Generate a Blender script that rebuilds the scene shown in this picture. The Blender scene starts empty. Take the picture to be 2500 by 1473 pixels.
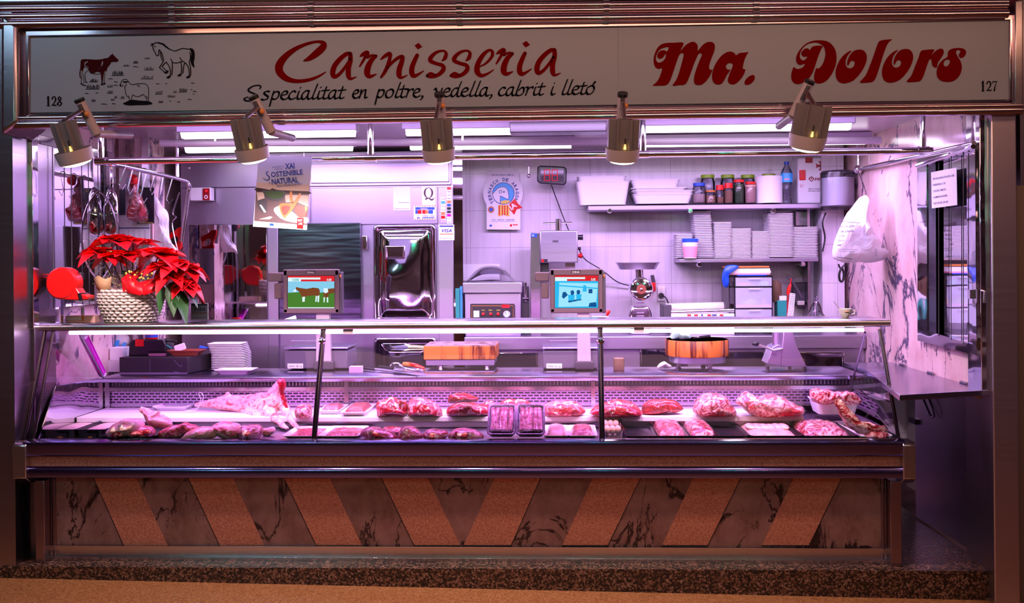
import bpy, bmesh, math, random
from mathutils import Vector, Matrix, noise
random.seed(7)
PI=math.pi
# ---------------------------------------------------------------- camera maths (2500 x 1473 frame)
F=2450.0; PCX,PCY=1250.0,640.0; TH=math.radians(2.387); PH=.0083; CZ=1.55
R0=Vector((math.cos(TH),math.sin(TH),0)); FW=Vector((-math.sin(TH),math.cos(TH),0)); UP=Vector((0,0,1))
CR=R0*math.cos(PH)-UP*math.sin(PH); CU=UP*math.cos(PH)+R0*math.sin(PH)
CAM=Vector((0,0,CZ))
def ray(px,py): return CR*((px-PCX)/F)-CU*((py-PCY)/F)+FW
def P(px,py,Y):
    d=ray(px,py); return CAM+d*(Y/d.y)
def G(px,py,Z):
    d=ray(px,py); return CAM+d*((Z-CZ)/d.z)
def SX(px,py,X):
    d=ray(px,py); return CAM+d*(X/d.x)
def pxm(Y): return Y/F           # metres per pixel at depth Y
scene=bpy.context.scene; COL=scene.collection
# ---------------------------------------------------------------- materials
M={}
def newmat(name):
    m=bpy.data.materials.new(name); m.use_nodes=True; nt=m.node_tree
    return m,nt,nt.nodes['Principled BSDF']
def c4(c): return (c[0],c[1],c[2],1)
def pm(name,col,rough=.5,metal=0,coat=0,spec=.5,sub=0,alpha=1,emit=None,es=0,trans=0):
    m,nt,b=newmat(name)
    b.inputs['Base Color'].default_value=c4(col); b.inputs['Roughness'].default_value=rough
    b.inputs['Metallic'].default_value=metal; b.inputs['Coat Weight'].default_value=coat
    b.inputs['Coat Roughness'].default_value=.12
    b.inputs['Specular IOR Level'].default_value=spec
    b.inputs['Alpha'].default_value=alpha; b.inputs['Transmission Weight'].default_value=trans
    if emit: b.inputs['Emission Color'].default_value=c4(emit); b.inputs['Emission Strength'].default_value=es
    M[name]=m; return m
def em(name,col,s):
    m=bpy.data.materials.new(name); m.use_nodes=True; nt=m.node_tree; nt.nodes.clear()
    e=nt.nodes.new('ShaderNodeEmission'); o=nt.nodes.new('ShaderNodeOutputMaterial')
    e.inputs[0].default_value=c4(col); e.inputs[1].default_value=s; nt.links.new(e.outputs[0],o.inputs[0]); M[name]=m; return m
def N(nt,t,**k):
    n=nt.nodes.new(t)
    for a,v in k.items():
        if a in ('ins',):
            for i,x in v.items(): n.inputs[i].default_value=x
        else: setattr(n,a,v)
    return n
def coords(nt,scale=(1,1,1),rot=(0,0,0),obj=False):
    if obj:
        g=N(nt,'ShaderNodeTexCoord'); s=g.outputs['Object']
    else:
        g=N(nt,'ShaderNodeNewGeometry'); s=g.outputs['Position']
    mp=N(nt,'ShaderNodeMapping'); mp.inputs['Scale'].default_value=scale; mp.inputs['Rotation'].default_value=rot
    nt.links.new(s,mp.inputs[0]); return mp.outputs[0]
def ramp(nt,fac,stops,mode='LINEAR'):
    r=N(nt,'ShaderNodeValToRGB'); r.color_ramp.interpolation=mode
    e=r.color_ramp.elements
    while len(e)<len(stops): e.new(.5)
    for i,(p,c) in enumerate(stops): e[i].position=p; e[i].color=c4(c)
    nt.links.new(fac,r.inputs[0]); return r.outputs[0]
def bump(nt,b,h,s=.3,d=.01):
    n=N(nt,'ShaderNodeBump'); n.inputs['Strength'].default_value=s; n.inputs['Distance'].default_value=d
    nt.links.new(h,n.inputs['Height']); nt.links.new(n.outputs[0],b.inputs['Normal']); return n
def steel(name,col=(.62,.58,.63),rough=.22,wave=0,ws=(2,2,2),grain=(3,3,60),gs=.03):
    m,nt,b=newmat(name); b.inputs['Base Color'].default_value=c4(col); b.inputs['Metallic'].default_value=1
    n=N(nt,'ShaderNodeTexNoise',ins={'Scale':1,'Detail':3}); nt.links.new(coords(nt,grain),n.inputs['Vector'])
    mr=N(nt,'ShaderNodeMapRange',ins={'To Min':rough*.85,'To Max':rough*1.2}); nt.links.new(n.outputs[0],mr.inputs[0]); nt.links.new(mr.outputs[0],b.inputs['Roughness'])
    if wave:
        w=N(nt,'ShaderNodeTexNoise',ins={'Scale':1,'Detail':1}); nt.links.new(coords(nt,ws),w.inputs['Vector'])
        bump(nt,b,w.outputs[0],wave,.05)
    M[name]=m; return m
steel('steel'); steel('steel_dark',(.38,.33,.38),.25); steel('steel_wavy',(.7,.66,.72),.06,.25,(3,3,5))
steel('steel_door',(.62,.52,.6),.32)
steel('chrome',(.85,.82,.87),.07,0); steel('mirror',(.74,.72,.76),.03,.04,(2,2,2)); steel('steel_brush',(.46,.41,.52),.36)
steel('steel_front',(.36,.27,.33),.24,.25,(1.0,1.5,1.3))
steel('steel_bumper',(.17,.14,.36),.14)
steel('dark_mirror',(.10,.10,.135),.2,.04,(3,3,26))
steel('embossed',(.6,.57,.66),.05,.35,(3,3,3))
def meat(name,stops,scale=14,det=6,dist=1.4,rough=.32,st=(1,1,1)):
    m,nt,b=newmat(name); c=coords(nt,st,obj=False)
    n=N(nt,'ShaderNodeTexNoise',ins={'Scale':scale,'Detail':det,'Distortion':dist,'Roughness':.62}); nt.links.new(c,n.inputs['Vector'])
    nt.links.new(ramp(nt,n.outputs[0],stops),b.inputs['Base Color'])
    b.inputs['Roughness'].default_value=rough; b.inputs['Coat Weight'].default_value=.5; b.inputs['Coat Roughness'].default_value=.1
    n2=N(nt,'ShaderNodeTexNoise',ins={'Scale':scale*3,'Detail':4}); nt.links.new(c,n2.inputs['Vector']); bump(nt,b,n2.outputs[0],.5,.008)
    M[name]=m; return m
RD=(.42,.008,.02); DR=(.2,.004,.012); FT=(.76,.46,.47); PK=(.62,.17,.19)
meat('beef',[(.40,DR),(.50,RD),(.555,(.45,.02,.04)),(.575,FT),(.7,(.85,.6,.58))],14,7,2.2)
meat('beef_red',[(.38,(.12,.0,.006)),(.5,(.34,.004,.012)),(.60,(.42,.015,.03)),(.64,FT)],14,7,2.5)
meat('fatty',[(.40,DR),(.475,(.4,.015,.03)),(.50,(.62,.2,.22)),(.56,FT),(.7,(.85,.6,.58))],18,7,2.4)
meat('veal',[(.40,(.3,.012,.02)),(.48,(.5,.07,.09)),(.54,PK),(.62,FT)],16,7,2.2)
meat('pale',[(.33,(.72,.28,.22)),(.5,(.85,.5,.42)),(.66,(.9,.66,.6))],20)
meat('mince',[(.4,(.26,.006,.02)),(.52,(.5,.08,.1)),(.62,(.78,.42,.45))],45,4,1)
meat('lamb',[(.32,(.45,.04,.04)),(.41,(.7,.26,.24)),(.48,(.82,.5,.44)),(.6,(.88,.66,.6))],13,7,2.4,.35,(1,1,1.8))
meat('sausage',[(.3,(.3,.02,.02)),(.6,(.5,.09,.08))],30)
def marble(name,base,base2,vein,sc=2.2,w=.035,rough=.16,seed=0,hi=None):
    m,nt,b=newmat(name); c=coords(nt,(sc,sc,sc*.62),(0,.35,0))
    off=N(nt,'ShaderNodeVectorMath',operation='ADD'); off.inputs[1].default_value=(seed,seed*.7,0); nt.links.new(c,off.inputs[0]); c=off.outputs[0]
    n=N(nt,'ShaderNodeTexNoise',ins={'Scale':1.0,'Detail':7,'Roughness':.62,'Distortion':.9}); nt.links.new(c,n.inputs['Vector'])
    s=N(nt,'ShaderNodeMath',operation='SUBTRACT'); s.inputs[1].default_value=.5; nt.links.new(n.outputs[0],s.inputs[0])
    a=N(nt,'ShaderNodeMath',operation='ABSOLUTE'); nt.links.new(s.outputs[0],a.inputs[0])
    n3=N(nt,'ShaderNodeTexNoise',ins={'Scale':1.3,'Detail':3}); nt.links.new(c,n3.inputs['Vector'])
    wd=N(nt,'ShaderNodeMapRange',ins={'From Min':.42,'From Max':.72,'To Min':.001,'To Max':w}); nt.links.new(n3.outputs[0],wd.inputs[0])
    dv=N(nt,'ShaderNodeMath',operation='DIVIDE'); nt.links.new(a.outputs[0],dv.inputs[0]); nt.links.new(wd.outputs[0],dv.inputs[1])
    f=N(nt,'ShaderNodeMapRange',ins={'From Min':.3,'From Max':1.3,'To Min':1,'To Max':0}); nt.links.new(dv.outputs[0],f.inputs[0])
    n2=N(nt,'ShaderNodeTexNoise',ins={'Scale':3.1,'Detail':6,'Roughness':.7}); nt.links.new(c,n2.inputs['Vector'])
    bc=ramp(nt,n2.outputs[0],[(.35,base2),(.6,base)])
    mx=N(nt,'ShaderNodeMix',data_type='RGBA'); nt.links.new(f.outputs[0],mx.inputs[0]); nt.links.new(bc,mx.inputs[6]); mx.inputs[7].default_value=c4(vein)
    nt.links.new(mx.outputs[2],b.inputs['Base Color']); b.inputs['Roughness'].default_value=rough; M[name]=m; return m
marble('marble_wall',(.80,.58,.56),(.66,.42,.40),(.08,.06,.12),2.0,.05,.2,1.3)
marble('marble_base',(.40,.23,.24),(.24,.12,.12),(.03,.015,.02),2.6,.045,.15,7.1)
def granite(name,cols,sc,rough=.3):
    m,nt,b=newmat(name); v=N(nt,'ShaderNodeTexVoronoi',ins={'Scale':sc}); nt.links.new(coords(nt),v.inputs['Vector'])
    n=N(nt,'ShaderNodeTexNoise',ins={'Scale':sc*.9,'Detail':5}); nt.links.new(coords(nt),n.inputs['Vector'])
    sp=N(nt,'ShaderNodeSeparateColor'); nt.links.new(v.outputs['Color'],sp.inputs[0])
    a=N(nt,'ShaderNodeMath',operation='MULTIPLY_ADD'); a.inputs[1].default_value=.5; nt.links.new(sp.outputs[0],a.inputs[0])
    h=N(nt,'ShaderNodeMath',operation='MULTIPLY'); h.inputs[1].default_value=.5; nt.links.new(n.outputs[0],h.inputs[0]); nt.links.new(h.outputs[0],a.inputs[2])
    nt.links.new(ramp(nt,a.outputs[0],cols),b.inputs['Base Color']); b.inputs['Roughness'].default_value=rough; M[name]=m
granite('granite_tile',[(.2,(.44,.15,.11)),(.5,(.68,.27,.2)),(.8,(.8,.42,.33))],230,.35)
granite('granite_plinth',[(.36,(.008,.006,.006)),(.5,(.05,.024,.016)),(.64,(.16,.07,.04)),(.8,(.26,.16,.12))],115,.25)
granite('floor_stone',[(.2,(.16,.06,.02)),(.5,(.27,.11,.035)),(.8,(.38,.18,.07))],140,.35)
def tiles(name,c1,c2,mortar,size,rough=.15):
    m,nt,b=newmat(name); g=N(nt,'ShaderNodeNewGeometry'); sp=N(nt,'ShaderNodeSeparateXYZ'); nt.links.new(g.outputs['Position'],sp.inputs[0])
    cb=N(nt,'ShaderNodeCombineXYZ'); ad=N(nt,'ShaderNodeMath',operation='ADD'); nt.links.new(sp.outputs[0],ad.inputs[0]); nt.links.new(sp.outputs[1],ad.inputs[1])
    nt.links.new(ad.outputs[0],cb.inputs[0]); nt.links.new(sp.outputs[2],cb.inputs[1])
    br=N(nt,'ShaderNodeTexBrick',offset=0,ins={'Scale':1,'Mortar Size':.0016,'Brick Width':size,'Row Height':size*.93,'Color1':c4(c1),'Color2':c4(c2),'Mortar':c4(mortar)})
    nt.links.new(cb.outputs[0],br.inputs['Vector'])
    w=N(nt,'ShaderNodeTexNoise',ins={'Scale':1,'Detail':4}); nt.links.new(coords(nt,(30,30,2)),w.inputs['Vector'])
    mx=N(nt,'ShaderNodeMix',data_type='RGBA',blend_type='MULTIPLY'); mx.inputs[0].default_value=.35
    nt.links.new(br.outputs[0],mx.inputs[6]); nt.links.new(w.outputs[0],mx.inputs[7]); nt.links.new(mx.outputs[2],b.inputs['Base Color'])
    b.inputs['Roughness'].default_value=rough; bump(nt,b,br.outputs['Fac'],-.3,.003); M[name]=m
tiles('tile',(.92,.85,.92),(.88,.81,.89),(.5,.42,.5),.297)
def wood(name,c1,c2,sc=(30,30,3)):
    m,nt,b=newmat(name); n=N(nt,'ShaderNodeTexNoise',ins={'Scale':1,'Detail':6,'Distortion':.6}); nt.links.new(coords(nt,sc),n.inputs['Vector'])
    v=N(nt,'ShaderNodeTexNoise',ins={'Scale':1,'Detail':0}); nt.links.new(coords(nt,(14,14,.1)),v.inputs['Vector'])
    a=N(nt,'ShaderNodeMath',operation='ADD'); nt.links.new(n.outputs[0],a.inputs[0]); nt.links.new(v.outputs[0],a.inputs[1])
    nt.links.new(ramp(nt,a.outputs[0],[(.84,c1),(1.12,c2)]),b.inputs['Base Color']); b.inputs['Roughness'].default_value=.4
    M[name]=m
wood('block_wood',(.12,.018,.006),(.66,.20,.035))
wood('block_top',(.16,.08,.08),(.4,.27,.26))
wood('handle_wood',(.25,.09,.03),(.5,.22,.08))
def glass(name,tint=(.97,.96,1),refl=1.0,rough=0):
    m=bpy.data.materials.new(name); m.use_nodes=True; nt=m.node_tree; nt.nodes.clear()
    t=N(nt,'ShaderNodeBsdfTransparent'); t.inputs[0].default_value=c4(tint)
    g=N(nt,'ShaderNodeBsdfGlossy'); g.inputs['Roughness'].default_value=rough
    fr=N(nt,'ShaderNodeFresnel',ins={'IOR':1.45}); ml=N(nt,'ShaderNodeMath',operation='MULTIPLY'); ml.inputs[1].default_value=refl
    mx=N(nt,'ShaderNodeMixShader'); o=N(nt,'ShaderNodeOutputMaterial')
    nt.links.new(fr.outputs[0],ml.inputs[0]); nt.links.new(ml.outputs[0],mx.inputs[0]); nt.links.new(t.outputs[0],mx.inputs[1]); nt.links.new(g.outputs[0],mx.inputs[2]); nt.links.new(mx.outputs[0],o.inputs[0]); M[name]=m
glass('glass'); glass('clear_plastic',(.88,.88,.93),1.4,.12); glass('smoke_plastic',(.80,.80,.88),1.4,.12)
pm('frosted',(.75,.78,.95),.25,alpha=.38)
def film(name,tr=.72):
    m=bpy.data.materials.new(name); m.use_nodes=True; nt=m.node_tree; nt.nodes.clear()
    t=N(nt,'ShaderNodeBsdfTransparent'); g=N(nt,'ShaderNodeBsdfGlossy'); g.inputs['Roughness'].default_value=.1
    n=N(nt,'ShaderNodeTexNoise',ins={'Scale':28,'Detail':4,'Distortion':2}); nt.links.new(coords(nt,(1,1,1)),n.inputs['Vector'])
    bp=N(nt,'ShaderNodeBump',ins={'Strength':1,'Distance':.02}); nt.links.new(n.outputs[0],bp.inputs['Height']); nt.links.new(bp.outputs[0],g.inputs['Normal'])
    mx=N(nt,'ShaderNodeMixShader'); mx.inputs[0].default_value=1-tr; o=N(nt,'ShaderNodeOutputMaterial')
    nt.links.new(t.outputs[0],mx.inputs[1]); nt.links.new(g.outputs[0],mx.inputs[2]); nt.links.new(mx.outputs[0],o.inputs[0]); M[name]=m
film('film',.9)
m,nt,b=newmat('bag'); b.inputs['Base Color'].default_value=(.9,.88,.93,1); b.inputs['Roughness'].default_value=.3; b.inputs['Alpha'].default_value=.86; b.inputs['Subsurface Weight'].default_value=.2
n=N(nt,'ShaderNodeTexNoise',ins={'Scale':11,'Detail':4,'Distortion':1.5}); nt.links.new(coords(nt,(1,1,.5)),n.inputs['Vector']); bump(nt,b,n.outputs[0],.8,.03); M['bag']=m
for nm,c,r in [('white_plastic',(.86,.84,.88),.35),('white_paper',(.88,.87,.9),.6),('black_plastic',(.012,.011,.014),.25),('black_rubber',(.02,.018,.02),.6),
  ('grey_plastic',(.13,.11,.16),.4),('dark_grey',(.07,.06,.075),.4),('brown_plastic',(.13,.075,.08),.4),('red_plastic',(.75,.01,.01),.2),('dark_red',(.3,.0,.004),.35),
  ('sign_red',(.10,.0,.0),.9),('ink',(.012,.01,.02),.4),('ink_soft',(.25,.22,.3),.5),('blue',(.01,.08,.55),.35),('sky_blue',(.05,.42,.85),.4),('navy',(.02,.03,.22),.4),('orange',(.62,.2,.04),.4),
  ('yellow',(.85,.62,.08),.4),('green',(.02,.3,.05),.4),('lime',(.32,.55,.02),.35),('teal',(.02,.32,.28),.4),('magenta',(.5,.0,.4),.25),('pink',(.85,.35,.45),.5),
  ('cream',(.75,.68,.6),.4),('lamp_body',(.17,.145,.17),.45),('lamp_ring',(.5,.42,.48),.4),('caseblack',(.02,.016,.02),.5),('poly',(.88,.85,.88),.35),
  ('petal',(.85,.004,.012),.45),('petal2',(.6,.002,.01),.45),('leaf',(.025,.09,.02),.4),('leaf_light',(.16,.22,.05),.45),('straw',(.55,.40,.2),.6),('twig',(.12,.06,.03),.7),('wicker',(.72,.6,.52),.5),
  ('kraft',(.5,.3,.15),.6),('ceil',(.5,.42,.52),.3),('brown_red',(.28,.06,.035),.35),('salmon',(.8,.45,.38),.6),('cow_brown',(.3,.1,.03),.6),('maroon',(.05,.008,.012),.5),('aqua',(.1,.65,.75),.4),('grey_liquid',(.3,.26,.26),.6),
  ('spice',(.42,.22,.12),.8),('spice_pink',(.75,.42,.36),.8),('herb',(.07,.12,.05),.9),('cloth',(.75,.74,.8),.9),('bluegreen',(.35,.6,.5),.8),('sand',(.68,.5,.42),.6),('white_board',(.84,.82,.9),.4),('screen_off',(.03,.015,.02),.1),('tan_wall',(.2,.14,.12),.5),('poster_paper',(.55,.56,.66),.6),('bronze',(.22,.13,.08),.3),('grey_led',(.12,.005,.01),.4)]: pm(nm,c,r)
m,nt,b=newmat('apron_cloth'); b.inputs['Base Color'].default_value=(.8,.78,.85,1); b.inputs['Roughness'].default_value=.8
n=N(nt,'ShaderNodeTexNoise',ins={'Scale':6,'Detail':3,'Distortion':1}); nt.links.new(coords(nt,(1,1,.4)),n.inputs['Vector']); bump(nt,b,n.outputs[0],1,.05); M['apron_cloth']=m
m,nt,b=newmat('sign_panel'); b.inputs['Base Color'].default_value=(.27,.28,.35,1); b.inputs['Roughness'].default_value=.3; b.inputs['Specular IOR Level'].default_value=.25; M['sign_panel']=m
pm('sign_red',(.15,0,0),.9,spec=.05); pm('sign_maroon',(.04,.003,.006),.9,spec=.05); pm('sign_ink',(.006,.005,.01),.9,spec=.05); steel('rail_chrome',(.62,.47,.54),.12); steel('chrome_dark',(.10,.085,.11),.12); steel('steel_table',(.36,.31,.46),.22)
# perforated panel (slots)
m,nt,b=newmat('slotted'); g=N(nt,'ShaderNodeNewGeometry'); sp=N(nt,'ShaderNodeSeparateXYZ'); nt.links.new(g.outputs['Position'],sp.inputs[0]); cb=N(nt,'ShaderNodeCombineXYZ'); nt.links.new(sp.outputs[0],cb.inputs[0]); nt.links.new(sp.outputs[2],cb.inputs[1])
br=N(nt,'ShaderNodeTexBrick',offset=.5,ins={'Scale':1,'Mortar Size':.0042,'Mortar Smooth':0.0,'Brick Width':.036,'Row Height':.0165,'Color1':(.008,.006,.01,1),'Color2':(.008,.006,.01,1),'Mortar':(.66,.42,.72,1)}); nt.links.new(cb.outputs[0],br.inputs['Vector'])
nt.links.new(br.outputs[0],b.inputs['Base Color']); nt.links.new(br.outputs['Fac'],b.inputs['Metallic']); b.inputs['Roughness'].default_value=.35; M['slotted']=m
em('tube_light',(1,.86,1),6); em('case_tube',(1,.7,1),7); em('lamp_glow',(1,.86,.5),9); em('amber_glow',(1,.55,.08),6)
em('led_red',(1,.02,.05),.9); em('screen_white',(.75,.95,1),1.0); em('screen_cyan',(.03,.5,.9),1.0); em('screen_sky',(.25,.62,.85),1.0); em('screen_green',(.07,.22,.03),1.0); em('screen_red',(.75,.02,.03),1.0)
em('screen_brown',(.2,.06,.02),1.0); em('screen_navy',(.01,.09,.3),1.0); em('screen_pale',(.35,.8,1),1.0); em('screen_teal',(.0,.35,.4),1.0)
# ---------------------------------------------------------------- mesh builder
class MB:
    def __init__(s): s.v=[]; s.f=[]
    def add(s,vs,fs):
        o=len(s.v); s.v+= [tuple(v) for v in vs]; s.f+=[tuple(i+o for i in f) for f in fs]; return s
    def box(s,x0,x1,y0,y1,z0,z1):
        return s.add([(x0,y0,z0),(x1,y0,z0),(x1,y1,z0),(x0,y1,z0),(x0,y0,z1),(x1,y0,z1),(x1,y1,z1),(x0,y1,z1)],[(0,3,2,1),(4,5,6,7),(0,1,5,4),(1,2,6,5),(2,3,7,6),(3,0,4,7)])
    def pbox(s,px0,py0,px1,py1,Y,d=.02):   # box whose front face fills a photo rectangle at depth Y
        a=P(px0,(py0+py1)/2,Y); b=P(px1,(py0+py1)/2,Y); t=P((px0+px1)/2,py0,Y); u=P((px0+px1)/2,py1,Y)
        return s.box(a.x,b.x,Y,Y+d,u.z,t.z)
    def prism(s,pts,ax,a,b):     # 2D polygon extruded along axis
        def mk(p,t): return {'x':(t,p[0],p[1]),'y':(p[0],t,p[1]),'z':(p[0],p[1],t)}[ax]
        n=len(pts); return s.add([mk(p,a) for p in pts]+[mk(p,b) for p in pts],[tuple(range(n))[::-1],tuple(range(n,2*n))]+[(i,(i+1)%n,n+(i+1)%n,n+i) for i in range(n)])
    def hexa(s,front,back):      # two quads -> solid
        return s.add(list(front)+list(back),[(0,1,2,3),(7,6,5,4)]+[((i+1)%4,i,4+i,4+(i+1)%4) for i in range(4)])
    def tube(s,path,r,n=10,closed=False,cap=True,flat=1):
        path=[Vector(p) for p in path]; m=len(path); rr=r if isinstance(r,(list,tuple)) else [r]*m
        vs=[];fs=[]; ref=None
        for i,p in enumerate(path):
            a=path[i-1] if (i>0 or closed) else p; b=path[(i+1)%m] if (i<m-1 or closed) else p
            t=(b-a).normalized() if (b-a).length>1e-9 else Vector((0,0,1))
            if ref is None: ref=Vector((0,0,1)) if abs(t.z)<.9 else Vector((1,0,0))
            u=t.cross(ref); 
            if u.length<1e-5: u=t.cross(Vector((0,1,0)))
            u.normalize(); w=u.cross(t); ref=w
            for k in range(n):
                q=2*PI*k/n; vs.append(p+u*math.cos(q)*rr[i]+w*math.sin(q)*rr[i]*flat)
        for i in range(m if closed else m-1):
            for k in range(n):
                j=(i+1)%m; fs.append((i*n+k,i*n+(k+1)%n,j*n+(k+1)%n,j*n+k))
        if cap and not closed: fs+= [tuple(range(n))[::-1],tuple(range((m-1)*n,m*n))]
        return s.add(vs,fs)
    def lathe(s,prof,c,n=24,ax='z',sx=1,sy=1,a0=0,a1=2*PI):    # prof: (r,h)
        full=abs(a1-a0-2*PI)<1e-6; m=n if full else n+1; vs=[];fs=[]
        for r,h in prof:
            for k in range(m):
                q=a0+(a1-a0)*k/n; x=r*math.cos(q)*sx; y=r*math.sin(q)*sy
                v={'z':(x,y,h),'y':(x,h,y),'x':(h,x,y)}[ax]; vs.append((v[0]+c[0],v[1]+c[1],v[2]+c[2]))
        for i in range(len(prof)-1):
            for k in range(m if full else m-1):
                j=(k+1)%m; fs.append((i*m+k,i*m+j,(i+1)*m+j,(i+1)*m+k))
        if full:
            if prof[0][0]>1e-6: fs.append(tuple(range(m))[::-1])
            if prof[-1][0]>1e-6: fs.append(tuple(range((len(prof)-1)*m,len(prof)*m)))
        return s.add(vs,fs)
    def ell(s,c,r,n=14,k=9):
        pr=[(math.sin(PI*i/k)*1.0,-math.cos(PI*i/k)) for i in range(k+1)]
        o=len(s.v); s.lathe(pr,(0,0,0),n)
        for i in range(o,len(s.v)):
            x,y,z=s.v[i]; s.v[i]=(x*r[0]+c[0],y*r[1]+c[1],z*r[2]+c[2])
        return s
    def rot(s,o,ang,axis,c):
        mt=Matrix.Rotation(ang,3,axis); c=Vector(c)
        for i in range(o,len(s.v)): s.v[i]=tuple(mt@(Vector(s.v[i])-c)+c)
        return s
    def inflate(s,outline,Y,d,back=.6,rings=6,nz=.004,ns=18,zmin=None,Yf=None,grow=None):
        # closed photo outline at depth Y puffed into a solid
        pts=smooth([(x,y) for x,y in outline],4); cx=sum(p[0] for p in pts)/len(pts); cy=sum(p[1] for p in pts)/len(pts); n=len(pts); vs=[]; fs=[]
        sd=random.random()*50
        def ring(t,sgn):
            for x,y in pts:
                q=P(cx+(x-cx)*t,cy+(y-cy)*t,Y); dd=d*math.sqrt(max(0,1-t*t))*(1 if sgn<0 else back); nn=noise.noise(Vector((q.x*ns+sd,q.z*ns,sgn*2)))*nz*(1.5 if sgn<0 else 1)
                z=q.z+nn; 
                if zmin is not None: z=max(z,zmin)
                vs.append((q.x+nn*.5,Y+sgn*(dd+nn*2*(1-t*.5)),z))
        ts=[1,.96,.88,.74,.54,.28,.02]
        for t in ts[::-1]: ring(t,-1)
        for t in ts[1:]: ring(t,1)
        m=2*len(ts)-1
        for i in range(m-1):
            for k in range(n): fs.append((i*n+k,i*n+(k+1)%n,(i+1)*n+(k+1)%n,(i+1)*n+k))
        fs+=[tuple(range(n))[::-1],tuple(range((m-1)*n,m*n))]
        return s.add(vs,fs)
    def build(s,name,mat,parent=None,bev=0,sub=0,ang=35,seg=2,smooth_=True,loc=None):
        me=bpy.data.meshes.new(name)
        L=Vector(parent['_L']) if parent is not None and '_L' in parent else Vector((0,0,0))
        if loc is not None: L=Vector(loc)
        me.from_pydata([(v[0]-L.x,v[1]-L.y,v[2]-L.z) for v in s.v],[],s.f); me.validate(); me.update()
        bm=bmesh.new(); bm.from_mesh(me); bmesh.ops.recalc_face_normals(bm,faces=bm.faces); bm.to_mesh(me); bm.free()
        if smooth_:
            me.shade_smooth(); me.set_sharp_from_angle(angle=math.radians(ang))
        me.materials.append(M[mat] if isinstance(mat,str) else mat)
        o=bpy.data.objects.new(name,me); COL.objects.link(o)
        if parent is not None: o.parent=parent; o['_L']=tuple(L)
        else: o.location=L; o['_L']=tuple(L)
        if parent is not None and parent.type=='MESH' and parent.parent is None: pass
        if bev: b=o.modifiers.new('b','BEVEL'); b.width=bev; b.segments=seg; b.limit_method='ANGLE'; b.angle_limit=math.radians(30); b.harden_normals=False
        if sub: b=o.modifiers.new('s','SUBSURF'); b.levels=sub; b.render_levels=sub
        return o
def smooth(pts,k=4,closed=True):
    n=len(pts); out=[]; D=len(pts[0])
    rng=range(n) if closed else range(n-1)
    for i in rng:
        g=(lambda j: pts[j%n]) if closed else (lambda j: pts[max(0,min(n-1,j))])
        a,b,c,d=g(i-1),g(i),g(i+1),g(i+2)
        for t in range(k):
            u=t/k; out.append(tuple(.5*((2*b[q])+(-a[q]+c[q])*u+(2*a[q]-5*b[q]+4*c[q]-d[q])*u*u+(-a[q]+3*b[q]-3*c[q]+d[q])*u**3) for q in range(D)))
    if not closed: out.append(tuple(pts[-1]))
    return out
def root(name,loc,label,cat,group=None):
    o=bpy.data.objects.new(name,None); COL.objects.link(o); o.location=loc; o.empty_display_size=.05; o['_L']=tuple(loc)
    return tag(o,label,cat,group)
def tag(o,label,cat,group=None,kind=None):
    if label: o['label']=label
    if cat: o['category']=cat
    if group: o['group']=group
    if kind: o['kind']=kind
    return o
def struct(o): o['kind']='structure'; return o
def lab(o,l): o['label']=l; return o
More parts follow.
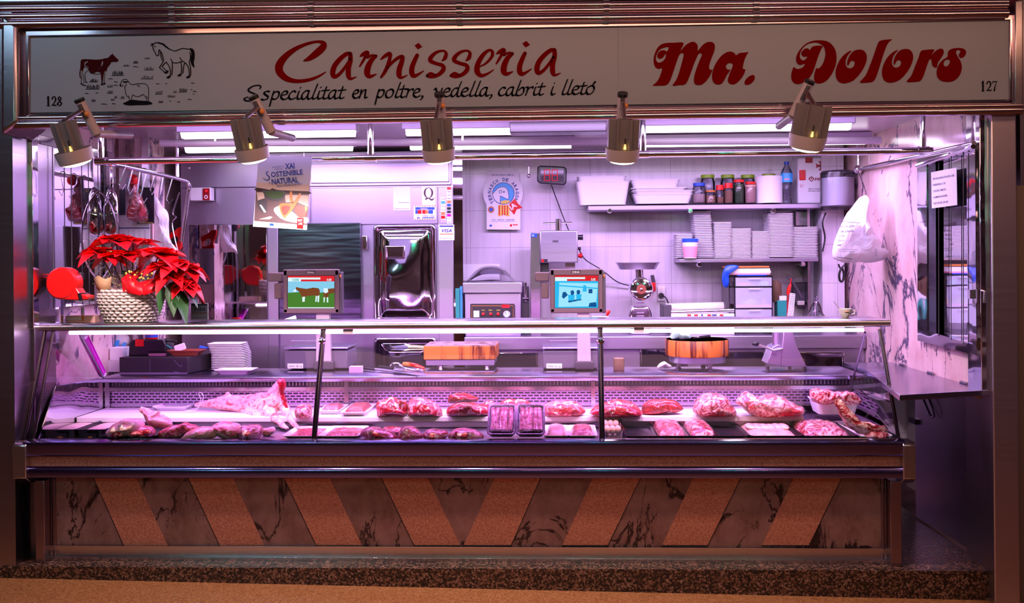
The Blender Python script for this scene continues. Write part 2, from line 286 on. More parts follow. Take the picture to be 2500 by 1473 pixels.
# ---------------------------------------------------------------- flat graphics on a plane at depth Y, drawn in photo coordinates
class Flat:
    def __init__(s,Y,mp=None): s.Y=Y; s.v=[]; s.f=[]; s.mp=mp
    def m(s,x,y):
        if s.mp: return s.mp(x,y)
        return P(x,y,s.Y)
    def face(s,pts):
        o=len(s.v); s.v+=[tuple(s.m(x,y)) for x,y in pts]; s.f.append(tuple(range(o,o+len(pts)))); return s
    def rect(s,x0,y0,x1,y1): return s.face([(x0,y0),(x1,y0),(x1,y1),(x0,y1)])
    def disc(s,cx,cy,rx,ry=None,n=28,a0=0,a1=2*PI):
        ry=ry or rx; return s.face([(cx+rx*math.cos(a0+(a1-a0)*i/n),cy+ry*math.sin(a0+(a1-a0)*i/n)) for i in range(n+(0 if abs(a1-a0-2*PI)<1e-6 else 1))])
    def ring(s,cx,cy,r0,r1,n=36,a0=0,a1=2*PI):
        for i in range(n):
            a=a0+(a1-a0)*i/n; b=a0+(a1-a0)*(i+1)/n
            s.face([(cx+r*math.cos(q),cy+r*math.sin(q)) for r,q in ((r0,a),(r1,a),(r1,b),(r0,b))])
        return s
    def stroke(s,pts,w=None,k=5,sm=True):    # pts (x,y[,w]) centreline with widths
        pts=[(p[0],p[1],p[2] if len(p)>2 else w) for p in pts]
        q=smooth(pts,k,False) if sm and len(pts)>2 else pts
        L=[];R=[]
        for i,(x,y,ww) in enumerate(q):
            a=q[max(0,i-1)]; b=q[min(len(q)-1,i+1)]; dx,dy=b[0]-a[0],b[1]-a[1]; l=math.hypot(dx,dy) or 1
            nx,ny=-dy/l*ww/2,dx/l*ww/2; L.append((x+nx,y+ny)); R.append((x-nx,y-ny))
        for i in range(len(q)-1): s.face([L[i],L[i+1],R[i+1],R[i]])
        for e in (q[0],q[-1]):
            if e[2]>.6: s.disc(e[0],e[1],e[2]/2,n=8)
        return s
    def nib(s,pts,w,ang=-40,k=5,t=.18,sm=True):   # broad pen
        q=smooth(pts,k,False) if sm and len(pts)>2 else pts; a=math.radians(ang); nx,ny=math.cos(a)*w/2,math.sin(a)*w/2; mx,my=-ny*t,nx*t
        cr=[(nx,ny),(mx,my),(-nx,-ny),(-mx,-my)]
        for i in range(len(q)-1):
            c=[(q[j][0]+u,q[j][1]+v) for j in (i,i+1) for u,v in cr]; s.face(hull(c))
        return s
    def fill(s,loops,sm=0):     # outline(s) with holes, even-odd
        cu=bpy.data.curves.new('t','CURVE'); cu.dimensions='2D'; cu.fill_mode='BOTH'
        for lp in loops:
            lp=smooth(lp,sm) if sm else lp
            sp=cu.splines.new('POLY'); sp.points.add(len(lp)-1); sp.use_cyclic_u=True
            for i,(x,y) in enumerate(lp): sp.points[i].co=(x*.01,-y*.01,0,1)
        return s._take(cu,lambda v:(v.x*100,-v.y*100))
    def _take(s,cu,fn):
        ob=bpy.data.objects.new('t',cu); COL.objects.link(ob); dg=bpy.context.evaluated_depsgraph_get(); ev=ob.evaluated_get(dg); me=ev.to_mesh()
        o=len(s.v); s.v+=[tuple(s.m(*fn(v.co))) for v in me.vertices]; s.f+=[tuple(i+o for i in p.vertices) for p in me.polygons]
        ev.to_mesh_clear(); bpy.data.objects.remove(ob); bpy.data.curves.remove(cu); return s
    def text(s,st,x,y,h,w=None,rot=0,shear=0,bold=0,align='LEFT'):   # cap height h px, baseline start (x,y); w = total width px
        cu=bpy.data.curves.new('t','FONT'); cu.body=st; cu.size=1; cu.shear=shear; cu.offset=bold; cu.resolution_u=2
        ob=bpy.data.objects.new('t',cu); COL.objects.link(ob); dg=bpy.context.evaluated_depsgraph_get(); ev=ob.evaluated_get(dg); me=ev.to_mesh()
        if len(me.vertices):
            xs=[v.co.x for v in me.vertices]; x0,x1=min(xs),max(xs); sy=h/.73; sx=(w/(x1-x0)) if w else sy
            if align=='CENTER': x=x-(x1-x0)*sx/2
            c,sn=math.cos(rot),math.sin(rot); o=len(s.v)
            for v in me.vertices:
                u=(v.co.x-x0)*sx; t=-v.co.y*sy; s.v.append(tuple(s.m(x+u*c-t*sn,y+u*sn+t*c)))
            s.f+=[tuple(i+o for i in p.vertices) for p in me.polygons]
        ev.to_mesh_clear(); bpy.data.objects.remove(ob); bpy.data.curves.remove(cu); return s
    def build(s,name,mat,parent=None):
        b=MB(); b.v=s.v; b.f=s.f; return b.build(name,mat,parent,smooth_=False)
def hull(p):
    p=sorted(set(p)); 
    if len(p)<3: return p
    def h(q):
        r=[]
        for x in q:
            while len(r)>1 and (r[-1][0]-r[-2][0])*(x[1]-r[-2][1])-(r[-1][1]-r[-2][1])*(x[0]-r[-2][0])<=0: r.pop()
            r.append(x)
        return r
    a=h(p); b=h(p[::-1]); return a[:-1]+b[:-1]
def crop(ox,oy,sc): return lambda pts:[(ox+p[0]/sc,oy+p[1]/sc)+tuple(w/sc for w in p[2:]) for p in pts]
# ================================================================ SHELL
cam=bpy.data.cameras.new('camera'); co=bpy.data.objects.new('camera',cam); COL.objects.link(co); scene.camera=co
cam.sensor_width=36; cam.lens=36*F/2500; cam.shift_y=-(736.5-PCY)/2500; cam.clip_start=.05
co.matrix_world=Matrix(((CR.x,CU.x,-FW.x,0),(CR.y,CU.y,-FW.y,0),(CR.z,CU.z,-FW.z,CZ),(0,0,0,1)))
XL=P(300,420,5.27).x; XR=P(2395,400,5.0).x; YB=7.45; ZC=2.36
XLW=-2.78
# floor in front, sloping with the aisle
a=P(0,1410,5.0); b=P(2500,1467,5.0)
sl=(b.z-a.z)/(b.x-a.x); zf=lambda x:a.z+(x-a.x)*sl
struct(MB().add([(-6,-3,zf(-6)),(6,-3,zf(6)),(6,5.0,zf(6)),(-6,5.0,zf(-6))],[(0,1,2,3)]).build('floor','floor_stone'))
pz=P(1300,1384,5.03).z
pl=MB(); x0=-3.2; x1=P(2425,1400,4.99).x
pl.add([(x0,4.99,zf(x0)-.01),(x1,4.99,zf(x1)-.01),(x1,4.99,pz),(x0,4.99,pz),(x0,7.6,zf(x0)-.01),(x1,7.6,zf(x1)-.01),(x1,7.6,pz),(x0,7.6,pz)],[(0,1,2,3),(3,2,6,7),(1,5,6,2),(4,0,3,7),(5,4,7,6)])
struct(pl.build('trim_1','granite_plinth'))
struct(MB().box(-3.2,3.4,YB,YB+.08,-.05,2.5).build('wall_back','tile'))
struct(MB().box(XR,XR+.1,5.06,YB,P(2300,940,5.3).z-.04,2.5).build('wall_right','marble_wall'))
struct(MB().box(XLW-.1,XLW,5.1,YB,-.05,2.5).build('wall_left','marble_wall'))
struct(MB().box(-3.2,3.0,5.05,YB+.08,ZC,ZC+.05).build('ceiling','ceil'))
# tiled pier left of the cold room with steel edge strips
struct(MB().box(P(330,500,6.3).x,P(372,500,6.3).x,6.3,6.5,.9,ZC).build('wall_pier','marble_wall'))
struct(MB().box(P(350,500,6.28).x,P(366,500,6.28).x,6.26,6.3,.9,ZC).build('trim_2','steel'))
# stall front posts
pl0=P(-60,700,5.15).x; pl1=P(46,700,5.15).x; pl2=P(83,700,5.17).x
zt=P(1200,300,4.95).z
struct(MB().box(pl0,pl1,5.15,5.4,zf(-2.8),zt+.1).build('trim_3','steel_front',bev=.012))
struct(MB().box(pl1,pl2,5.17,5.4,zf(-2.7),zt+.1).build('trim_4','steel_dark',bev=.004))
struct(MB().box(P(86,600,5.37).x,P(101,600,5.37).x,5.37,5.5,1.0,zt+.1).box(P(104,600,5.41).x,P(124,600,5.41).x,5.41,5.5,1.0,zt+.1).build('trim_5','steel_wavy',bev=.004))
q0=P(2416,700,4.95).x; q1=P(2478,700,4.95).x
struct(MB().box(q0,q1,4.92,5.25,zf(2.3)-.01,zt+.02).build('trim_6','steel_door',bev=.006))
struct(MB().box(P(2385,600,5.0).x,q0+.002,4.96,5.12,P(2400,955,5).z,zt+.03).build('trim_7','steel_wavy',bev=.004))
struct(MB().box(P(2483,700,4.97).x,P(2500,700,4.97).x+.6,4.97,5.3,zf(2.4)-.02,1.9).build('wall_neighbour','tan_wall'))
# low left interior steel lining behind the case
# fascia with sign
YS=4.90
def rail(p0,p1,Y,r,name,mat='chrome',n=14):
    return struct(MB().tube([P(p0[0],p0[1],Y),P(p1[0],p1[1],Y)],r,n).build(name,mat))
# fascia body
f=MB(); tl=P(40,66,YS+.03); tr=P(2490,36,YS+.03); bl=P(40,296,YS+.03); brr=P(2490,262,YS+.03)
f.hexa([tl,tr,brr,bl],[v+Vector((0,.14,0)) for v in (tl,tr,brr,bl)])
struct(f.build('trim_8','steel_dark'))
# sign box
sg=root('shop_sign',P(1250,160,YS),'long white illuminated fascia sign of the butcher stall with red and black lettering','sign')
y=lambda x,a,b:a+(b-a)*(x-70)/2400
A=[P(72,93,YS),P(2466,50,YS),P(2464,243,YS),P(72,275,YS)]
MB().hexa(A,[v+Vector((0,.03,0)) for v in A]).build('panel','sign_panel',sg)
mid=P(1509,150,YS-.001); Flat(YS-.0015).stroke([(1509,68),(1510,258)],1.2,sm=False).build('panel_joint','ink_soft',sg)
fr=MB()
def fbar(p,q,w,Y=YS-.012,d=.04):   # frame bar between two photo points, w px wide
    a=P(*p,Y); b=P(*q,Y); t=(b-a).normalized(); n=Vector((-t.z,0,t.x))*w*pxm(Y)/2
    fr.hexa([a+n,b+n,b-n,a-n],[v+Vector((0,d,0)) for v in (a+n,b+n,b-n,a-n)])
fbar((62,82),(2475,42),13); fbar((62,286),(2475,250),12); fbar((66,86),(66,286),9); fbar((2470,45),(2470,250),9)
fr.build('frame','rail_chrome',sg,bev=.003)
# ---- sign lettering
c=crop(580,80,2.778)
red=Flat(YS-.003)
def S(pts): red.stroke(c(pts))
S([(450,190,10),(490,172,34),(540,135,48),(578,98,46),(582,72,34),(545,60,18),(480,72,20),(400,105,28),(330,155,40),(285,215,52),(285,265,50),(330,310,40),(400,328,26),(480,320,22),(545,297,16),(597,266,7)])
def lettera(dx,dy):
    S([(772+dx,150+dy,12),(748+dx,140+dy,26),(705+dx,168+dy,30),(660+dx,220+dy,34),(645+dx,270+dy,36),(655+dx,298+dy,28),(690+dx,280+dy,22),(735+dx,225+dy,20),(765+dx,175+dy,18)])
    S([(764+dx,142+dy,28),(765+dx,185+dy,32),(752+dx,240+dy,34),(752+dx,290+dy,34),(766+dx,312+dy,20),(806+dx,298+dy,5)])
lettera(0,0); lettera(1385,-25)
def letterr(dx,dy):
    S([(828+dx,228+dy,10),(845+dx,200+dy,16),(868+dx,160+dy,20)])
    S([(832+dx,160+dy,10),(848+dx,148+dy,24),(878+dx,134+dy,30),(884+dx,150+dy,18)])
    S([(880+dx,168+dy,18),(915+dx,152+dy,14),(944+dx,155+dy,8)]); S([(938+dx,158+dy,22),(905+dx,190+dy,32),(882+dx,240+dy,40),(880+dx,280+dy,40),(900+dx,296+dy,26),(940+dx,280+dy,7)])
letterr(0,0); letterr(926,-17)
S([(972,180,10),(998,158,22),(1030,142,28),(1034,165,24),(1015,230,26),(992,275,22),(972,302,14)]); S([(1000,262,12),(1040,210,18),(1085,172,22),(1118,162,26),(1112,200,32),(1096,250,36),(1096,290,34),(1112,304,18),(1150,288,6)])
def letteri(dx,dy):
    S([(1218+dx,152+dy,26),(1200+dx,190+dy,30),(1182+dx,240+dy,34),(1184+dx,280+dy,36),(1205+dx,292+dy,24),(1262+dx,258+dy,6)])
    red.face(c([(1228+dx,68+dy),(1253+dx,95+dy),(1222+dx,113+dy),(1200+dx,86+dy)]))
letteri(0,0); letteri(731,-13)
for dx,dy in ((0,0),(162,-1)):
    S([(1386+dx,190+dy,8),(1406+dx,172+dy,26),(1414+dx,140+dy,22),(1395+dx,122+dy,14),(1350+dx,132+dy,20),(1312+dx,165+dy,28),(1308+dx,190+dy,28),(1345+dx,208+dy,24),(1390+dx,222+dy,26),(1395+dx,250+dy,30),(1365+dx,282+dy,26),(1318+dx,298+dy,22),(1285+dx,292+dy,20)])
    S([(1282+dx,290+dy,12),(1310+dx,275+dy,18),(1345+dx,290+dy,14)])
S([(1628,235,6),(1680,210,14),(1722,165,20),(1728,130,22),(1705,118,18),(1665,150,28),(1630,210,34),(1625,262,38),(1650,290,26),(1690,280,16),(1738,250,6)])
# bold display letters "Ma."
c2=crop(1580,80,5.682)
def Fl(*loops,cc=c2): red.fill([cc(l) for l in loops],3)
Fl([(78,733),(120,695),(160,640),(185,580),(208,495),(160,502),(115,480),(92,420),(90,360),(105,290),(140,215),(190,165),(260,142),(380,138),(505,140),(462,250),(530,175),(600,132),(650,126),(690,155),(704,200),(702,250),(760,180),(820,135),(880,125),(925,145),(940,190),(930,260),(890,360),(862,450),(862,495),(880,516),(905,512),(870,600),(810,680),(750,722),(690,724),(655,700),(648,640),(670,540),(720,400),(757,315),(748,285),(720,290),(690,340),(640,460),(590,600),(550,690),(510,722),(440,728),(350,733),(400,660),(440,560),(480,420),(505,320),(500,288),(470,285),(440,320),(400,430),(350,580),(310,680),(260,728),(180,733)],
   [(298,202),(240,206),(170,240),(128,310),(122,370),(140,405),(170,415),(215,395),(250,355),(260,310),(252,292),(232,330),(195,358),(155,355),(138,320),(155,275),(200,245),(250,245),(272,262)])
Fl([(1405,270),(1350,274),(1280,282),(1232,312),(1215,285),(1170,262),(1110,268),(1040,310),(980,380),(930,470),(903,560),(902,640),(930,700),(985,720),(1040,700),(1080,640),(1105,590),(1155,515),(1120,512),(1092,480),(1105,440),(1140,420),(1175,428),(1188,455),(1160,530),(1120,640),(1130,695),(1180,718),(1240,700),(1300,640),(1345,570),(1362,510),(1330,500),(1330,460),(1350,380),(1380,310)])
Fl([(1480,588),(1494,620),(1480,665),(1430,712),(1380,724),(1350,705),(1360,660),(1400,615),(1445,590)])
c3=crop(1920,80,4.464)
def F3(*l): Fl(*l,cc=c3)
F3([(80,372),(60,420),(52,470),(60,520),(95,555),(140,558),(190,540),(245,500),(290,425),(320,340),(350,250),(380,180),(395,146),(330,140),(280,155),(255,188),(240,172),(205,172),(172,200),(162,225),(175,255),(205,262),(228,255),(205,292),(175,300),(150,275),(148,235),(170,180),(220,130),(290,108),(350,112),(405,150),(422,200),(422,260),(395,340),(355,388),(325,388),(305,450),(302,510),(325,548),(375,552),(440,520),(500,440),(540,340),(545,240),(520,160),(460,100),(380,82),(290,88),(210,120),(150,180),(115,240),(105,290),(118,335),(150,352),(200,338),(180,375),(130,395),(95,385)])
for dx,dy in ((0,0),(505,-7)):
    F3([(712+dx,195+dy),(660+dx,215+dy),(600+dx,270+dy),(555+dx,350+dy),(536+dx,430+dy),(548+dx,505+dy),(590+dx,545+dy),(650+dx,550+dy),(730+dx,520+dy),(800+dx,450+dy),(850+dx,370+dy),(876+dx,290+dy),(870+dx,230+dy),(835+dx,190+dy),(780+dx,184+dy),(725+dx,205+dy),(680+dx,265+dy),(662+dx,330+dy),(672+dx,360+dy),(700+dx,312+dy),(730+dx,308+dy),(745+dx,330+dy),(730+dx,370+dy),(690+dx,388+dy),(655+dx,370+dy),(645+dx,320+dy),(665+dx,255+dy)])
F3([(1152,72),(1060,78),(1010,95),(985,150),(950,250),(905,370),(860,470),(800,542),(900,542),(945,530),(975,490),(1010,390),(1050,260),(1090,150),(1120,100)])
F3([(1612,184),(1520,186),(1465,200),(1440,270),(1400,370),(1360,470),(1310,534),(1420,534),(1465,520),(1495,470),(1525,380),(1555,300),(1580,292),(1588,350),(1610,375),(1640,378),(1650,330),(1690,270),(1714,225),(1710,185),(1680,172),(1630,195),(1580,245)])
F3([(1755,262),(1760,215),(1790,180),(1860,165),(1925,172),(1958,200),(1950,245),(1915,275),(1885,265),(1880,235),(1898,205),(1880,188),(1855,195),(1850,225),(1880,280),(1905,330),(1912,390),(1890,460),(1840,515),(1770,536),(1690,525),(1645,480),(1638,410),(1665,340),(1705,295)],[(1758,292),(1725,305),(1712,340),(1728,366),(1755,362),(1780,330),(1778,300)])
red.build('red_lettering','sign_red',sg)
ink=Flat(YS-.003)
# subtitle, pen drawn letters: each glyph as strokes in a unit box (x right, y up; x-height 1)
GL={'s':([[(.62,.95),(.45,1.02),(.2,.85),(.3,.62),(.5,.4),(.45,.12),(.15,.0),(0,.1)]],.62),'p':([[(.35,1.0),(.2,.3),(.02,-.75)],[(.25,.6),(.5,.95),(.75,.85),(.7,.4),(.45,.05),(.2,.15)]],.85),
'e':([[(.12,.5),(.5,.65),(.55,.9),(.35,1),(.08,.6),(.08,.2),(.3,0),(.6,.2)]],.62),'c':([[(.58,.85),(.4,1),(.1,.6),(.06,.2),(.25,0),(.55,.2)]],.6),'i':([[(.25,.95),(.1,.3),(.18,0),(.4,.15)],[(.36,1.38),(.34,1.32)]],.4),
'a':([[(.62,.95),(.4,1.0),(.1,.6),(.05,.15),(.2,.0),(.45,.35),(.62,.9)],[(.62,.95),(.5,.3),(.58,.0),(.78,.15)]],.78),'l':([[(.5,1.75),(.25,.8),(.1,.2),(.2,0),(.4,.15)]],.42),'t':([[(.38,1.4),(.2,.6),(.12,.15),(.25,0),(.45,.15)],[(.02,.95),(.6,1.02)]],.5),
'n':([[(.2,1),(.15,.5),(.02,0)],[(.08,.3),(.4,.9),(.6,.95),(.55,.5),(.55,.05),(.75,.12)]],.8),'o':([[(.45,1),(.15,.75),(.05,.3),(.2,0),(.5,.15),(.68,.6),(.6,.95),(.4,1)]],.76),'r':([[(.05,.9),(.22,.98),(.2,.6),(.05,.0)],[(.15,.5),(.35,.85),(.6,1),(.62,.8)]],.6),
'd':([[(.6,.95),(.38,1.0),(.1,.6),(.05,.15),(.2,0),(.45,.35),(.62,.9)],[(.85,1.75),(.6,.8),(.52,.15),(.62,0),(.82,.15)]],.8),'v':([[(.0,.85),(.12,1),(.2,.5),(.22,.05),(.5,.5),(.62,1)]],.66),'b':([[(.42,1.75),(.15,.7),(.05,.1),(.3,0),(.6,.3),(.65,.8),(.5,.95),(.25,.6)]],.74),
',':([[(.15,.15),(.18,-.05),(.02,-.3)]],.3),' ':([],.45),'x':([],0.6),'u':([[(.1,1),(.05,.2),(.3,0),(.6,.9)]],.7)}
def pen(fl,st,x,yb,xh,w,widen=1.0,wn=.27):
    tot=sum(GL[ch][1] for ch in st); sc=w/tot; cx=x
    for ch in st:
        for g in GL[ch][0]: fl.nib([(cx+a*sc*widen,yb(cx)-b*xh) for a,b in g],xh*wn,-38,t=.45)
        cx+=GL[ch][1]*sc
base=lambda x:244-(x-640)*.0175
pen(ink,'specialitat',638,base,21,203); pen(ink,'en',860,base,21,38); pen(ink,'poltre,',915,base,21,120); pen(ink,'vedella,',1060,base,21,144); pen(ink,'cabrit',1216,base,21,112); pen(ink,'i',1343,base,21,12); pen(ink,'lletó'.replace('ó','o'),1370,base,21,83)
ink.stroke([(1447,207,3),(1453,200,5)])
c4_=crop(540,200,6.138)
ink.stroke(c4_([(575,105,14),(592,70,22),(560,52,20),(480,62,18),(410,110,26),(420,145,26),(500,180,26),(540,215,28),(500,260,22),(420,285,22),(355,275,26),(345,250,20),(400,225,14)]))
def digits(st,x,yb,w,h,rot):
    fl=ink
    D={'1':[[(.1,.78,.06),(.3,.88,.1),(.42,1,.1)],[(.42,.95,.3),(.42,.05,.3)],[(.1,.03,.07),(.75,.03,.07)]],'2':[[(.12,.72,.24),(.25,.93,.16),(.6,.93,.2),(.76,.7,.26),(.6,.42,.2),(.12,.08,.1)],[(.1,.08,.16),(.5,.1,.2),(.82,.06,.14),(.86,.22,.06)]],
       '8':[[(.45,.97,.12),(.2,.78,.24),(.45,.55,.2),(.78,.26,.26),(.45,.03,.12),(.12,.24,.26),(.45,.52,.16),(.72,.78,.22),(.45,.97,.12)]],'7':[[(.1,.72,.06),(.12,.92,.12),(.5,.92,.16),(.88,.96,.1)],[(.84,.92,.08),(.55,.5,.16),(.4,.05,.28)]]}
    for i,ch in enumerate(st):
        for g in D[ch]: fl.stroke([(x+w*(i+a),yb-rot*w*i-b*h,ww*w) for a,b,ww in g],k=5)
digits('128',112,259,13.5,24,0); digits('127',2394,223,14,25,.02)
# ---- pasture drawing: cow, horse, sheep
c5=crop(180,90,7.8125)
def D5(pts,w=1.3): ink.stroke(c5(pts),w*1.35)
cow=[(150,430),(290,428),(430,435),(540,425),(590,408),(640,405),(700,355),(690,335),(725,345),(740,305),(748,335),(800,390),(850,440),(830,475),(760,478),(715,480),(690,530),(640,590),(620,670),(600,640),(575,700),(560,770),(550,850),(530,850),(518,740),(515,690),(450,665),(380,695),(320,680),(280,640),(265,590),(200,560),(170,640),(150,650),(140,620),(125,700),(130,760),(140,800),(120,780),(105,700),(125,600),(130,500)]
lf=Flat(YS-.0025); lf.fill([c5(cow),c5([(200,500),(235,470),(265,460),(270,480),(235,500),(215,540),(280,580),(270,600),(210,570)]),c5([(540,450),(560,490),(545,540),(515,580),(525,530)]),c5([(475,590),(490,600),(482,625)])],2); lf.build('cow_drawing','sign_maroon',sg)
for l in [[(200,560),(170,640),(150,760),(140,880)],[(260,640),(190,740),(195,880)],[(300,680),(400,710),(520,700)],[(215,740),(225,850),(250,870)],[(530,850),(525,900)],[(600,690),(580,780),(585,890)],[(550,850),(550,900)]]: D5(l,.9)
for l in [[(140,890,26),(175,915,22),(245,935,8)],[(535,905,36),(550,905,36)],[(580,890,34),(590,895,30)],[(235,865,24),(250,870,20)]]: ink.stroke(c5(l))
hr=[[(1505,180),(1515,230),(1545,290),(1575,350),(1600,360),(1620,330),(1622,260),(1640,250),(1655,290),(1660,370),(1690,450),(1700,480),(1650,560),(1640,590),(1740,680)],[(1760,480),(1690,560),(1700,580),(1780,660)],[(1505,160),(1540,120),(1600,108),(1680,125),(1760,180),(1840,240),(1930,268),(2000,245),(2080,220),(2150,230),(2200,235)],[(1465,155),(1500,165),(1485,125),(1520,150)],[(1850,420),(1875,480),(1880,560),(1870,730)],[(1765,480),(1820,570),(1840,640),(1845,730)],[(1880,485),(1960,498),(2060,470)],[(2025,395),(2060,450),(2140,510),(2190,600),(2205,730)],[(2040,480),(2055,560),(2050,700)],[(2110,500),(2090,600),(2080,690)],[(2215,290),(2225,400),(2205,480),(2225,600),(2230,730)],[(1540,190),(1560,180)],[(1670,290),(1700,390),(1715,450)]]
for l in hr: D5(l,1.5)
ink.stroke(c5([(1600,112,22),(1700,140,34),(1780,205,26),(1850,250,14)])); ink.fill([c5([(2200,225),(2260,220),(2300,280),(2305,400),(2285,480),(2303,585),(2255,550),(2228,470),(2235,380),(2240,290)])],2)
for x,y_ in ((1770,675),(1812,768),(2022,730),(2188,765)): ink.stroke(c5([(x-35,y_+10,24),(x,y_,46),(x+30,y_-30,18)]))
for l in [[(1040,850),(1010,815),(960,808),(915,840),(905,870),(880,910),(890,940),(910,945),(940,915)],[(1005,900),(980,950),(965,940)],[(1040,850),(1070,890),(1120,910),(1230,892),(1350,895),(1400,925),(1425,1000),(1425,1170)],[(970,950),(985,1050),(1000,1110),(1040,1150)],[(1040,1120),(1065,1200),(1060,1270)],[(1130,1100),(1105,1160),(1100,1280)],[(1130,1110),(1220,1140),(1330,1095)],[(1330,1100),(1390,1190),(1350,1260)],[(1380,1130),(1425,1190),(1400,1280)],[(1210,920),(1225,945)],[(1235,915),(1260,960)]]: D5(l,1.0)
ink.stroke(c5([(945,855,20),(985,862,30),(1030,855,14)])); ink.stroke(c5([(885,905,24),(895,925,24)]))
ink.fill([c5([(935,1275),(1000,1240),(1100,1200),(1250,1215),(1440,1230),(1500,1275),(1400,1298),(1200,1302),(1040,1308)])],2)
random.seed(5)
for (x,y_,w,h,n) in [(1180,480,80,40,7),(840,690,200,90,16),(380,830,130,60,12),(360,950,230,90,18),(1430,600,150,60,8),(1400,770,200,60,8),(690,935,80,40,5),(2080,1010,130,80,9),(1620,1060,110,60,6),(690,1050,90,50,6),(1860,1125,120,40,6),(380,1205,60,50,5),(1660,1230,70,40,5),(800,1145,40,40,4),(930,1150,60,40,4),(1400,405,90,20,4),(1000,540,90,30,5),(1930,1045,50,30,3),(740,1195,50,25,4)]:
    for i in range(n):
        u=x-w/2+w*i/max(1,n-1); hh=h*random.uniform(.5,1); D5([(u,y_+h/2,5),(u+random.uniform(-10,18),y_+h/2-hh)],.9)
    D5([(x-w*.6,y_+h*.55),(x+w*.55,y_+h*.5)],.7)
for (x,y_,w) in [(1180,570,90),(700,800,80),(800,860,60),(800,925,70),(250,1080,60),(440,1068,40),(580,1283,100),(760,1275,60),(2270,882,60),(2310,1042,60),(2210,1195,70),(2000,1242,50),(1765,890,30),(2245,1008,24),(2285,1090,24),(1840,1225,20),(1600,895,60)]: D5([(x-w/2,y_),(x,y_-3),(x+w/2,y_+4)],1.0)
ink.build('black_lettering','sign_ink',sg)
# ---- round rails above and below the sign, with joint clips
for i,(yl,yr,r) in enumerate([(22,5,.017),(41,13,.017),(60,33,.022)]):
    rail((0,yl),(2460,yr),YS-.03,r,'trim_%d'%(9+i),'rail_chrome')
struct(MB().tube([P(-20,6,YS-.02),P(2520,-22,YS-.02)],.03,12).build('trim_12','steel_dark'))
for i,(yl,yr,r,Y) in enumerate([(305,270,.020,YS-.02),(289,258,.011,YS-.03)]):
    rail((20,yl),(2495,yr),Y,r,'trim_%d'%(13+i),'rail_chrome')
cl=MB()
for x in (422,760,1122,1480,1845):
    for k,(yl,yr) in enumerate([(22,5),(41,13),(60,33)]):
        p=P(x,yl+(yr-yl)*x/2460,YS-.03); cl.tube([p-Vector((.014,0,0)),p+Vector((.014,0,0))],.024,14)
struct(cl.build('trim_15','steel_dark'))
struct(MB().hexa([P(0,30,YS-.05),P(42,60,YS-.05),P(42,300,YS-.05),P(0,330,YS-.05)],[v+Vector((0,.3,0)) for v in (P(0,30,YS-.05),P(42,60,YS-.05),P(42,300,YS-.05),P(0,330,YS-.05))]).build('trim_16','steel_dark',bev=.02,seg=4))
struct(MB().hexa([P(2478,2,YS-.03),P(2498,0,YS-.03),P(2498,270,YS-.03),P(2478,268,YS-.03)],[v+Vector((0,.25,0)) for v in (P(2478,2,YS-.03),P(2498,0,YS-.03),P(2498,270,YS-.03),P(2478,268,YS-.03))]).build('trim_17','steel_dark',bev=.005))
struct(MB().box(P(2488,300,5.0).x,P(2700,300,5.0).x,4.99,5.4,P(2490,1000,5).z-1.2,P(2490,-50,5).z).build('wall_beyond_right','steel_dark'))
struct(MB().box(P(-200,300,5.0).x,P(30,300,5.0).x,5.0,5.4,0,P(10,-80,5).z).build('wall_beyond_left','steel_dark'))
struct(MB().box(-6,6,5.15,5.3,P(10,40,5).z,4.2).build('wall_above','dark_red'))

# ================================================================ DISPLAY CASE
YF=5.0; CX0=P(55,1100,YF).x; CX1=P(2212,1100,YF).x
case=root('display_case',(-.5,5.3,pz),'long refrigerated butcher display counter with slanted glass, steel bumper and striped stone base','display case')
zb=lambda py:P(1250,py,YF).z
b=MB(); x0,x1=CX0,CX1
b.prism([(YF+.05,zb(1120)),(YF+.012,zb(1116)),(YF,zb(1108)),(YF,zb(1092)),(YF-.004,zb(1088)),(YF,zb(1081)),(YF+.02,zb(1078)),(YF+.07,zb(1077)),(YF+.07,zb(1120))],'x',x0,x1)
b.build('bumper','steel_bumper',case,ang=50)
MB().tube([Vector((x0,YF+.008,zb(1087))),Vector((x1,YF+.008,zb(1087)))],.011,14).build('bumper_lip_highlight','steel',case)  # paler tube added along the top edge to give its highlight line
MB().box(x0,x1,YF+.035,YF+.12,zb(1146),zb(1114)).build('bumper_recess','granite_tile',case)
b=MB(); b.prism([(YF+.08,zb(1170)),(YF+.006,zb(1168)),(YF,zb(1163)),(YF,zb(1148)),(YF+.008,zb(1143)),(YF+.08,zb(1141))],'x',x0,x1); b.build('lower_bumper','steel_bumper',case,ang=50)
for s,(pa,pb) in enumerate([((30,63)),((2205,2236))]):
    xa,xb=P(pa,1100,YF-.01).x,P(pb,1100,YF-.01).x
    MB().prism([(YF-.012,zb(1168)),(YF-.012,zb(1088)),(YF+.005,zb(1081)),(YF+.1,zb(1080)),(YF+.1,zb(1190)),(YF+.03,zb(1182))],'x',xa,xb).build('bumper_end_cap','steel',case,bev=.004)
YP=YF+.13
bx0=P(138,1200,YP).x; bx1=P(2150,1200,YP).x; zp=lambda py:P(1250,py,YP).z
MB().box(bx0-.02,bx1+.02,YP,YP+.05,zp(1340),zp(1168)).build('marble_panel','marble_base',case)
fl=Flat(YP-.002)
W8=[(228,334,302,410),(459,569,536,646),(693,806,772,884),(931,1045,1011,1124),(1207,1320,1131,1248),(1447,1564,1372,1484),(1692,1809,1616,1728),(1937,2055,1860,1975)]
for a,b_,c_,d in W8: fl.face([(a,1168),(b_,1168),(d,1333),(c_,1333)])
fl.build('granite_inlay','granite_tile',case)
fl=Flat(YP-.003)
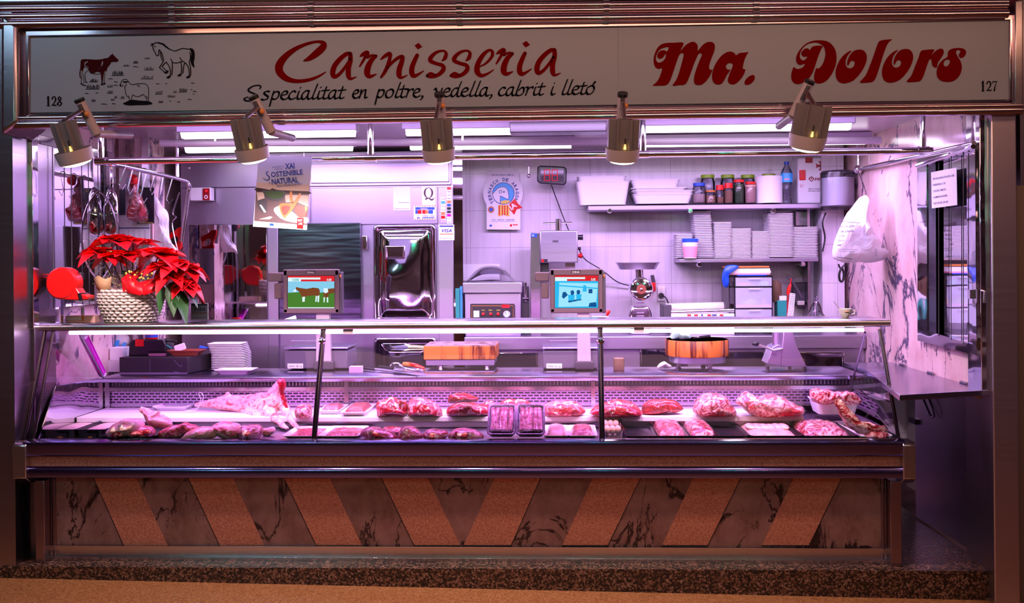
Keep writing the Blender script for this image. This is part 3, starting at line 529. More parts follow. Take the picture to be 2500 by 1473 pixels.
for a,b_,c_,d in W8: fl.stroke([(a if a<1200 else b_,1168),(c_ if a<1200 else d,1333)],1.8,sm=False); fl.stroke([(c_,1333),(d,1333)],2.5,sm=False)
fl.build('inlay_grout','ink',case)
for (u,v) in ((112,119),(122,128),(130,137),(2150,2156),(2159,2167)): MB().box(P(u,1200,YP).x,P(v,1200,YP).x,YP-.012,YP+.04,pz+.002,zp(1168)).build('corner_strip','steel_front',case,bev=.002)
b=MB()
for (u,v,d) in ((1334,1345,.012),(1345,1360,.0),(1360,1370,.02),(1370,1385,.014)): b.box(P(118,1340,YP-.02).x,P(2168,1340,YP-.02).x,YP-d-.01,YP+.06,max(P(1250,v,YP).z,pz),P(1250,u,YP).z)
b.build('kick_rail','steel',case,bev=.003)
xa=P(88,1250,YF+.06).x; xb=P(111,1250,YF+.06).x
MB().box(xa,xb,YF+.05,YF+.35,pz,zb(1180)).build('leg','steel_front',case,bev=.004)
MB().box(P(2172,1250,YF+.06).x,P(2200,1250,YF+.06).x,YF+.05,YF+.3,pz,zb(1180)).build('leg','steel_front',case,bev=.004)
# back body, decks
YD=5.49; YBk=5.87; cx0=P(258,960,YBk).x; cx1=P(2190,1060,5.07).x
ZD=P(1250,1079,5.08).z; ZW=P(1250,917,YBk).z; ZBt=P(1000,1018,YD).z
MB().box(cx0,cx1,5.06,YD,ZD-.03,ZD).build('lower_deck','steel_brush',case)
MB().box(bx0,bx1,YP+.05,6.3,pz,ZD-.03).build('cabinet_body','steel_dark',case)
MB().box(cx0,cx1,YD+.02,YBk+.02,ZD,ZBt-.03).build('deck_riser','steel_dark',case)
bs=MB().box(cx0+.004,P(1962,1020,YD).x,YD,YBk-.004,ZBt-.03,ZBt)
bs.build('cutting_board_shelf','poly',case,bev=.005)
zk=lambda py:P(1000,py,YBk).z
MB().box(cx0,cx1,YBk,YBk+.02,ZBt,zk(950)).build('perforated_back','slotted',case)
MB().box(cx0,cx1,YBk-.006,YBk+.01,zk(991),zk(986)).box(cx0,cx1,YBk-.02,YBk+.01,zk(953),zk(944)).build('back_rail','steel',case)
MB().box(cx0,cx1,YBk+.0,YBk+.03,zk(944),zk(928)).build('air_grille','caseblack',case)
g=MB(); n=210
for i in range(n):
    u=cx0+(cx1-cx0)*i/n; g.box(u,u+.006,YBk-.004,YBk,zk(941),zk(931))
g.build('air_grille_slats','steel_dark',case)
for u in (262,846,1448): MB().box(P(u-5,960,YBk-.02).x,P(u+5,960,YBk-.02).x,YBk-.025,YBk-.01,ZBt,zk(925)).build('back_upright','steel',case)
# work surface
YT=6.32; ww=MB(); ww.prism([(YBk-.03,ZW-.012),(YBk-.03,ZW-.004),(YBk-.024,ZW),(YT,ZW),(YT,ZW-.03),(YBk-.01,ZW-.035),(YBk-.024,ZW-.03)],'x',cx0-.01,P(2104,900,YBk).x); ww.build('work_surface','steel_table',case,ang=50)
MB().box(cx0,P(2110,900,YBk).x,YT-.03,YT,pz,ZW-.03).build('rear_panel','steel_dark',case)
# end walls inside
MB().add([(cx0,5.07,ZD-.02),(cx0,YBk,ZD-.02),(cx0,YBk,ZW),(cx0,5.28,ZW+.02),(cx0-.006,5.07,ZD-.02),(cx0-.006,YBk,ZD-.02),(cx0-.006,YBk,ZW),(cx0-.006,5.28,ZW+.02)],[(0,1,2,3),(7,6,5,4),(0,3,7,4),(1,5,6,2),(2,6,7,3)]).build('end_wall','steel_wavy',case)
# top shelf
YT0,YT1=5.26,5.66; ZT=P(1200,787,YT0).z; tx0=P(86,795,YT0).x; tx1=P(2174,790,YT0).x
s=MB(); s.prism([(YT0+.012,ZT-.036),(YT0,ZT-.028),(YT0,ZT-.008),(YT0+.01,ZT),(YT1,ZT),(YT1,ZT-.012),(YT0+.06,ZT-.014),(YT0+.06,ZT-.036)],'x',tx0,tx1); s.build('top_shelf','steel',case,ang=60)
lt=MB().tube([P(170,813,YT0+.03),P(2108,806,YT0+.03)],.0095,12); lt.build('case_light','case_tube',case)
for u in (838,1548): MB().box(P(u,811,YT0+.02).x,P(u+24,811,YT0+.02).x,YT0+.015,YT0+.045,P(1200,815,YT0).z,P(1200,803,YT0).z).build('lamp_holder','lamp_ring',case)
# glass
def slant(px_t,px_b,yt=812,yb=1079,Yt=5.285,Yb=5.07): return P(px_t,yt,Yt),P(px_b,yb,Yb)
gx=[(131,80),(790,766),(1465,1470),(2146,2194)]
for i in range(3):
    t0,b0=slant(*gx[i]); t1,b1=slant(*gx[i+1]); n_=Vector((0,.006,0))
    t0=t0+Vector((.004,0,0)); b0=b0+Vector((.004,0,0)); t1=t1-Vector((.004,0,0)); b1=b1-Vector((.004,0,0))
    MB().add([t0,t1,b1,b0],[(0,1,2,3)]).build('glass_pane','glass',case,smooth_=False)
def barr(p,q,r,name,mat='steel_dark'): MB().tube([p,q],r,12).build(name,mat,case)
for t,b_ in ((790,766),(1465,1470)):
    p,q=slant(t,b_,800,1082); barr(p,q,.0145,'glass_post','chrome_dark')
    k=p.lerp(q,.12)+Vector((0,-.012,0)); MB().lathe([(0,-.012),(.012,-.01),(.02,0),(.012,.012),(.0,.014)],k,14,'y').build('post_knob','chrome',case)
for t,b_,r in ((108,56,.017),(131,80,.008),(2148,2196,.010)):
    p,q=slant(t,b_,805,1085); barr(p,q,r,'end_frame_bar','chrome_dark')
p,q=P(196,815,5.45),P(254,925,5.85); barr(p,q,.006,'end_frame_bar')
p2,q2=P(2112,812,5.45),P(2078,942,5.85); barr(p2,q2,.006,'end_frame_bar')
barr(P(2078,942,5.85),P(2194,1072,5.08),.004,'end_frame_bar')
tl_,bl_=slant(131,80); MB().add([tl_,bl_,Vector((cx0,YBk,ZW)),P(196,815,5.45)],[(0,1,2,3)]).build('end_glass','glass',case,smooth_=False)
tr_,br_=slant(2146,2194); MB().add([tr_,br_,P(2078,942,5.85),p2],[(0,1,2,3)]).build('end_glass','glass',case,smooth_=False)
MB().add([P(2180,966,5.35),P(2194,1078,5.09),Vector((cx1,YBk,ZD)),P(2080,950,5.86)],[(0,1,2,3)]).build('end_wall','mirror',case)
# ================================================================ right counter flap + gate
fp=MB(); zfl=P(2300,950,5.0).z
pts=[G(2196,965,zfl),G(2434,951,zfl),Vector((XR-.004,5.1,zfl)),Vector((XR-.004,6.3,zfl)),Vector((P(2112,900,YBk).x,6.3,zfl)),Vector((P(2112,900,YBk).x,5.86,zfl))]
n=len(pts); fp.add([p for p in pts]+[p-Vector((0,0,.028)) for p in pts],[tuple(range(n)),tuple(range(n,2*n))[::-1]]+[((i+1)%n,i,n+i,n+(i+1)%n) for i in range(n)])
flap=root('counter_flap',(1.95,5.5,zfl-.03),'stainless steel lift up counter flap beside the marble wall at the right end','counter flap')
fp.build('top','steel_table',flap,bev=.003)
for u,v,Y in ((2236,898,6.1),(2310,918,5.65),(2390,938,5.2)):
    MB().tube([Vector((XR-.012,Y-.04,zfl+.006)),Vector((XR-.012,Y+.04,zfl+.006))],.007,8).build('hinge','steel_dark',flap)
gt=root('gate',(2.1,5.4,pz),'dark steel half door with oval pull under the counter flap','gate')
A=[P(2234,972,6.0),P(2366,972,5.3),P(2370,1357,5.3),P(2236,1288,6.0)]
A[0].z=A[1].z=zfl-.04; A[2].z=A[3].z=pz+.01
MB().hexa(A,[v+Vector((.03,.03,0)) for v in A]).build('panel','steel_door',gt,bev=.003)
u=(A[1]-A[0]).normalized(); nn=Vector((-u.y,u.x,0))*-1
nn=Vector((u.y,-u.x,0)); 
if nn.y>0: nn=-nn
o=A[0]+nn*.02+u*.1+Vector((0,0,-.04))
def gp(a,b): return o+u*a-Vector((0,0,b))
MB().tube([gp(0,0),gp(.03,-.01),gp(.07,0),gp(.2,.12),gp(.22,.16),gp(.19,.17),gp(.16,.16),gp(.02,.04)],.006,8,True).build('handle','black_plastic',gt)
q=[A[0]+u*x+Vector((0,0,z)) for x,z in ((-.05,-.26),(.05,-.26),(.05,-.29),(-.05,-.29))]
MB().hexa([v+nn*.02 for v in q],q).build('latch','black_plastic',gt)
gp_=MB(); gp_.box(P(2370,1100,5.25).x,P(2382,1100,5.25).x,5.24,5.3,pz,zfl-.03); gp_.box(P(2386,1100,5.2).x,P(2398,1100,5.2).x,5.18,5.24,pz,zfl-.03)
struct(gp_.build('trim_18','lamp_ring',bev=.003))
struct(MB().box(2.55,2.6,5.3,7.4,-.1,.9).build('wall_low_right','steel_dark'))
# ================================================================ CEILING LIGHTS, RAILS, SPOT LAMPS
def fixture(x0,x1,py0,py1,Y,label,d=.10,split=None):
    a=P(x0,(py0+py1)/2,Y); b=P(x1,(py0+py1)/2,Y)
    r=root('ceiling_light',((a.x+b.x)/2,Y,a.z),label,'ceiling light','strip lights under the stall ceiling')
    MB().box(a.x-.02,b.x+.02,Y-.01,Y+d,ZC-.045,ZC-.002).build('housing','steel_brush',r,bev=.004)
    MB().prism([(Y,ZC-.045),(Y+.02,ZC-.075),(Y+d-.03,ZC-.075),(Y+d-.01,ZC-.045)],'x',a.x,b.x).build('diffuser','tube_light',r)
fixture(440,862,325,345,5.72,'strip light in the front row above the hanging lamb poster')
fixture(990,1250,325,345,5.72,'strip light in the front row between second and third spot lamp')
fixture(1575,2080,325,345,5.72,'strip light in the front row above the tray shelves')
fixture(450,856,355,362,6.45,'strip light in the rear row above the cold room, left one')
fixture(1000,1395,355,362,6.45,'strip light in the rear row above the vacuum packer')
fixture(1570,2120,355,362,6.45,'strip light in the rear row above the jars')
pr=MB().tube([P(392,350,5.95),P(2150,343,5.95)],.022,14); o=pr.build('ceiling_pipe','ceil'); tag(o,'long pale pipe running between the two rows of strip lights','pipe')
for u in (528,1130,2000):
    pp=P(u,350,5.95); MB().box(pp.x-.006,pp.x+.006,5.93,5.97,pp.z,ZC).build('bracket','steel',o)
o=MB().box(P(1245,318,5.3).x,P(1480,318,5.3).x,5.27,5.42,P(1300,325,5.3).z,P(1300,304,5.3).z+.06).build('cable_trunk','black_plastic',bev=.004); tag(o,'black shutter box beneath the fascia between third and fourth spot lamp','box')
# rails
r=MB().tube([P(245,394,5.35),P(2276,368,5.35)],.0185,16); o=r.build('hanging_rail','chrome',loc=tuple(P(1200,380,5.35))); tag(o,'long polished steel rail hung across the stall opening','rail')
for u,yb_ in ((247,394),(905,386),(1570,377),(2254,368)):
    q=P(u,yb_,5.35); MB().tube([q,Vector((q.x,q.y,ZC))],.016,14).build('hanger','chrome',o)
    MB().tube([q-Vector((.03,0,0)),q+Vector((.03,0,0))],.022,14).build('collar','chrome',o)
rl=MB().tube(smooth([P(262,400,5.48)[:],P(300,406,5.6)[:],P(440,438,6.5)[:],P(461,452,6.62)[:],P(459,480,6.64)[:],P(444,590,6.64)[:]],5,False),.014,12); HR=rl.build('hook_rail','chrome',loc=tuple(P(300,405,5.3))); tag(HR,'bent steel hook rail running back along the left wall','rail')
q=P(433,437,6.47); MB().tube([q,Vector((q.x,q.y,ZC))],.012,10).build('hanger','chrome',HR)
o=MB().tube([SX(2378,350,XR-.05),P(2095,414,6.86)],.0125,12).build('towel_rail','chrome',loc=tuple(P(2200,390,6))); tag(o,'steel rail along the right marble wall above the plastic bag','rail')
q=P(2095,414,6.86); MB().tube([q,Vector((q.x,q.y,ZC))],.009,10).build('hanger','chrome',o); MB().ell(q,(.03,.03,.03)).build('end_ball','chrome',o)
# spot lamps
def spot(body,ring,rw,cap,elb,inner,bw,label):
    Y=4.62; YR=4.62; rr=rw*pxm(Y)/2; c_=P(ring[0],ring[1],Y); t=P(body[0],body[1],Y-.02)
    R=root('spot_lamp',tuple(c_),label,'spot lamp','ribbed spot lamps on bent arms')
    ax=(t-c_).normalized(); tilt=Vector((ax.x,-.30,ax.z)).normalized()
    side=Vector((1,0,0)); side=(side-tilt*side.dot(tilt)).normalized(); fr=side.cross(tilt); 
    if fr.y>0: fr=-fr
    def L(a,b,c): return c_+side*a+fr*b+tilt*c
    def lathe(prof,name,mat,n=32):
        m=MB(); vs=[];fs=[]
        for r_,h in prof:
            for k in range(n): q=2*PI*k/n; vs.append(L(r_*math.cos(q),r_*math.sin(q),h))
        for i in range(len(prof)-1):
            for k in range(n): fs.append((i*n+k,i*n+(k+1)%n,(i+1)*n+(k+1)%n,(i+1)*n+k))
        m.add(vs,fs).build(name,mat,R)
    h=rr*.72
    lathe([(rr*.86,0),(rr*.93,0.004),(rr,h),(rr*.95,h),(rr*.88,.01)],'reflector_ring','lamp_ring')
    lathe([(.001,-.017),(rr*.35,-.015),(rr*.65,-.009),(rr*.86,.002)],'lens','lamp_glow')
    lathe([(rr*.9,.02),(rr*.55,.035),(rr*.3,.05),(.001,.05)],'bulb_back','steel_dark')
    ln=(t-c_).length; w=bw*pxm(Y)/2
    m=MB(); prof=[(-w,.0),(-w*.95,.02),(-w*.5,.022),(-w*.45,.035),(-w*.34,.035),(-w*.28,.026),(w*.0,.026),(w*.3,.026),(w*.36,.036),(w*.5,.036),(w*.56,.022),(w*.95,.02),(w,0),(w*.92,-.004),(-w*.92,-.004)]
    n=len(prof); vs=[L(a,b_,h*.5) for a,b_ in prof]+[L(a,b_,ln) for a,b_ in prof]
    m.add(vs,[tuple(range(n))[::-1],tuple(range(n,2*n))]+[(i,(i+1)%n,n+(i+1)%n,n+i) for i in range(n)]); m.build('ribbed_body','lamp_body',R,ang=25)
    m=MB()
    for i in range(7):
        a=-w*.4+i*w*.13; m.add([L(a,-.004,ln),L(a+w*.06,-.004,ln),L(a+w*.06,.03,ln+.008),L(a,.03,ln+.008)],[(0,1,2,3)])
    m.build('vent_fins','steel_dark',R)
    MB().tube([L(w*.1,.030,ln*.30),L(w*.1,.030,ln*.42)],[.006,.002],8).build('indicator_slot','amber_glow',R)
    MB().tube([L(w*.1,.030,ln*.42),L(w*.1,.028,ln*.56)],.0022,6).build('slot_line','black_plastic',R)
    C=P(*cap,Y+.05); E=P(*elb,Y+.12); I=P(*inner,5.12)
    m=MB().tube([C,E],.0235,20); m.build('arm_upright','lamp_ring',R)
    MB().tube([C-(E-C).normalized()*.012,C+(E-C).normalized()*.004],.0245,20).build('arm_cap','black_plastic',R)
    MB().tube([E,I],.019,12).build('arm','lamp_ring',R)
    tp=L(0,-.0,ln); md=C.lerp(E,.3)+Vector((0,-.03,0)); MB().tube([tp,md],.011,10).build('joint','steel',R)
    MB().tube([C.lerp(E,.12)+Vector((0,-.026,0)),C.lerp(E,.55)+Vector((0,-.03,0))],.010,10).build('pivot_bracket','dark_grey',R)
    k=C.lerp(E,.42)+Vector((.014,-.034,0)); MB().ell(k,(.013,.008,.013)).build('wing_screw','orange',R)
    l=bpy.data.lights.new('spot_glow','SPOT'); l.energy=62; l.color=(1,.76,.86); l.spot_size=1.9; l.spot_blend=.6; l.shadow_soft_size=.05
    lo=bpy.data.objects.new('spot_glow',l); COL.objects.link(lo); lo.location=L(0,0,-.045)+Vector((0,.03,0)); lo.rotation_euler=Vector((0,.52,-.86)).to_track_quat('-Z','Y').to_euler()
    return R
spot((163,296),(188,397),90,(195,247),(236,327),(318,330),66,'leftmost ribbed spot lamp, below the 128 and in front of the left pier')
spot((603,288),(620,390),84,(620,240),(662,322),(714,337),74,'ribbed spot lamp hanging beside the sustainable lamb poster')
spot((1066,290),(1073,392),82,(1073,233),(1078,300),(1080,320),78,'ribbed spot lamp hanging in front of the cold room corner')
spot((1523,290),(1519,392),84,(1520,233),(1516,300),(1516,318),76,'ribbed spot lamp hanging above the white plastic bins')
spot((1984,256),(1967,362),90,(1976,202),(1936,282),(1902,308),88,'rightmost ribbed spot lamp, in front of the first aid cabinet')

# ================================================================ COLD ROOM FRONT
YC=7.0
cr=root('cold_room',tuple(P(780,700,YC)),'brushed steel walk in cold room with dark mirror door and embossed chrome door','cold room')
def pb(px0,py0,px1,py1,Y,d,name,mat,par,bev=.003): return MB().pbox(px0,py0,px1,py1,Y,d).build(name,mat,par,bev=bev)
pb(443,392,1108,952,YC,.43,'body','steel_brush',cr,0)
pb(440,372,1101,455,YC-.02,.02,'header_panel','steel_brush',cr)
pb(758,398,1096,446,YC-.035,.016,'header_cover','steel_brush',cr)
pb(760,458,1069,548,YC-.012,.012,'upper_panel','steel_brush',cr); pb(443,458,757,548,YC-.012,.012,'upper_panel','steel_brush',cr)
pb(1071,458,1107,952,YC-.02,.02,'side_pilaster','steel_brush',cr)
MB().box(P(1108,700,YC).x,P(1131,700,YC).x,YC,YB,.9,ZC).build('side_return','mirror',cr)
pb(461,548,652,790,YC-.02,.02,'mirror_door','mirror',cr)
pb(654,546,680,900,YC-.03,.03,'door_post','steel_brush',cr)
d=pb(681,545,881,800,YC-.04,.035,'glass_door','dark_mirror',cr)
h=pb(883,576,896,610,YC-.05,.03,'hinge','chrome',cr,.004)
# embossed door
def embossed(px0,py0,px1,py1,name,mat='embossed'):
    a=P(px0,(py0+py1)/2,YC); b=P(px1,(py0+py1)/2,YC); t=P(px0,py0,YC).z; u=P(px0,py1,YC).z
    fo=MB(); w=.018
    def rr(x0,x1,z0,z1,r,y): 
        out=[]
        for cx,cz,a0 in ((x1-r,z1-r,0),(x0+r,z1-r,90),(x0+r,z0+r,180),(x1-r,z0+r,270)):
            for k in range(6): q=math.radians(a0+18*k); out.append((cx+r*math.cos(q),y,cz+r*math.sin(q)))
        return out
    rings=[(0,.0),(0,-.018),(.008,-.026),(.02,-.024),(.026,-.012),(.045,-.01),(.075,-.03),(.11,-.034),(.5,-.028)]
    vs=[];fs=[]; n=24
    for ins,y in rings[:-1]:
        vs+=rr(a.x+ins,b.x-ins,u+ins,t-ins,max(.004,.03-ins*.2),YC+y-.012)
    for i in range(len(rings)-2):
        for k in range(n): fs.append((i*n+k,i*n+(k+1)%n,(i+1)*n+(k+1)%n,(i+1)*n+k))
    fs.append(tuple(range((len(rings)-2)*n,(len(rings)-1)*n)))
    return MB().add(vs,fs).build(name,mat,cr,ang=70)
dr=embossed(914,549,1066,790,'chrome_door')
hh=MB().pbox(940,600,989,633,YC-.052,.02).build('handle','chrome',dr,bev=.006)
MB().add([P(943,604,YC-.055),P(986,604,YC-.055),P(986,630,YC-.06),P(943,630,YC-.06),P(955,616,YC-.03),P(975,616,YC-.03)],[(0,1,5,4),(1,2,5),(2,3,4,5),(3,0,4)]).build('handle_cup','steel_wavy',dr)
embossed(915,824,1068,952,'lower_chrome_door')
pb(440,800,914,812,YC-.03,.03,'rail_band','steel',cr)
MB().ell(P(461,410,YC-.02),(.012,.006,.012)).build('bolt','chrome',cr)
o=pb(464,458,515,490,6.9,.07,'control_unit','white_plastic',None,.004); tag(o,'white thermostat box with dark red display beside the hook rail','thermostat')
MB().pbox(495,460,511,489,6.893,.008).build('display','dark_red',o); f=Flat(6.891).ring(503,481,2.6,5,8); f.build('dial','white_plastic',o); Flat(6.891).disc(504,466,3).build('led','led_red',o)
# ================================================================ stickers
def visa(px0,py0,px1,py1,Y,par):
    w=px1-px0;h=py1-py0
    Flat(Y).rect(px0+w*.05,py0+h*.05,px1-w*.06,py0+h*.13).text('VISA',px0+w*.2,py0+h*.48,h*.22,w*.64,shear=.3,bold=.015).build('lettering','navy',par)
    Flat(Y).rect(px0+w*.06,py0+h*.57,px1-w*.06,py0+h*.62).build('stripe','orange',par)
    Flat(Y).text('Accepted here',px0+w*.06,py0+h*.9,h*.09,w*.86).build('small_print','ink_soft',par)
o=pb(1071,549,1109,587,YC-.024,.003,'card_sticker','white_paper',None,0); tag(o,'square white VISA sticker on the steel pilaster right of the chrome door','sticker'); visa(1071,549,1109,587,YC-.026,o)
o=pb(960,457,1002,514,YC-.016,.003,'paper_sticker','white_paper',None,0); tag(o,'faded blank looking white notice on the steel panel above the chrome door','sticker'); Flat(YC-.018).text('Establiment sostenible',963,511,4,36).rect(973,494,1000,495).build('small_print','ink_soft',o)
o=pb(1030,455,1063,501,YC-.016,.003,'quality_sticker','white_paper',None,0); tag(o,'white sticker with a large maroon serif letter Q','sticker')
f=Flat(YC-.018); 
for i in range(32):
    a=2*PI*i/32; b_=2*PI*(i+1)/32; f.face([(1046+rx*math.cos(q),471+13*s_*math.sin(q)) for rx,q,s_ in ((11.5,a,1),(11.5,b_,1),(7.2,b_,.93),(7.2,a,.93))])
f.stroke([(1040,486,4),(1046,484,2),(1054,488,4),(1060,484,1)]); f.build('letter','maroon',o)
o=pb(1010,502,1064,537,YC-.016,.003,'card_sticker','white_paper',None,0); tag(o,'striped sticker showing rows of payment card logos under the letter Q','sticker')
f=Flat(YC-.0175)
for i in range(9): f.rect(1012+6*i,502.5,1015+6*i,504.5); f.rect(1012+6*i,534.5,1015+6*i,536.5)
f.build('border','orange',o)
Flat(YC-.018).rect(1014,506,1061,512).rect(1014,513,1020,522).rect(1046,513,1057,522).rect(1018,531,1025,533.5).rect(1031,531,1061,533).build('blue_print','blue',o)
Flat(YC-.0182).rect(1020,513,1029,522).rect(1031,513,1040,522).build('red_print','red_plastic',o); Flat(YC-.0184).disc(1042,517.5,4.2).build('yellow_print','orange',o)
Flat(YC-.0186).text('TELEPAGO',1026,511.5,4,18).build('white_print','white_paper',o)
Flat(YC-.0186).text('V',1018,530,5).text('VISA',1032,530,5,12,shear=.3).text('VISA',1048,530,5,12,shear=.3).build('lettering','navy',o)
cols=[['white_paper','sky_blue','white_paper','white_paper','orange','red_plastic','pink'],['red_plastic','white_paper','white_paper','white_paper','orange','blue','black_plastic','ink','magenta','white_paper','white_paper']]
for ci,(xx,y0,st,dy) in enumerate([(1076,481,cols[0],9),(1090.5,456,cols[1],8.2)]):
    o=pb(xx,y0,xx+11.5,y0+dy*len(st),YC-.024,.002,'logo_strip','white_paper',None,0); tag(o,['left and shorter','right and longer'][ci]+' column of small card logos on the steel pilaster','sticker','card logo columns on the pilaster')
    by={}
    for i,cn in enumerate(st): by.setdefault(cn,[]).append(i)
    for cn,ii in by.items():
        if cn!='white_paper':
            f=Flat(YC-.0255)
            for i in ii: f.rect(xx+.8,y0+dy*i+.8,xx+10.6,y0+dy*(i+1)-.8)
            f.build('logo',cn,o)
    f=Flat(YC-.0262)
    for i,cn in enumerate(st):
        if cn=='white_paper': f.text('VISA',xx+1.5,y0+dy*(i+1)-2.5,3.4,8.5)
    f.build('lettering','navy',o)
# ================================================================ BACK COUNTER
zc=P(1500,822,6.82).z
bc=root('back_counter',(.6,7.0,pz),'steel back counter with framed cupboard doors under the tiled wall','counter')
x0=P(1134,830,6.85).x; x1=XR-.004
MB().box(x0,x1,6.82,YB-.003,zc-.09,zc).build('top','steel_brush',bc,bev=.006)
MB().box(x0,x1,6.86,YB-.003,pz,zc-.09).build('body','steel_brush',bc)
def cup(px0,px1,py0,py1):
    f=MB()
    for a,b_,c_,d_ in ((px0,py0,px1,py0+4),(px0,py0,px0+5,py1),(px1-5,py0,px1,py1),(px0,py1-4,px1,py1)): f.pbox(a,b_,c_,d_,6.845,.02)
    dd=f.build('cupboard_door','chrome',bc,bev=.003); MB().pbox(px0+5,py0+4,px1-5,py1-4,6.855,.008).build('door_panel','steel_wavy',dd)
cup(1140,1314,862,960); cup(1562,1680,842,960); cup(1720,1870,858,960); cup(1905,2062,860,960)
# ================================================================ wall shelves
def shelf(px0,px1,py0,py1,Yf,label,knobs):
    a=P(px0,py0,Yf); b=P(px1,py0,Yf); z1=P((px0+px1)/2,py0,Yf).z; z0=P((px0+px1)/2,py1,Yf).z
    o=MB().box(a.x,b.x,Yf,YB-.01,z0,z1).build('wall_shelf','steel_brush',bev=.003,loc=((a.x+b.x)/2,Yf,z1)); tag(o,label,'shelf','steel wall shelves')
    for u,v in knobs:
        q=P(u,v,Yf+.03); MB().lathe([(.001,-.04),(.014,-.04),(.018,-.03),(.018,0),(.009,.002),(.009,YB-Yf-.05)],q,14,'y').build('support_arm','chrome',o)
    return o,z1
YSH=7.12
_,ZS1=shelf(1436,2006,500,511,YSH,'upper steel wall shelf holding the white bins, jars and bottle',((1488,515),(1684,515),(1886,515)))
_,ZS2=shelf(1658,1998,631,640,YSH,'lower steel wall shelf holding stacks of white trays',((1706,646),(1958,645)))
# ================================================================ RIGHT WALL MIRROR WINDOW AND NOTICE
XM=XR-.03
def quadX(pts,X): return [SX(x,y,X) for x,y in pts]
o=root('mirror_window',tuple(SX(2300,600,XR)),'tall steel framed mirrored window with vertical wires on the right marble wall','window')
out=[(2239,387),(2380,350),(2384,868),(2240,832)]; inn=[(2262,402),(2372,372),(2374,842),(2264,808)]
A=quadX(out,XR-.035); B=quadX(inn,XR-.035); A2=[v+Vector((.033,0,0)) for v in A]; B2=[v+Vector((.03,0,0)) for v in B]
MB().add(A+B+A2+B2,[(i,(i+1)%4,4+(i+1)%4,4+i) for i in range(4)]+[(i,8+i,8+(i+1)%4,(i+1)%4) for i in range(4)]+[(4+i,4+(i+1)%4,12+(i+1)%4,12+i) for i in range(4)]).build('frame','steel_wavy',o,smooth_=False)
MB().add([v-Vector((.004,0,0)) for v in B2],[(0,1,2,3)]).build('mirror_glass','mirror',o,smooth_=False)
MB().add([SX(2262,402,XR-.03),SX(2284,396,XR-.03),SX(2286,815,XR-.03),SX(2264,808,XR-.03)],[(0,1,2,3)]).build('side_reveal','dark_mirror',o,smooth_=False)
w=MB()
for u in (2292,2322,2352): w.tube([SX(u,392-(u-2262)*.27,XR-.036),SX(u,812+(u-2262)*.3,XR-.036)],.0022,6)
w.build('vertical_wires','dark_grey',o)
MB().tube([SX(2240,405,XR-.06),SX(2376,358,XR-.06)],.012,10).build('top_roller','chrome',o)
n=root('notice',tuple(SX(2305,460,XR-.045)),'white typed parking notice taped on the mirrored window','notice')
C4=[SX(x,y,XR-.045) for x,y in ((2273,421),(2335,409),(2337,501),(2275,509))]
MB().add(C4+[v+Vector((.001,0,0)) for v in C4],[(0,1,2,3),(7,6,5,4)]).build('paper','white_paper',n,smooth_=False)
def mpn(x,y):  # unit square -> paper
    a=C4[0].lerp(C4[1],x); b=C4[3].lerp(C4[2],x); v=a.lerp(b,y); v.x-=.0015; return v
f=Flat(0,mpn)
for i,(t,w_) in enumerate([('SE ALQUILA PLAZA DE',.84),('PARKING nº 24',.5),('COCHE Y MOTO',.52),('LLAMAR NOCHES',.56),('Telf. 93 421 81 83',.58)]): f.text(t,.08,.22+i*.17,.055,w_,bold=.01)
f.build('lettering','ink',n)
MB().box(XM-.02,XR-.004,5.02,5.05,P(2398,730,5).z,P(2398,708,5).z).tube([P(2396,710,4.96),P(2404,712,4.94),P(2403,740,4.94)],.006,8).build('trim_19','steel'); struct(bpy.data.objects['trim_19'])
# ================================================================ SHELF GOODS
def lathe_thing(name,px,py0,py1,wpx,Y,prof,mat,label,cat,group=None,par=None,n=24):
    # prof in units: r (fraction of half width), h fraction of height
    c=P(px,py1,Y); h=P(px,py0,Y).z-c.z; r=wpx*pxm(Y)/2
    m=MB().lathe([(a*r,b*h) for a,b in prof],c,n)
    o=m.build(name,mat,par,loc=None if par else tuple(c),ang=40)
    if not par: tag(o,label,cat,group)
    return o,c,r,h
YJ=7.25
def tray(cx,cy,z,w,d,h,mat,name,label,cat,group=None,taper=.86,par=None,wall=.006,rim=.012,rx=0,rz=0):
    def rr(w_,d_,r,zz):
        out=[]
        for sx,sy,a0 in ((1,1,0),(-1,1,90),(-1,-1,180),(1,-1,270)):
            for k in range(5): q=math.radians(a0+22.5*k); out.append(Vector((sx*(w_/2-r)+r*math.cos(q),sy*(d_/2-r)+r*math.sin(q),zz)))
        return out
    r=min(w,d)*.12; L=[rr(w*taper,d*taper,r,0),rr(w,d,r,h),rr(w+rim,d+rim,r,h),rr(w+rim,d+rim,r,h-.004),rr(w,d,r,h-.005),]
    inner=[rr(w-wall,d-wall,r,h-.001),rr(w*taper-wall,d*taper-wall,r,wall)]
    vs=[];fs=[]; seq=[L[0],L[4],L[3],L[2],L[1],inner[0],inner[1]]
    mt=Matrix.Rotation(rz,3,'Z')@Matrix.Rotation(rx,3,'X')
    for l in seq: vs+=[mt@v+Vector((cx,cy,z)) for v in l]
    n=20
    for i in range(len(seq)-1):
        for k in range(n): fs.append((i*n+k,i*n+(k+1)%n,(i+1)*n+(k+1)%n,(i+1)*n+k))
    fs+=[tuple(range(n))[::-1],tuple(range((len(seq)-1)*n,len(seq)*n))]
    o=MB().add(vs,fs).build(name,mat,par,loc=None if par else (cx,cy,z),ang=40)
    if not par: tag(o,label,cat,group)
    return o
def ptray(px0,px1,py0,py1,Y,d,mat,name,label,cat,group=None,taper=.9,**k):
    c=P((px0+px1)/2,py1,Y); h=P((px0+px1)/2,py0,Y).z-c.z; w=(px1-px0)*pxm(Y)
    return tray(c.x,c.y+d/2,c.z,w,d,h,mat,name,label,cat,group,taper,**k)
z_=ZS1
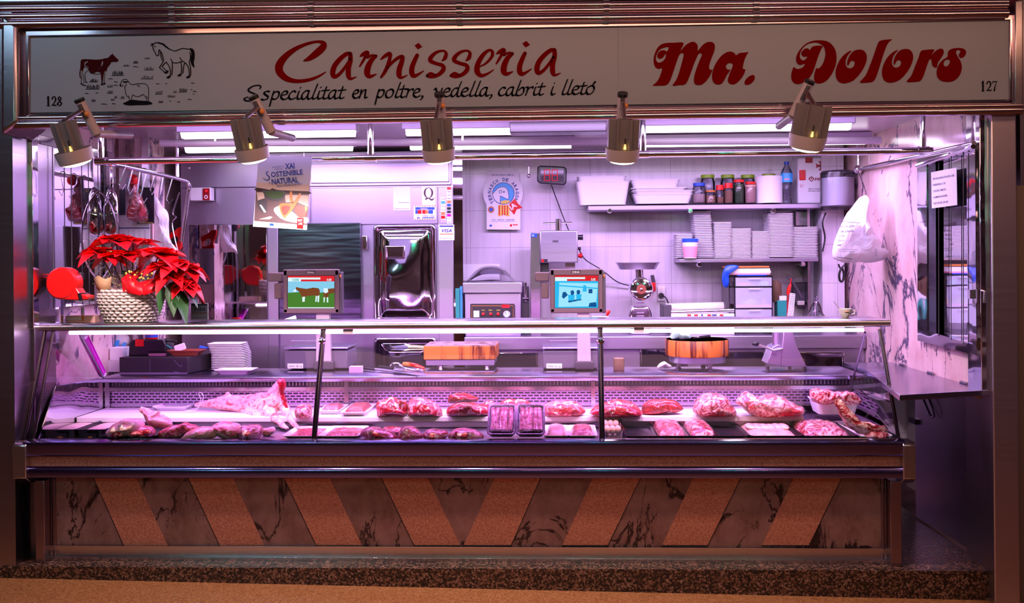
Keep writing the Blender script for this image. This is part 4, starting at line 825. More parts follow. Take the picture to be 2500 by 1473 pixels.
ptray(1408,1537,443,500,7.16,.25,'white_plastic','storage_bin','deep white ribbed plastic bin at the left end of the upper shelf','bin',None,.86)
o=ptray(1412,1528,430,447,7.18,.22,'white_plastic','storage_bin','shallow white plastic bin nested in the deep bin','bin',None,.95)
for i,(a,b_,c_,d_) in enumerate([(1548,1690,474,497),(1546,1697,465,475),(1544,1680,458,466),(1543,1660,438,458)]):
    ptray(a,b_,c_,d_,7.16+.004*i,.25,'white_plastic','food_tray',['white plastic food tray at the bottom of the upper shelf stack','wide rimmed white tray second from the bottom of the stack','white plastic tray third from the bottom of the stack','white tray on top of the upper shelf stack holding a loose lid'][i],'tray','stacked trays beside the deep bin',.9)
c_=P(1600,447,7.2); o=MB().box(c_.x-.13,c_.x+.1,7.2,7.36,c_.z,c_.z+.008); o.rot(0,.13,'Y',c_); o=o.build('tray_lid','white_plastic',bev=.003,loc=tuple(c_)); tag(o,'white lid lying tilted in the topmost tray','lid')
# jars
def jar(px,py0,py1,w,Y,lidmat,fill,fillmat,label,glassm='smoke_plastic',lh=.12,solid=None):
    o,c,r,h=lathe_thing('jar',px,py0,py1,w,Y,[(.01,0),(.9,0),(1,.04),(1,.72),(.82,1-lh),(.82,1-lh+.01)],glassm if not solid else solid,label,'jar','jars on the upper shelf')
    MB().lathe([(.001,h*(1-lh)),(r*.9,h*(1-lh)),(r*.92,h*.99),(r*.8,h),(.001,h)],c,20).build('lid',lidmat,o)
    if fill: MB().lathe([(.001,.003),(r*.9,.003),(r*.94,h*.06),(r*.94,h*fill),(.001,h*fill)],c,20).build('contents',fillmat,o)
    return o
jar(1728,427,497,36,7.32,'lime',0,None,'big clear jar with lime lid behind the blue lidded tub'); jar(1777,427,497,36,7.32,'lime',0,None,'big clear jar with lime lid behind the red pepper pots'); jar(1826,427,497,36,7.32,'lime',0,None,'big clear jar with lime lid behind the salt jar')
jar(1877,425,497,36,7.34,'lime',0,None,'clear jar with lime lid behind the white roll')
jar(1707,447,497,32,7.18,'blue',.45,'sand','pale tub with blue lid half full of grain',lh=.16)
jar(1735,465,497,26,7.17,'orange',.6,'spice','short jar with gold lid and brown spice',lh=.14)
jar(1758,452,497,21,7.18,'red_plastic',.35,'spice','narrow spice pot with red lid, left of the pepper pair',lh=.28)
jar(1779,447,497,22,7.17,'red_plastic',.62,'spice','narrow spice pot with pointed red lid full of brown spice',lh=.26)
jar(1804,439,497,28,7.19,'red_plastic',.8,'herb','tall jar of dark green herbs with red lid',lh=.12)
jar(1832,444,497,27,7.17,'red_plastic',.85,'spice_pink','jar of pink salt with red lid',lh=.12)
o,c,r,h=lathe_thing('paper_roll',1877,431,497,65,7.2,[(.12,0),(1,0),(1,1),(.3,1),(.3,.9),(.12,.9)],'white_paper','big white paper roll standing on the upper shelf','paper roll',n=40)
o,c,r,h=lathe_thing('water_bottle',1921,395,497,28,7.18,[(.01,0),(.85,0),(.92,.05),(.8,.08),(.92,.12),(.8,.16),(.92,.2),(.8,.24),(.92,.28),(.8,.32),(.92,.36),(.85,.42),(1,.5),(1,.72),(.8,.8),(.35,.9),(.33,.95)],'smoke_plastic','tall water bottle with blue cap and blue label on the upper shelf','bottle')
MB().lathe([(r*1.02,h*.5),(r*1.03,h*.5),(r*1.03,h*.72),(r*1.02,h*.72)],c,24).build('label','sky_blue',o); MB().lathe([(.001,h*.93),(r*.42,h*.93),(r*.42,h),(.001,h)],c,16).build('cap','blue',o)
Flat(c.y-r*1.06).rect(1914,436,1928,439).build('label_print','pink',o)
# first aid cabinet
o=MB().pbox(1947,385,2054,497,7.22,.2).build('first_aid_cabinet','white_plastic',bev=.012,seg=3,loc=tuple(P(2000,497,7.3))); tag(o,'white first aid cabinet with red cross and red latch on the upper shelf','cabinet')
f=Flat(7.217)
for k in range(4):
    a=PI/2*k; f.face([(2004+x*math.cos(a)-y*math.sin(a),405+x*math.sin(a)+y*math.cos(a)) for x,y in ((0,0),(-5.5,-12.5),(0,-10.5),(5.5,-12.5))])
    f.face([(2004+x*math.cos(a)-y*math.sin(a),405+x*math.sin(a)+y*math.cos(a)) for x,y in ((-3.5,-3.5),(3.5,-3.5),(0,0))])
f.stroke([(1975,437),(1981,443),(1987,437)],2.2,sm=False).stroke([(1975,437),(1978,433)],2.2).stroke([(1987,437),(1984,433)],2.2).stroke([(1981,431),(1981,437)],2.2)
f.text('FREMAP',1990,441,7,45,bold=.02); f.rect(1966,384,1984,398); f.build('red_print','dark_red',o)
MB().pbox(1952,415,1967,440,7.212,.01).build('latch','red_plastic',o,bev=.003)
Flat(7.217).text('Vigile de su botiquín',1973,463,4,34).text('interruptor de la caja',1973,468,4,36).build('small_print','ink',o)
MB().lathe([(.001,-.002),(.012,-.002),(.012,0)],P(1957,453,7.216),14,'y').build('lock','chrome',o)
# roll dispenser
Yd=6.95; o,c,r,h=lathe_thing('paper_dispenser',2046,418,520,82,Yd+.1,[(1,0.05),(1.02,.1),(1.02,.96),(.9,1),(.2,1)],'smoke_plastic','smoky plastic wall dispenser with a white paper roll inside','paper dispenser',n=40)
c2_=P(2046,503,Yd+.1); h2=P(2046,435,Yd+.1).z-c2_.z; MB().lathe([(.02,0),(r*.93,0),(r*.93,h2),(.02,h2)],c2_,36).build('paper_roll','white_paper',o)
MB().box(c.x-.03,c.x+.03,Yd+.1,7.198,c.z+h*.2,c.z+h*.8).build('wall_bracket','smoke_plastic',o)
# tray stacks on lower shelf (each tray one mesh)
def stack(px0,px1,py0,py1,Y,n,d,label,lean=0,grp='foam trays stacked on the lower shelf'):
    c=P((px0+px1)/2,py1,Y); w=(px1-px0)*pxm(Y); H=P((px0+px1)/2,py0,Y).z-c.z; st=H/n; first=None
    for i in range(n):
        lx=lean*(i/n)+random.uniform(-.0015,.0015)
        if first is None:
            first=tray(c.x,c.y+d/2,c.z,w,d,st*1.0,'white_plastic','foam_tray',label,'tray',grp,.84,wall=.004,rim=.006); o=first
        else:
            o=first.copy(); COL.objects.link(o); o.location=(c.x+lx,c.y+d/2,c.z+st*i*.985); o['label']=label; o['group']=grp
random.seed(3)
stack(1652,1690,571,632,7.18,14,.2,'foam tray in the short leftmost stack behind the pink tub')
stack(1702,1744,515,632,7.2,27,.2,'foam tray in the tall leaning stack beside the pink tub',-.025)
stack(1745,1786,541,632,7.18,24,.2,'foam tray in the third stack from the left on the lower shelf')
stack(1788,1834,557,632,7.18,22,.2,'foam tray in the middle stack with clipped corners')
stack(1838,1878,564,632,7.18,20,.2,'foam tray in the narrow low stack before the widest one')
stack(1880,1937,520,630,7.17,30,.22,'wide foam tray in the tallest stack on the lower shelf')
stack(1940,1997,553,633,7.16,20,.22,'wide foam tray in the rightmost stack on the lower shelf')
o,c,r,h=lathe_thing('plastic_tub',1685,583,631,38,7.12,[(.01,0),(.8,0),(1,.8),(1,.82)],'white_plastic','white tub with pink contents and blue lid on the lower shelf','tub')
MB().lathe([(.001,h*.82),(r*1.05,h*.82),(r*1.05,h),(.001,h)],c,24).build('lid','blue',o); MB().lathe([(r*.83,h*.05),(r*.99,h*.6)],c,24).build('contents','pink',o)
# plastic bag
bg_=root('plastic_bag',tuple(SX(2100,560,XR-.2)),'white supermarket carrier bag with black print hanging from a wire hook','bag')
YBg=6.35; random.seed(9)
MB().inflate([(2098,482),(2106,479),(2112,482),(2120,530),(2132,560),(2150,590),(2162,612),(2166,625),(2158,636),(2140,641),(2110,640),(2075,642),(2050,641),(2040,632),(2033,618),(2034,600),(2042,575),(2060,535),(2068,520),(2080,505)],YBg,.11,.9,nz=.022,ns=13).build('bag_body','bag',bg_,sub=1)
f=Flat(YBg-.135)
for i,(t,y_) in enumerate([('bosses gom',556),('de plàstic',568),('ciclat.',579),('tza-lo,',590),('iau.',601)]): f.text(t,2052-(i*1.8 if i>1 else 0),y_,6.5,[34,34,16,16,10][i],rot=-.05,bold=.012)
f.text('Bossa de qualitat feta per la reutilització',2045,610,3.5,50,rot=.03).text('s\'han de llençar al contenidor',2047,615,3.5,40,rot=.03); f.stroke([(2044,628),(2060,630),(2080,633)],1.2); f.stroke([(2055,541),(2080,543),(2100,545)],1); f.text('RECICLA',2135,608,5,18,rot=1.4,shear=.2); f.ring(2155,603,2,3.4); f.build('lettering','ink',bg_)
MB().tube([P(2095,418,6.7),P(2108,450,6.5),P(2116,476,6.38),P(2108,484,6.33),P(2100,480,6.33)],.003,6).build('wire_hook','steel',bg_)
o=MB().tube(smooth([P(2047,645,6.9)[:],P(2052,655,6.9)[:],P(2062,647,6.9)[:]],5,False),.006,8).tube(smooth([P(2055,655,6.9)[:],P(2060,668,6.9)[:],P(2058,685,6.9)[:],P(2051,686,6.9)[:],P(2049,670,6.9)[:]],5),.008,8,True).build('key_loop','black_plastic',loc=tuple(P(2055,670,6.9))); tag(o,'black tied cable loop hanging below the carrier bag','cable loop')
# tiled corner pilaster & switch panel
struct(MB().box(P(2008,700,7.2).x,P(2062,700,7.2).x,7.2,YB-.002,zc,ZC).build('wall_pilaster','tile'))
struct(MB().box(P(1970,600,7.3).x,P(1976,600,7.3).x,7.28,YB-.002,zc,P(1970,500,7.3).z).build('trim_20','steel_dark'))
o=MB().pbox(1942,516,1968,552,7.40,.04).build('switch_box','steel_dark',bev=.004,loc=tuple(P(1955,540,7.4))); tag(o,'small wired switch box behind the tray stacks','switch box')
MB().tube(smooth([P(2016,520,7.17)[:],P(2008,545,7.17)[:],P(2014,580,7.17)[:],P(2008,615,7.17)[:]],5,False),.006,8).build('cable','black_plastic',o)
# ================================================================ WALL ITEMS
# sheep shaped advert card
o=root('advert_card',tuple(P(1230,490,7.4)),'cut out lamb advert card with sheep roundel and striped ribbon on the tiles','advert card')
Yw=7.40; cc=crop(1160,400,8.664)
f=Flat(Yw); outl=cc([(245,190),(275,165),(345,155),(385,108),(460,105),(540,98),(600,108),(660,95),(740,92),(800,100),(830,150),(900,158),(935,200),(940,370),(990,440),(1015,620),(995,740),(955,830),(955,1395),(243,1390),(243,870),(190,760),(168,620),(190,480),(240,380)])
b=MB(); pf=[P(x,y,Yw) for x,y in outl]; n=len(pf); b.add(pf+[v+Vector((0,.01,0)) for v in pf],[tuple(range(n)),tuple(range(n,2*n))[::-1]]+[(i,(i+1)%n,n+(i+1)%n,n+i) for i in range(n)]); b.build('card','white_paper',o,smooth_=False)
cx,cy=cc([(597,628)])[0]; R_=228/8.664
Flat(Yw-.001).disc(cx,cy,R_).build('sky','sky_blue',o)
f=Flat(Yw-.002); f.fill([cc([(370,630),(400,600),(440,560),(480,520),(540,495),(600,490),(650,505),(685,550),(700,600),(712,700),(700,745),(660,740),(600,710),(540,690),(535,850),(470,820),(400,760),(372,690)])],0); f.build('sheep','white_paper',o)
Flat(Yw-.002).face(cc([(540,845),(545,790),(640,770),(740,780),(730,820),(660,850)])).build('grass','yellow',o)
f=Flat(Yw-.003); f.ring(cx,cy,R_-.6,R_+.8); f.stroke(cc([(370,632),(400,600),(440,560),(480,520),(540,495),(600,490),(650,505),(685,550),(700,600),(712,700),(700,745),(660,740),(600,710),(540,685),(530,690),(532,850)]),1.3); f.ring(cx-7,cy-4,3,4.2); f.disc(cx+1.3,cy-3.6,2)
tx='TERNASCO DE ARAGON'; 
for i,ch in enumerate(tx):
    if ch==' ': continue
    a=math.radians(-218+i*14.35); rr_=R_+4; x=cx+rr_*math.cos(a); y=cy+rr_*math.sin(a); ro=a+PI/2
    f.text(ch,x-3*math.cos(ro),y-3*math.sin(ro),8,6.4,rot=ro,bold=.035)
f.text('NO HAY NADA COMO EL',1200,429,3.6,55,bold=.01); f.text('sano   sabroso   sostenible',1201,538,3.6,55).text('desde siempre con la mejor IA, garantizado por origen',1201,541.5,2,56); f.build('black_print','navy',o)
f=Flat(Yw-.0032); 
f.fill([cc([(485,875),(725,875),(725,1110),(670,1108),(610,1070),(545,1108),(487,1112)])]); f.build('ribbon','yellow',o)
f=Flat(Yw-.0040)
for u in (500,565,615,670): f.face(cc([(u,878),(u+26,878),(u+26,1085),(u,1095)]))
f.face(cc([(722,850),(840,735),(905,840),(1003,932),(880,965),(828,1080),(725,960)])); f.rect(1245,548,1250,553).rect(1252,548,1264,550); f.build('red_print','red_plastic',o)
Flat(Yw-.0046).text('IA',*cc([(770,985)])[0],13,17,rot=-.62,bold=.03).build('white_print','white_paper',o)
f=Flat(Yw-.003); f.disc(1199,512,8); f.build('seal_ring','orange',o); Flat(Yw-.0034).disc(1199,512,4.8).build('seal','blue',o); Flat(Yw-.003).rect(1195,549,1201,553).build('flag','blue',o)
# led queue display
o=MB(); pts=[(1312,408),(1318,404),(1378,407),(1384,413),(1383,446),(1377,452),(1319,448),(1311,442)]
q=[P(x,y,7.2) for x,y in pts]; n=len(q); o.add(q+[v+Vector((0,.05,0)) for v in q],[tuple(range(n)),tuple(range(n,2*n))[::-1]]+[(i,(i+1)%n,n+(i+1)%n,n+i) for i in range(n)])
o=o.build('queue_display','black_plastic',bev=.008,loc=tuple(P(1347,428,7.2))); tag(o,'black oval digital queue number display reading 88','display')
f=Flat(7.197)
for x in (1328,1347):
    for (a,b_,c_,d_) in ((2,0,13,0),(2,13,13,13),(2,26,13,26),(1,1,1,12),(14,1,14,12),(1,14,1,25),(14,14,14,25)): f.stroke([(x+a,415+b_),(x+c_,415+d_)],1.6,sm=False)
f.build('digits','led_red',o); Flat(7.1985).rect(1320,411,1376,445).build('window','screen_off',o)
MB().box(P(1340,428,7.2).x,P(1352,428,7.2).x,7.25,YB-.003,P(1340,435,7.2).z,P(1340,420,7.2).z).build('wall_bracket','black_plastic',o)
MB().tube(smooth([P(1346,452,7.3)[:],P(1360,490,7.4)[:],P(1375,530,7.4)[:],P(1388,562,7.35)[:]],5,False),.004,6).build('cable','black_plastic',o)
o=MB().tube([P(1291+6*math.cos(t*.6),401+6*math.sin(t*.6),7.0) for t in range(11)],.003,6,True).tube([P(1291,407,7),P(1291,427,7)],.0045,8).ell(P(1291,430,7),(.012,.012,.016)).tube([P(1291,395,7),P(1291,384,6.2),P(1290,376,5.4)],.001,4).build('key_ring','steel_dark',loc=tuple(P(1291,400,7))); tag(o,'steel ring and clip hanging from the long rail','key ring')
# ================================================================ LAMB POSTER
Yp=5.22; cc=crop(600,370,7.366)
pc=cc([(232,60),(1190,95),(1097,1412),(128,1352)]); pv=[P(x,y,Yp) for x,y in pc]
o=root('poster',tuple(P(690,470,Yp)),'hanging paper poster of roast lamb chops under the sostenible natural headline','poster')
MB().add(pv+[v+Vector((0,.003,0)) for v in pv],[(0,1,2,3),(7,6,5,4),(0,4,5,1),(2,6,7,3),(0,3,7,4),(1,5,6,2)]).build('sheet','poster_paper',o,smooth_=False)
def F_(nm,mat,dz,*polys,sm=0):
    f=Flat(Yp-dz)
    for p in polys: f.fill([cc(p)],sm)
    f.build(nm,mat,o)
F_('sunset','sand',.0006,[(200,560),(1150,600),(1140,720),(190,690)]); F_('table_scene','brown_plastic',.001,[(188,690),(1138,715),(1105,1330),(150,1250)])
F_('light_patch','sand',.0014,[(195,735),(330,730),(340,840),(215,880)],[(700,780),(1130,790),(1120,1000),(900,900),(720,920)])
F_('hills','maroon',.0016,[(200,650),(430,690),(470,660),(560,690),(720,700),(1140,725),(1135,770),(700,745),(195,715)],sm=2)
F_('pan','dark_grey',.002,[(280,700),(420,700),(560,700),(690,710),(720,780),(640,880),(480,885),(340,830),(330,760)],[(215,900),(330,850),(380,900),(380,1050),(340,1100),(240,1050)],sm=2)
F_('pan_food','herb',.0025,[(345,720),(520,715),(680,740),(640,830),(480,850),(380,790)],sm=2)
F_('knife','white_paper',.0026,[(245,960),(280,960),(370,1090),(330,1100)],sm=0)
F_('plate','cream',.003,[(500,1060),(560,990),(700,980),(920,1150),(1110,1190),(1100,1290),(820,1270),(620,1200)],sm=2)
F_('chop','orange',.0035,[(600,960),(680,930),(800,930),(880,880),(960,760),(990,760),(930,920),(820,1080),(740,1160),(700,1200),(640,1130)],[(790,740),(830,720),(840,850),(860,930),(800,900)],sm=2)
F_('chop_crust','brown_red',.004,[(640,1000),(740,970),(800,1000),(760,1090),(690,1150),(650,1080)],[(880,1010),(960,960),(1080,1020),(1100,1120),(1040,1190),(930,1170)],sm=2)
F_('salmon_stripe','salmon',.0028,[(230,1220),(440,1165),(490,1185),(420,1225)],sm=1)
F_('lemon','yellow',.0045,[(1060,1000),(1090,980),(1110,1040),(1075,1090)],sm=1)
F_('footer_band','white_paper',.005,[(150,1250),(1105,1330),(1097,1412),(128,1352)])
F_('badge','red_plastic',.0055,[(925,1190),(1040,1200),(1030,1395),(918,1385)]); F_('eu_flag','blue',.0055,[(432,1292),(503,1298),(500,1342),(428,1335)])
f=Flat(Yp-.006); t=lambda s,x,y,h,w,r=-.09,b=.01: f.text(s,*cc([(x,y)])[0],h/7.366,w/7.366,rot=r,bold=b)
t('XAI',710,318,105,170,b=.02); t('OSTENIBLE',455,460,92,575,b=.02); t('NATURAL',470,595,105,480,b=.025); t('GAUDEIX LA',478,300,30,210,b=0); t('CARN DE',518,335,28,130,b=0); t('i',420,580,40,12); t('TRIA L\'ORIGEN EUROPEU',555,640,38,450)
f.stroke(cc([(405,372,14),(375,370,14),(375,410,16),(420,455,20),(415,500,18),(370,515,14),(315,480,10)])); f.build('lettering','navy',o)
Flat(Yp-.0065).text('ENJOY',*cc([(940,1260)])[0],6,11).text('LAMB',*cc([(945,1320)])[0],6,10).build('badge_print','white_paper',o)
MB().tube([pv[0].lerp(pv[1],.12),P(640,374,5.34)],.0012,4).tube([pv[0].lerp(pv[1],.85),P(742,374,5.34)],.0012,4).build('string','clear_plastic',o)
# ================================================================ BACK COUNTER APPLIANCES
# vacuum packer
Yv=6.9; o=root('vacuum_packer',tuple(P(1200,780,Yv)),'steel vacuum packing machine with clear domed lid and black control panel','vacuum packer')
a=P(1130,720,Yv); b_=P(1273,720,Yv); zz=lambda y,Y=Yv:P(1200,y,Y).z
MB().box(a.x+.012,b_.x-.004,Yv,Yv+.42,zc,zz(716)).build('body','steel_brush',o,bev=.006)
MB().box(a.x,b_.x+.006,Yv-.02,Yv+.44,zz(716),zz(690)).build('lid_frame','steel_brush',o,bev=.006)
cx=(a.x+b_.x)/2-.02; b=MB(); vs=[];fs=[]; n=18
for j in range(7):
    v=j/6
    for i in range(n+1):
        u=-1+2*i/n; hgt=.115*max(0,1-abs(u)**2.6)*(math.sin(PI*min(1,max(0,v*.9+.05)))**.4); vs.append((cx+u*.17,Yv+.02+v*.38,zz(690)+hgt))
for j in range(6):
    for i in range(n): fs.append((j*(n+1)+i,j*(n+1)+i+1,(j+1)*(n+1)+i+1,(j+1)*(n+1)+i))
vs2=[(x,Yv+.02,zz(690)) for x in ()]; b.add(vs,fs); b.build('dome','clear_plastic',o,ang=80)
MB().box(cx-.19,cx+.05,Yv+.45,Yv+.454,zz(688),zz(645)).build('typed_sheet','white_paper',o)
f=Flat(Yv-.008); pts=[(1148,744),(1151,742),(1254,742),(1257,745),(1257,792),(1148,792)]; f.face(pts); f.build('control_panel','caseblack',o)
f=Flat(Yv-.0095)
for l in ([(1152,790),(1152,747),(1253,747),(1253,790)],): f.stroke(l,1.2,sm=False)
f.build('panel_border','orange',o)
for u in (1180,1198,1216): MB().lathe([(.001,-.016),(.009,-.014),(.011,0)],P(u,767,Yv-.01),14,'y').build('knob','red_plastic',o)
Flat(Yv-.0095).rect(1225,744,1244,752).build('red_label','red_plastic',o); MB().lathe([(.001,-.01),(.022,-.01),(.025,0)],P(1237,768,Yv-.01),22,'y').build('gauge','white_plastic',o); Flat(Yv-.0215).stroke([(1237,768),(1233,763)],1).ring(1237,768,6.5,7.2).build('gauge_needle','ink',o)
MB().pbox(1156,759,1170,775,Yv-.014,.008).build('switch','white_plastic',o)
Flat(Yv-.010).text('VAC',1175,759,3,9).text('SEAL',1193,759,3,9).text('GAS',1212,759,3,9).build('panel_print','yellow',o)
b=MB(); b.pbox(1275,700,1291,778,Yv+.1,.12); b.build('hinge_block','dark_grey',o); MB().tube([P(1282,690,Yv+.05),P(1282,735,Yv+.05)],.012,10).tube([P(1276,730,Yv+.03),P(1292,730,Yv+.03)],.014,10).build('piston','chrome',o)
o=MB().pbox(1112,705,1122,782,6.95,.3).build('folder','teal',loc=tuple(P(1117,780,7))); tag(o,'teal folder squeezed between cold room and vacuum packer','folder')
o=MB().pbox(1123,700,1129,782,6.96,.3).build('folder','sky_blue',loc=tuple(P(1125,780,7))); tag(o,'pale blue folder touching the vacuum packer','folder')
# meat cutter
Yk=6.95; o=root('bone_saw',tuple(P(1350,780,Yk)),'upright steel bone saw with dark column, square head and crank on top','bone saw')
b=MB().box(P(1294,600,Yk).x,P(1319,600,Yk).x,Yk,Yk+.3,zc,P(1300,568,Yk).z); b.build('column','steel_dark',o,bev=.004)
MB().pbox(1318,563,1411,642,Yk-.03,.33).build('head','steel_brush',o,bev=.008)
MB().pbox(1320,642,1340,700,Yk+.05,.2).build('inner_column','dark_grey',o)
q=P(1363,563,Yk+.1); MB().lathe([(.022,0),(.022,.075),(.018,.08),(.001,.08)],q,16).build('crank_post','chrome',o); MB().tube([P(1326,546,Yk+.1),P(1397,544,Yk+.1)],.006,8).build('crank_bar','chrome',o)
MB().lathe([(.001,.0),(.018,.0),(.02,.035),(.001,.035)],P(1411,580,Yk+.1),14,'x').build('knob','black_plastic',o); MB().lathe([(.001,.0),(.011,.0),(.02,.03),(.001,.03)],P(1411,625,Yk+.1),14,'x').build('stop_button','red_plastic',o); MB().lathe([(.001,.0),(.011,.0),(.012,.02),(.001,.02)],P(1411,607,Yk+.1),14,'x').build('switch','black_plastic',o)
Flat(Yk-.002).rect(1296,570,1311,579).build('ce_plate','blue',o); Flat(Yk-.003).text('CE',1298,577,4,6).build('ce_print','white_paper',o); Flat(Yk-.031).rect(1321,633,1337,641).build('maker_plate','ink',o); Flat(Yk-.032).rect(1322,634,1328,640).build('maker_mark','red_plastic',o)
MB().pbox(1349,587,1363,591,Yk-.034,.006).build('slot','dark_grey',o); MB().pbox(1380,642,1404,655,Yk,.06).build('blade_guide','chrome',o)
MB().tube(smooth([P(1414,610,Yk+.1)[:],P(1430,635,7.1)[:],P(1470,660,7.3)[:],P(1510,690,7.4)[:],P(1560,702,7.42)[:]],6,False),.004,6).build('cable','black_plastic',o)
# grinder
Yg=6.95; o=root('meat_grinder',tuple(P(1564,780,Yg)),'polished steel meat grinder with feed tray and round ring nut','meat grinder')
c=P(1556,658,Yg+.1); tray(c.x,c.y,c.z,100*pxm(Yg),.24,.05,'steel_brush','feed_tray','','',taper=.85,par=o)
MB().tube([P(1560,655,Yg+.1),P(1562,690,Yg+.1)],.028,18).build('feed_neck','chrome',o)
c=P(1564,706,Yg-.02); MB().lathe([(.05,-.06),(.075,-.055),(.082,-.03),(.082,.04),(.07,.1),(.05,.2),(.05,.3)],c,32,'y').build('barrel','chrome',o)
for k in range(4): a=PI/2*k+.4; MB().tube([c+Vector((.066*math.cos(a+t*.17),-.062,.066*math.sin(a+t*.17))) for t in range(5)],.008,8).build('ring_nut_lug','chrome',o)
MB().lathe([(.001,-.066),(.032,-.066),(.034,-.055)],c,24,'y').build('mincer_plate','brown_red',o); MB().lathe([(.001,-.075),(.01,-.07),(.012,-.05)],c,12,'y').build('screw','chrome',o)
b=MB(); prof=[(-.075,zc),(-.082,zc+.06),(-.08,zc+.14),(-.06,zc+.2),(.06,zc+.2),(.08,zc+.14),(.082,zc+.06),(.075,zc)]; cx=P(1564,760,Yg).x
b.prism([(cx+u,v) for u,v in prof],'y',Yg+.02,Yg+.3); b.build('motor_housing','chrome',o,bev=.02,seg=4)
b=MB(); 
for k in range(6): b.pbox(1554,738+k*8,1573,742+k*8,Yg+.012,.012)
b.build('louvres','steel_dark',o,bev=.003)
o=MB().pbox(1588,690,1601,712,7.38,.06).build('power_plug','red_plastic',bev=.006,loc=tuple(P(1594,700,7.4))); tag(o,'red industrial plug on the tiles beside the grinder','plug'); MB().tube([P(1596,690,7.4),P(1592,672,7.4)],.014,10).build('plug_end','dark_grey',o)
o=MB().pbox(1606,700,1624,735,7.42,.025).build('wall_socket','white_plastic',bev=.003,loc=tuple(P(1615,718,7.42))); tag(o,'white double wall socket with a black plug','socket'); MB().lathe([(.001,-.02),(.02,-.02),(.022,0)],P(1614,722,7.42),14,'y').build('plug','black_plastic',o); MB().lathe([(.001,-.003),(.017,-.003),(.018,0)],P(1614,707,7.42),16,'y').build('outlet','cream',o)
MB().tube(smooth([P(1617,722,7.4)[:],P(1626,728,7.38)[:],P(1632,742,7.38)[:]],4,False),.005,6).build('cord','black_plastic',o)
# wrapping machine
Yw2=6.95; o=root('film_wrapper',tuple(P(1705,775,Yw2)),'film wrapping machine with cream roll and white button strip','wrapping machine')
MB().tube([P(1625,752,Yw2+.12),P(1766,748,Yw2+.12)],.030,18).build('film_roll','cream',o); MB().tube([P(1638,762,Yw2),P(1792,758,Yw2)],.014,12).build('bar','chrome',o)
MB().box(P(1638,770,Yw2).x,P(1792,770,Yw2).x,Yw2-.02,Yw2+.3,zc,P(1700,766,Yw2).z).build('base','white_plastic',o,bev=.003)
b=Flat(Yw2-.023)
for u in (1683,1700,1732,1762): b.rect(u-5,768,u+4,771.5)
b.build('buttons','red_plastic',o); Flat(Yw2-.023).disc(1714,769.5,2.3).rect(1738,768,1750,771).build('dial','navy',o)
MB().pbox(1620,745,1640,785,Yw2,.25).build('end_plate','dark_grey',o,bev=.004)
# drawers
Yr=6.95; o=root('drawer_unit',tuple(P(1833,780,Yr)),'small black framed unit of three translucent plastic drawers','drawer unit')
b=MB()
for y_ in (674,699.5,752): b.pbox(1779,y_,1886,y_+3,Yr,.3)
b.box(P(1779,700,Yr).x,P(1782,700,Yr).x,Yr,Yr+.3,zc,P(1800,674,Yr).z); b.box(P(1792,700,Yr).x,P(1795,700,Yr).x,Yr,Yr+.01,zc,P(1800,674,Yr).z); b.box(P(1884,700,Yr).x,P(1886,700,Yr).x,Yr,Yr+.3,zc,P(1800,674,Yr).z); b.build('frame','black_plastic',o)
for (y0,y1) in ((678,699),(703,752),(756,790)):
    d=MB().pbox(1796,y0,1884,y1,Yr-.01,.006).build('drawer','frosted',o); MB().pbox(1828,y0+1,1857,y0+5,Yr-.02,.012).build('handle','frosted',d,bev=.002)
q=P(1829,750,Yr+.12); MB().lathe([(.08,0),(.078,.03),(.06,.065),(.03,.082),(.001,.086)],q,24).build('bowl_in_drawer','lime',o); q=P(1866,750,Yr+.1); MB().lathe([(.025,0),(.02,.03),(.012,.06),(.001,.065)],q,14).build('cone_in_drawer','yellow',o); MB().pbox(1797,745,1883,751,Yr+.0,.25).build('cloth_in_drawer','pink',o)
MB().pbox(1800,690,1832,698,Yr+.02,.2).build('cards_in_drawer','orange',o); MB().pbox(1855,688,1876,698,Yr+.02,.2).build('sponge_in_drawer','aqua',o)
for i,(y0,y1,x0,x1,mt,lb) in enumerate([(671,675,1800,1872,'blue','thin blue notebook at the bottom of the paper pile'),(667,671,1785,1880,'pink','pink folder in the paper pile on the drawers'),(662,667,1780,1882,'white_paper','white sheaf of paper in the middle of the pile'),(656,662,1788,1880,'white_paper','upper white sheaf under the orange folder'),(650,654,1777,1878,'orange','orange folder on top of the paper pile')]):
    q=MB().pbox(x0,y0,x1,y1,Yr+.0,.24).build('paper_sheaf',mt,loc=tuple(P(1830,y1,Yr))); tag(q,lb,'papers','papers on the drawer unit')
q=MB().inflate([(1766,660),(1775,648),(1800,648),(1803,652),(1782,656),(1779,675),(1778,700),(1768,698),(1762,680)],Yr-.01,.02,1,nz=.006).build('blue_cloth','blue',loc=tuple(P(1770,680,Yr))); tag(q,'blue cloth bag draped over the left edge of the drawer unit','cloth')
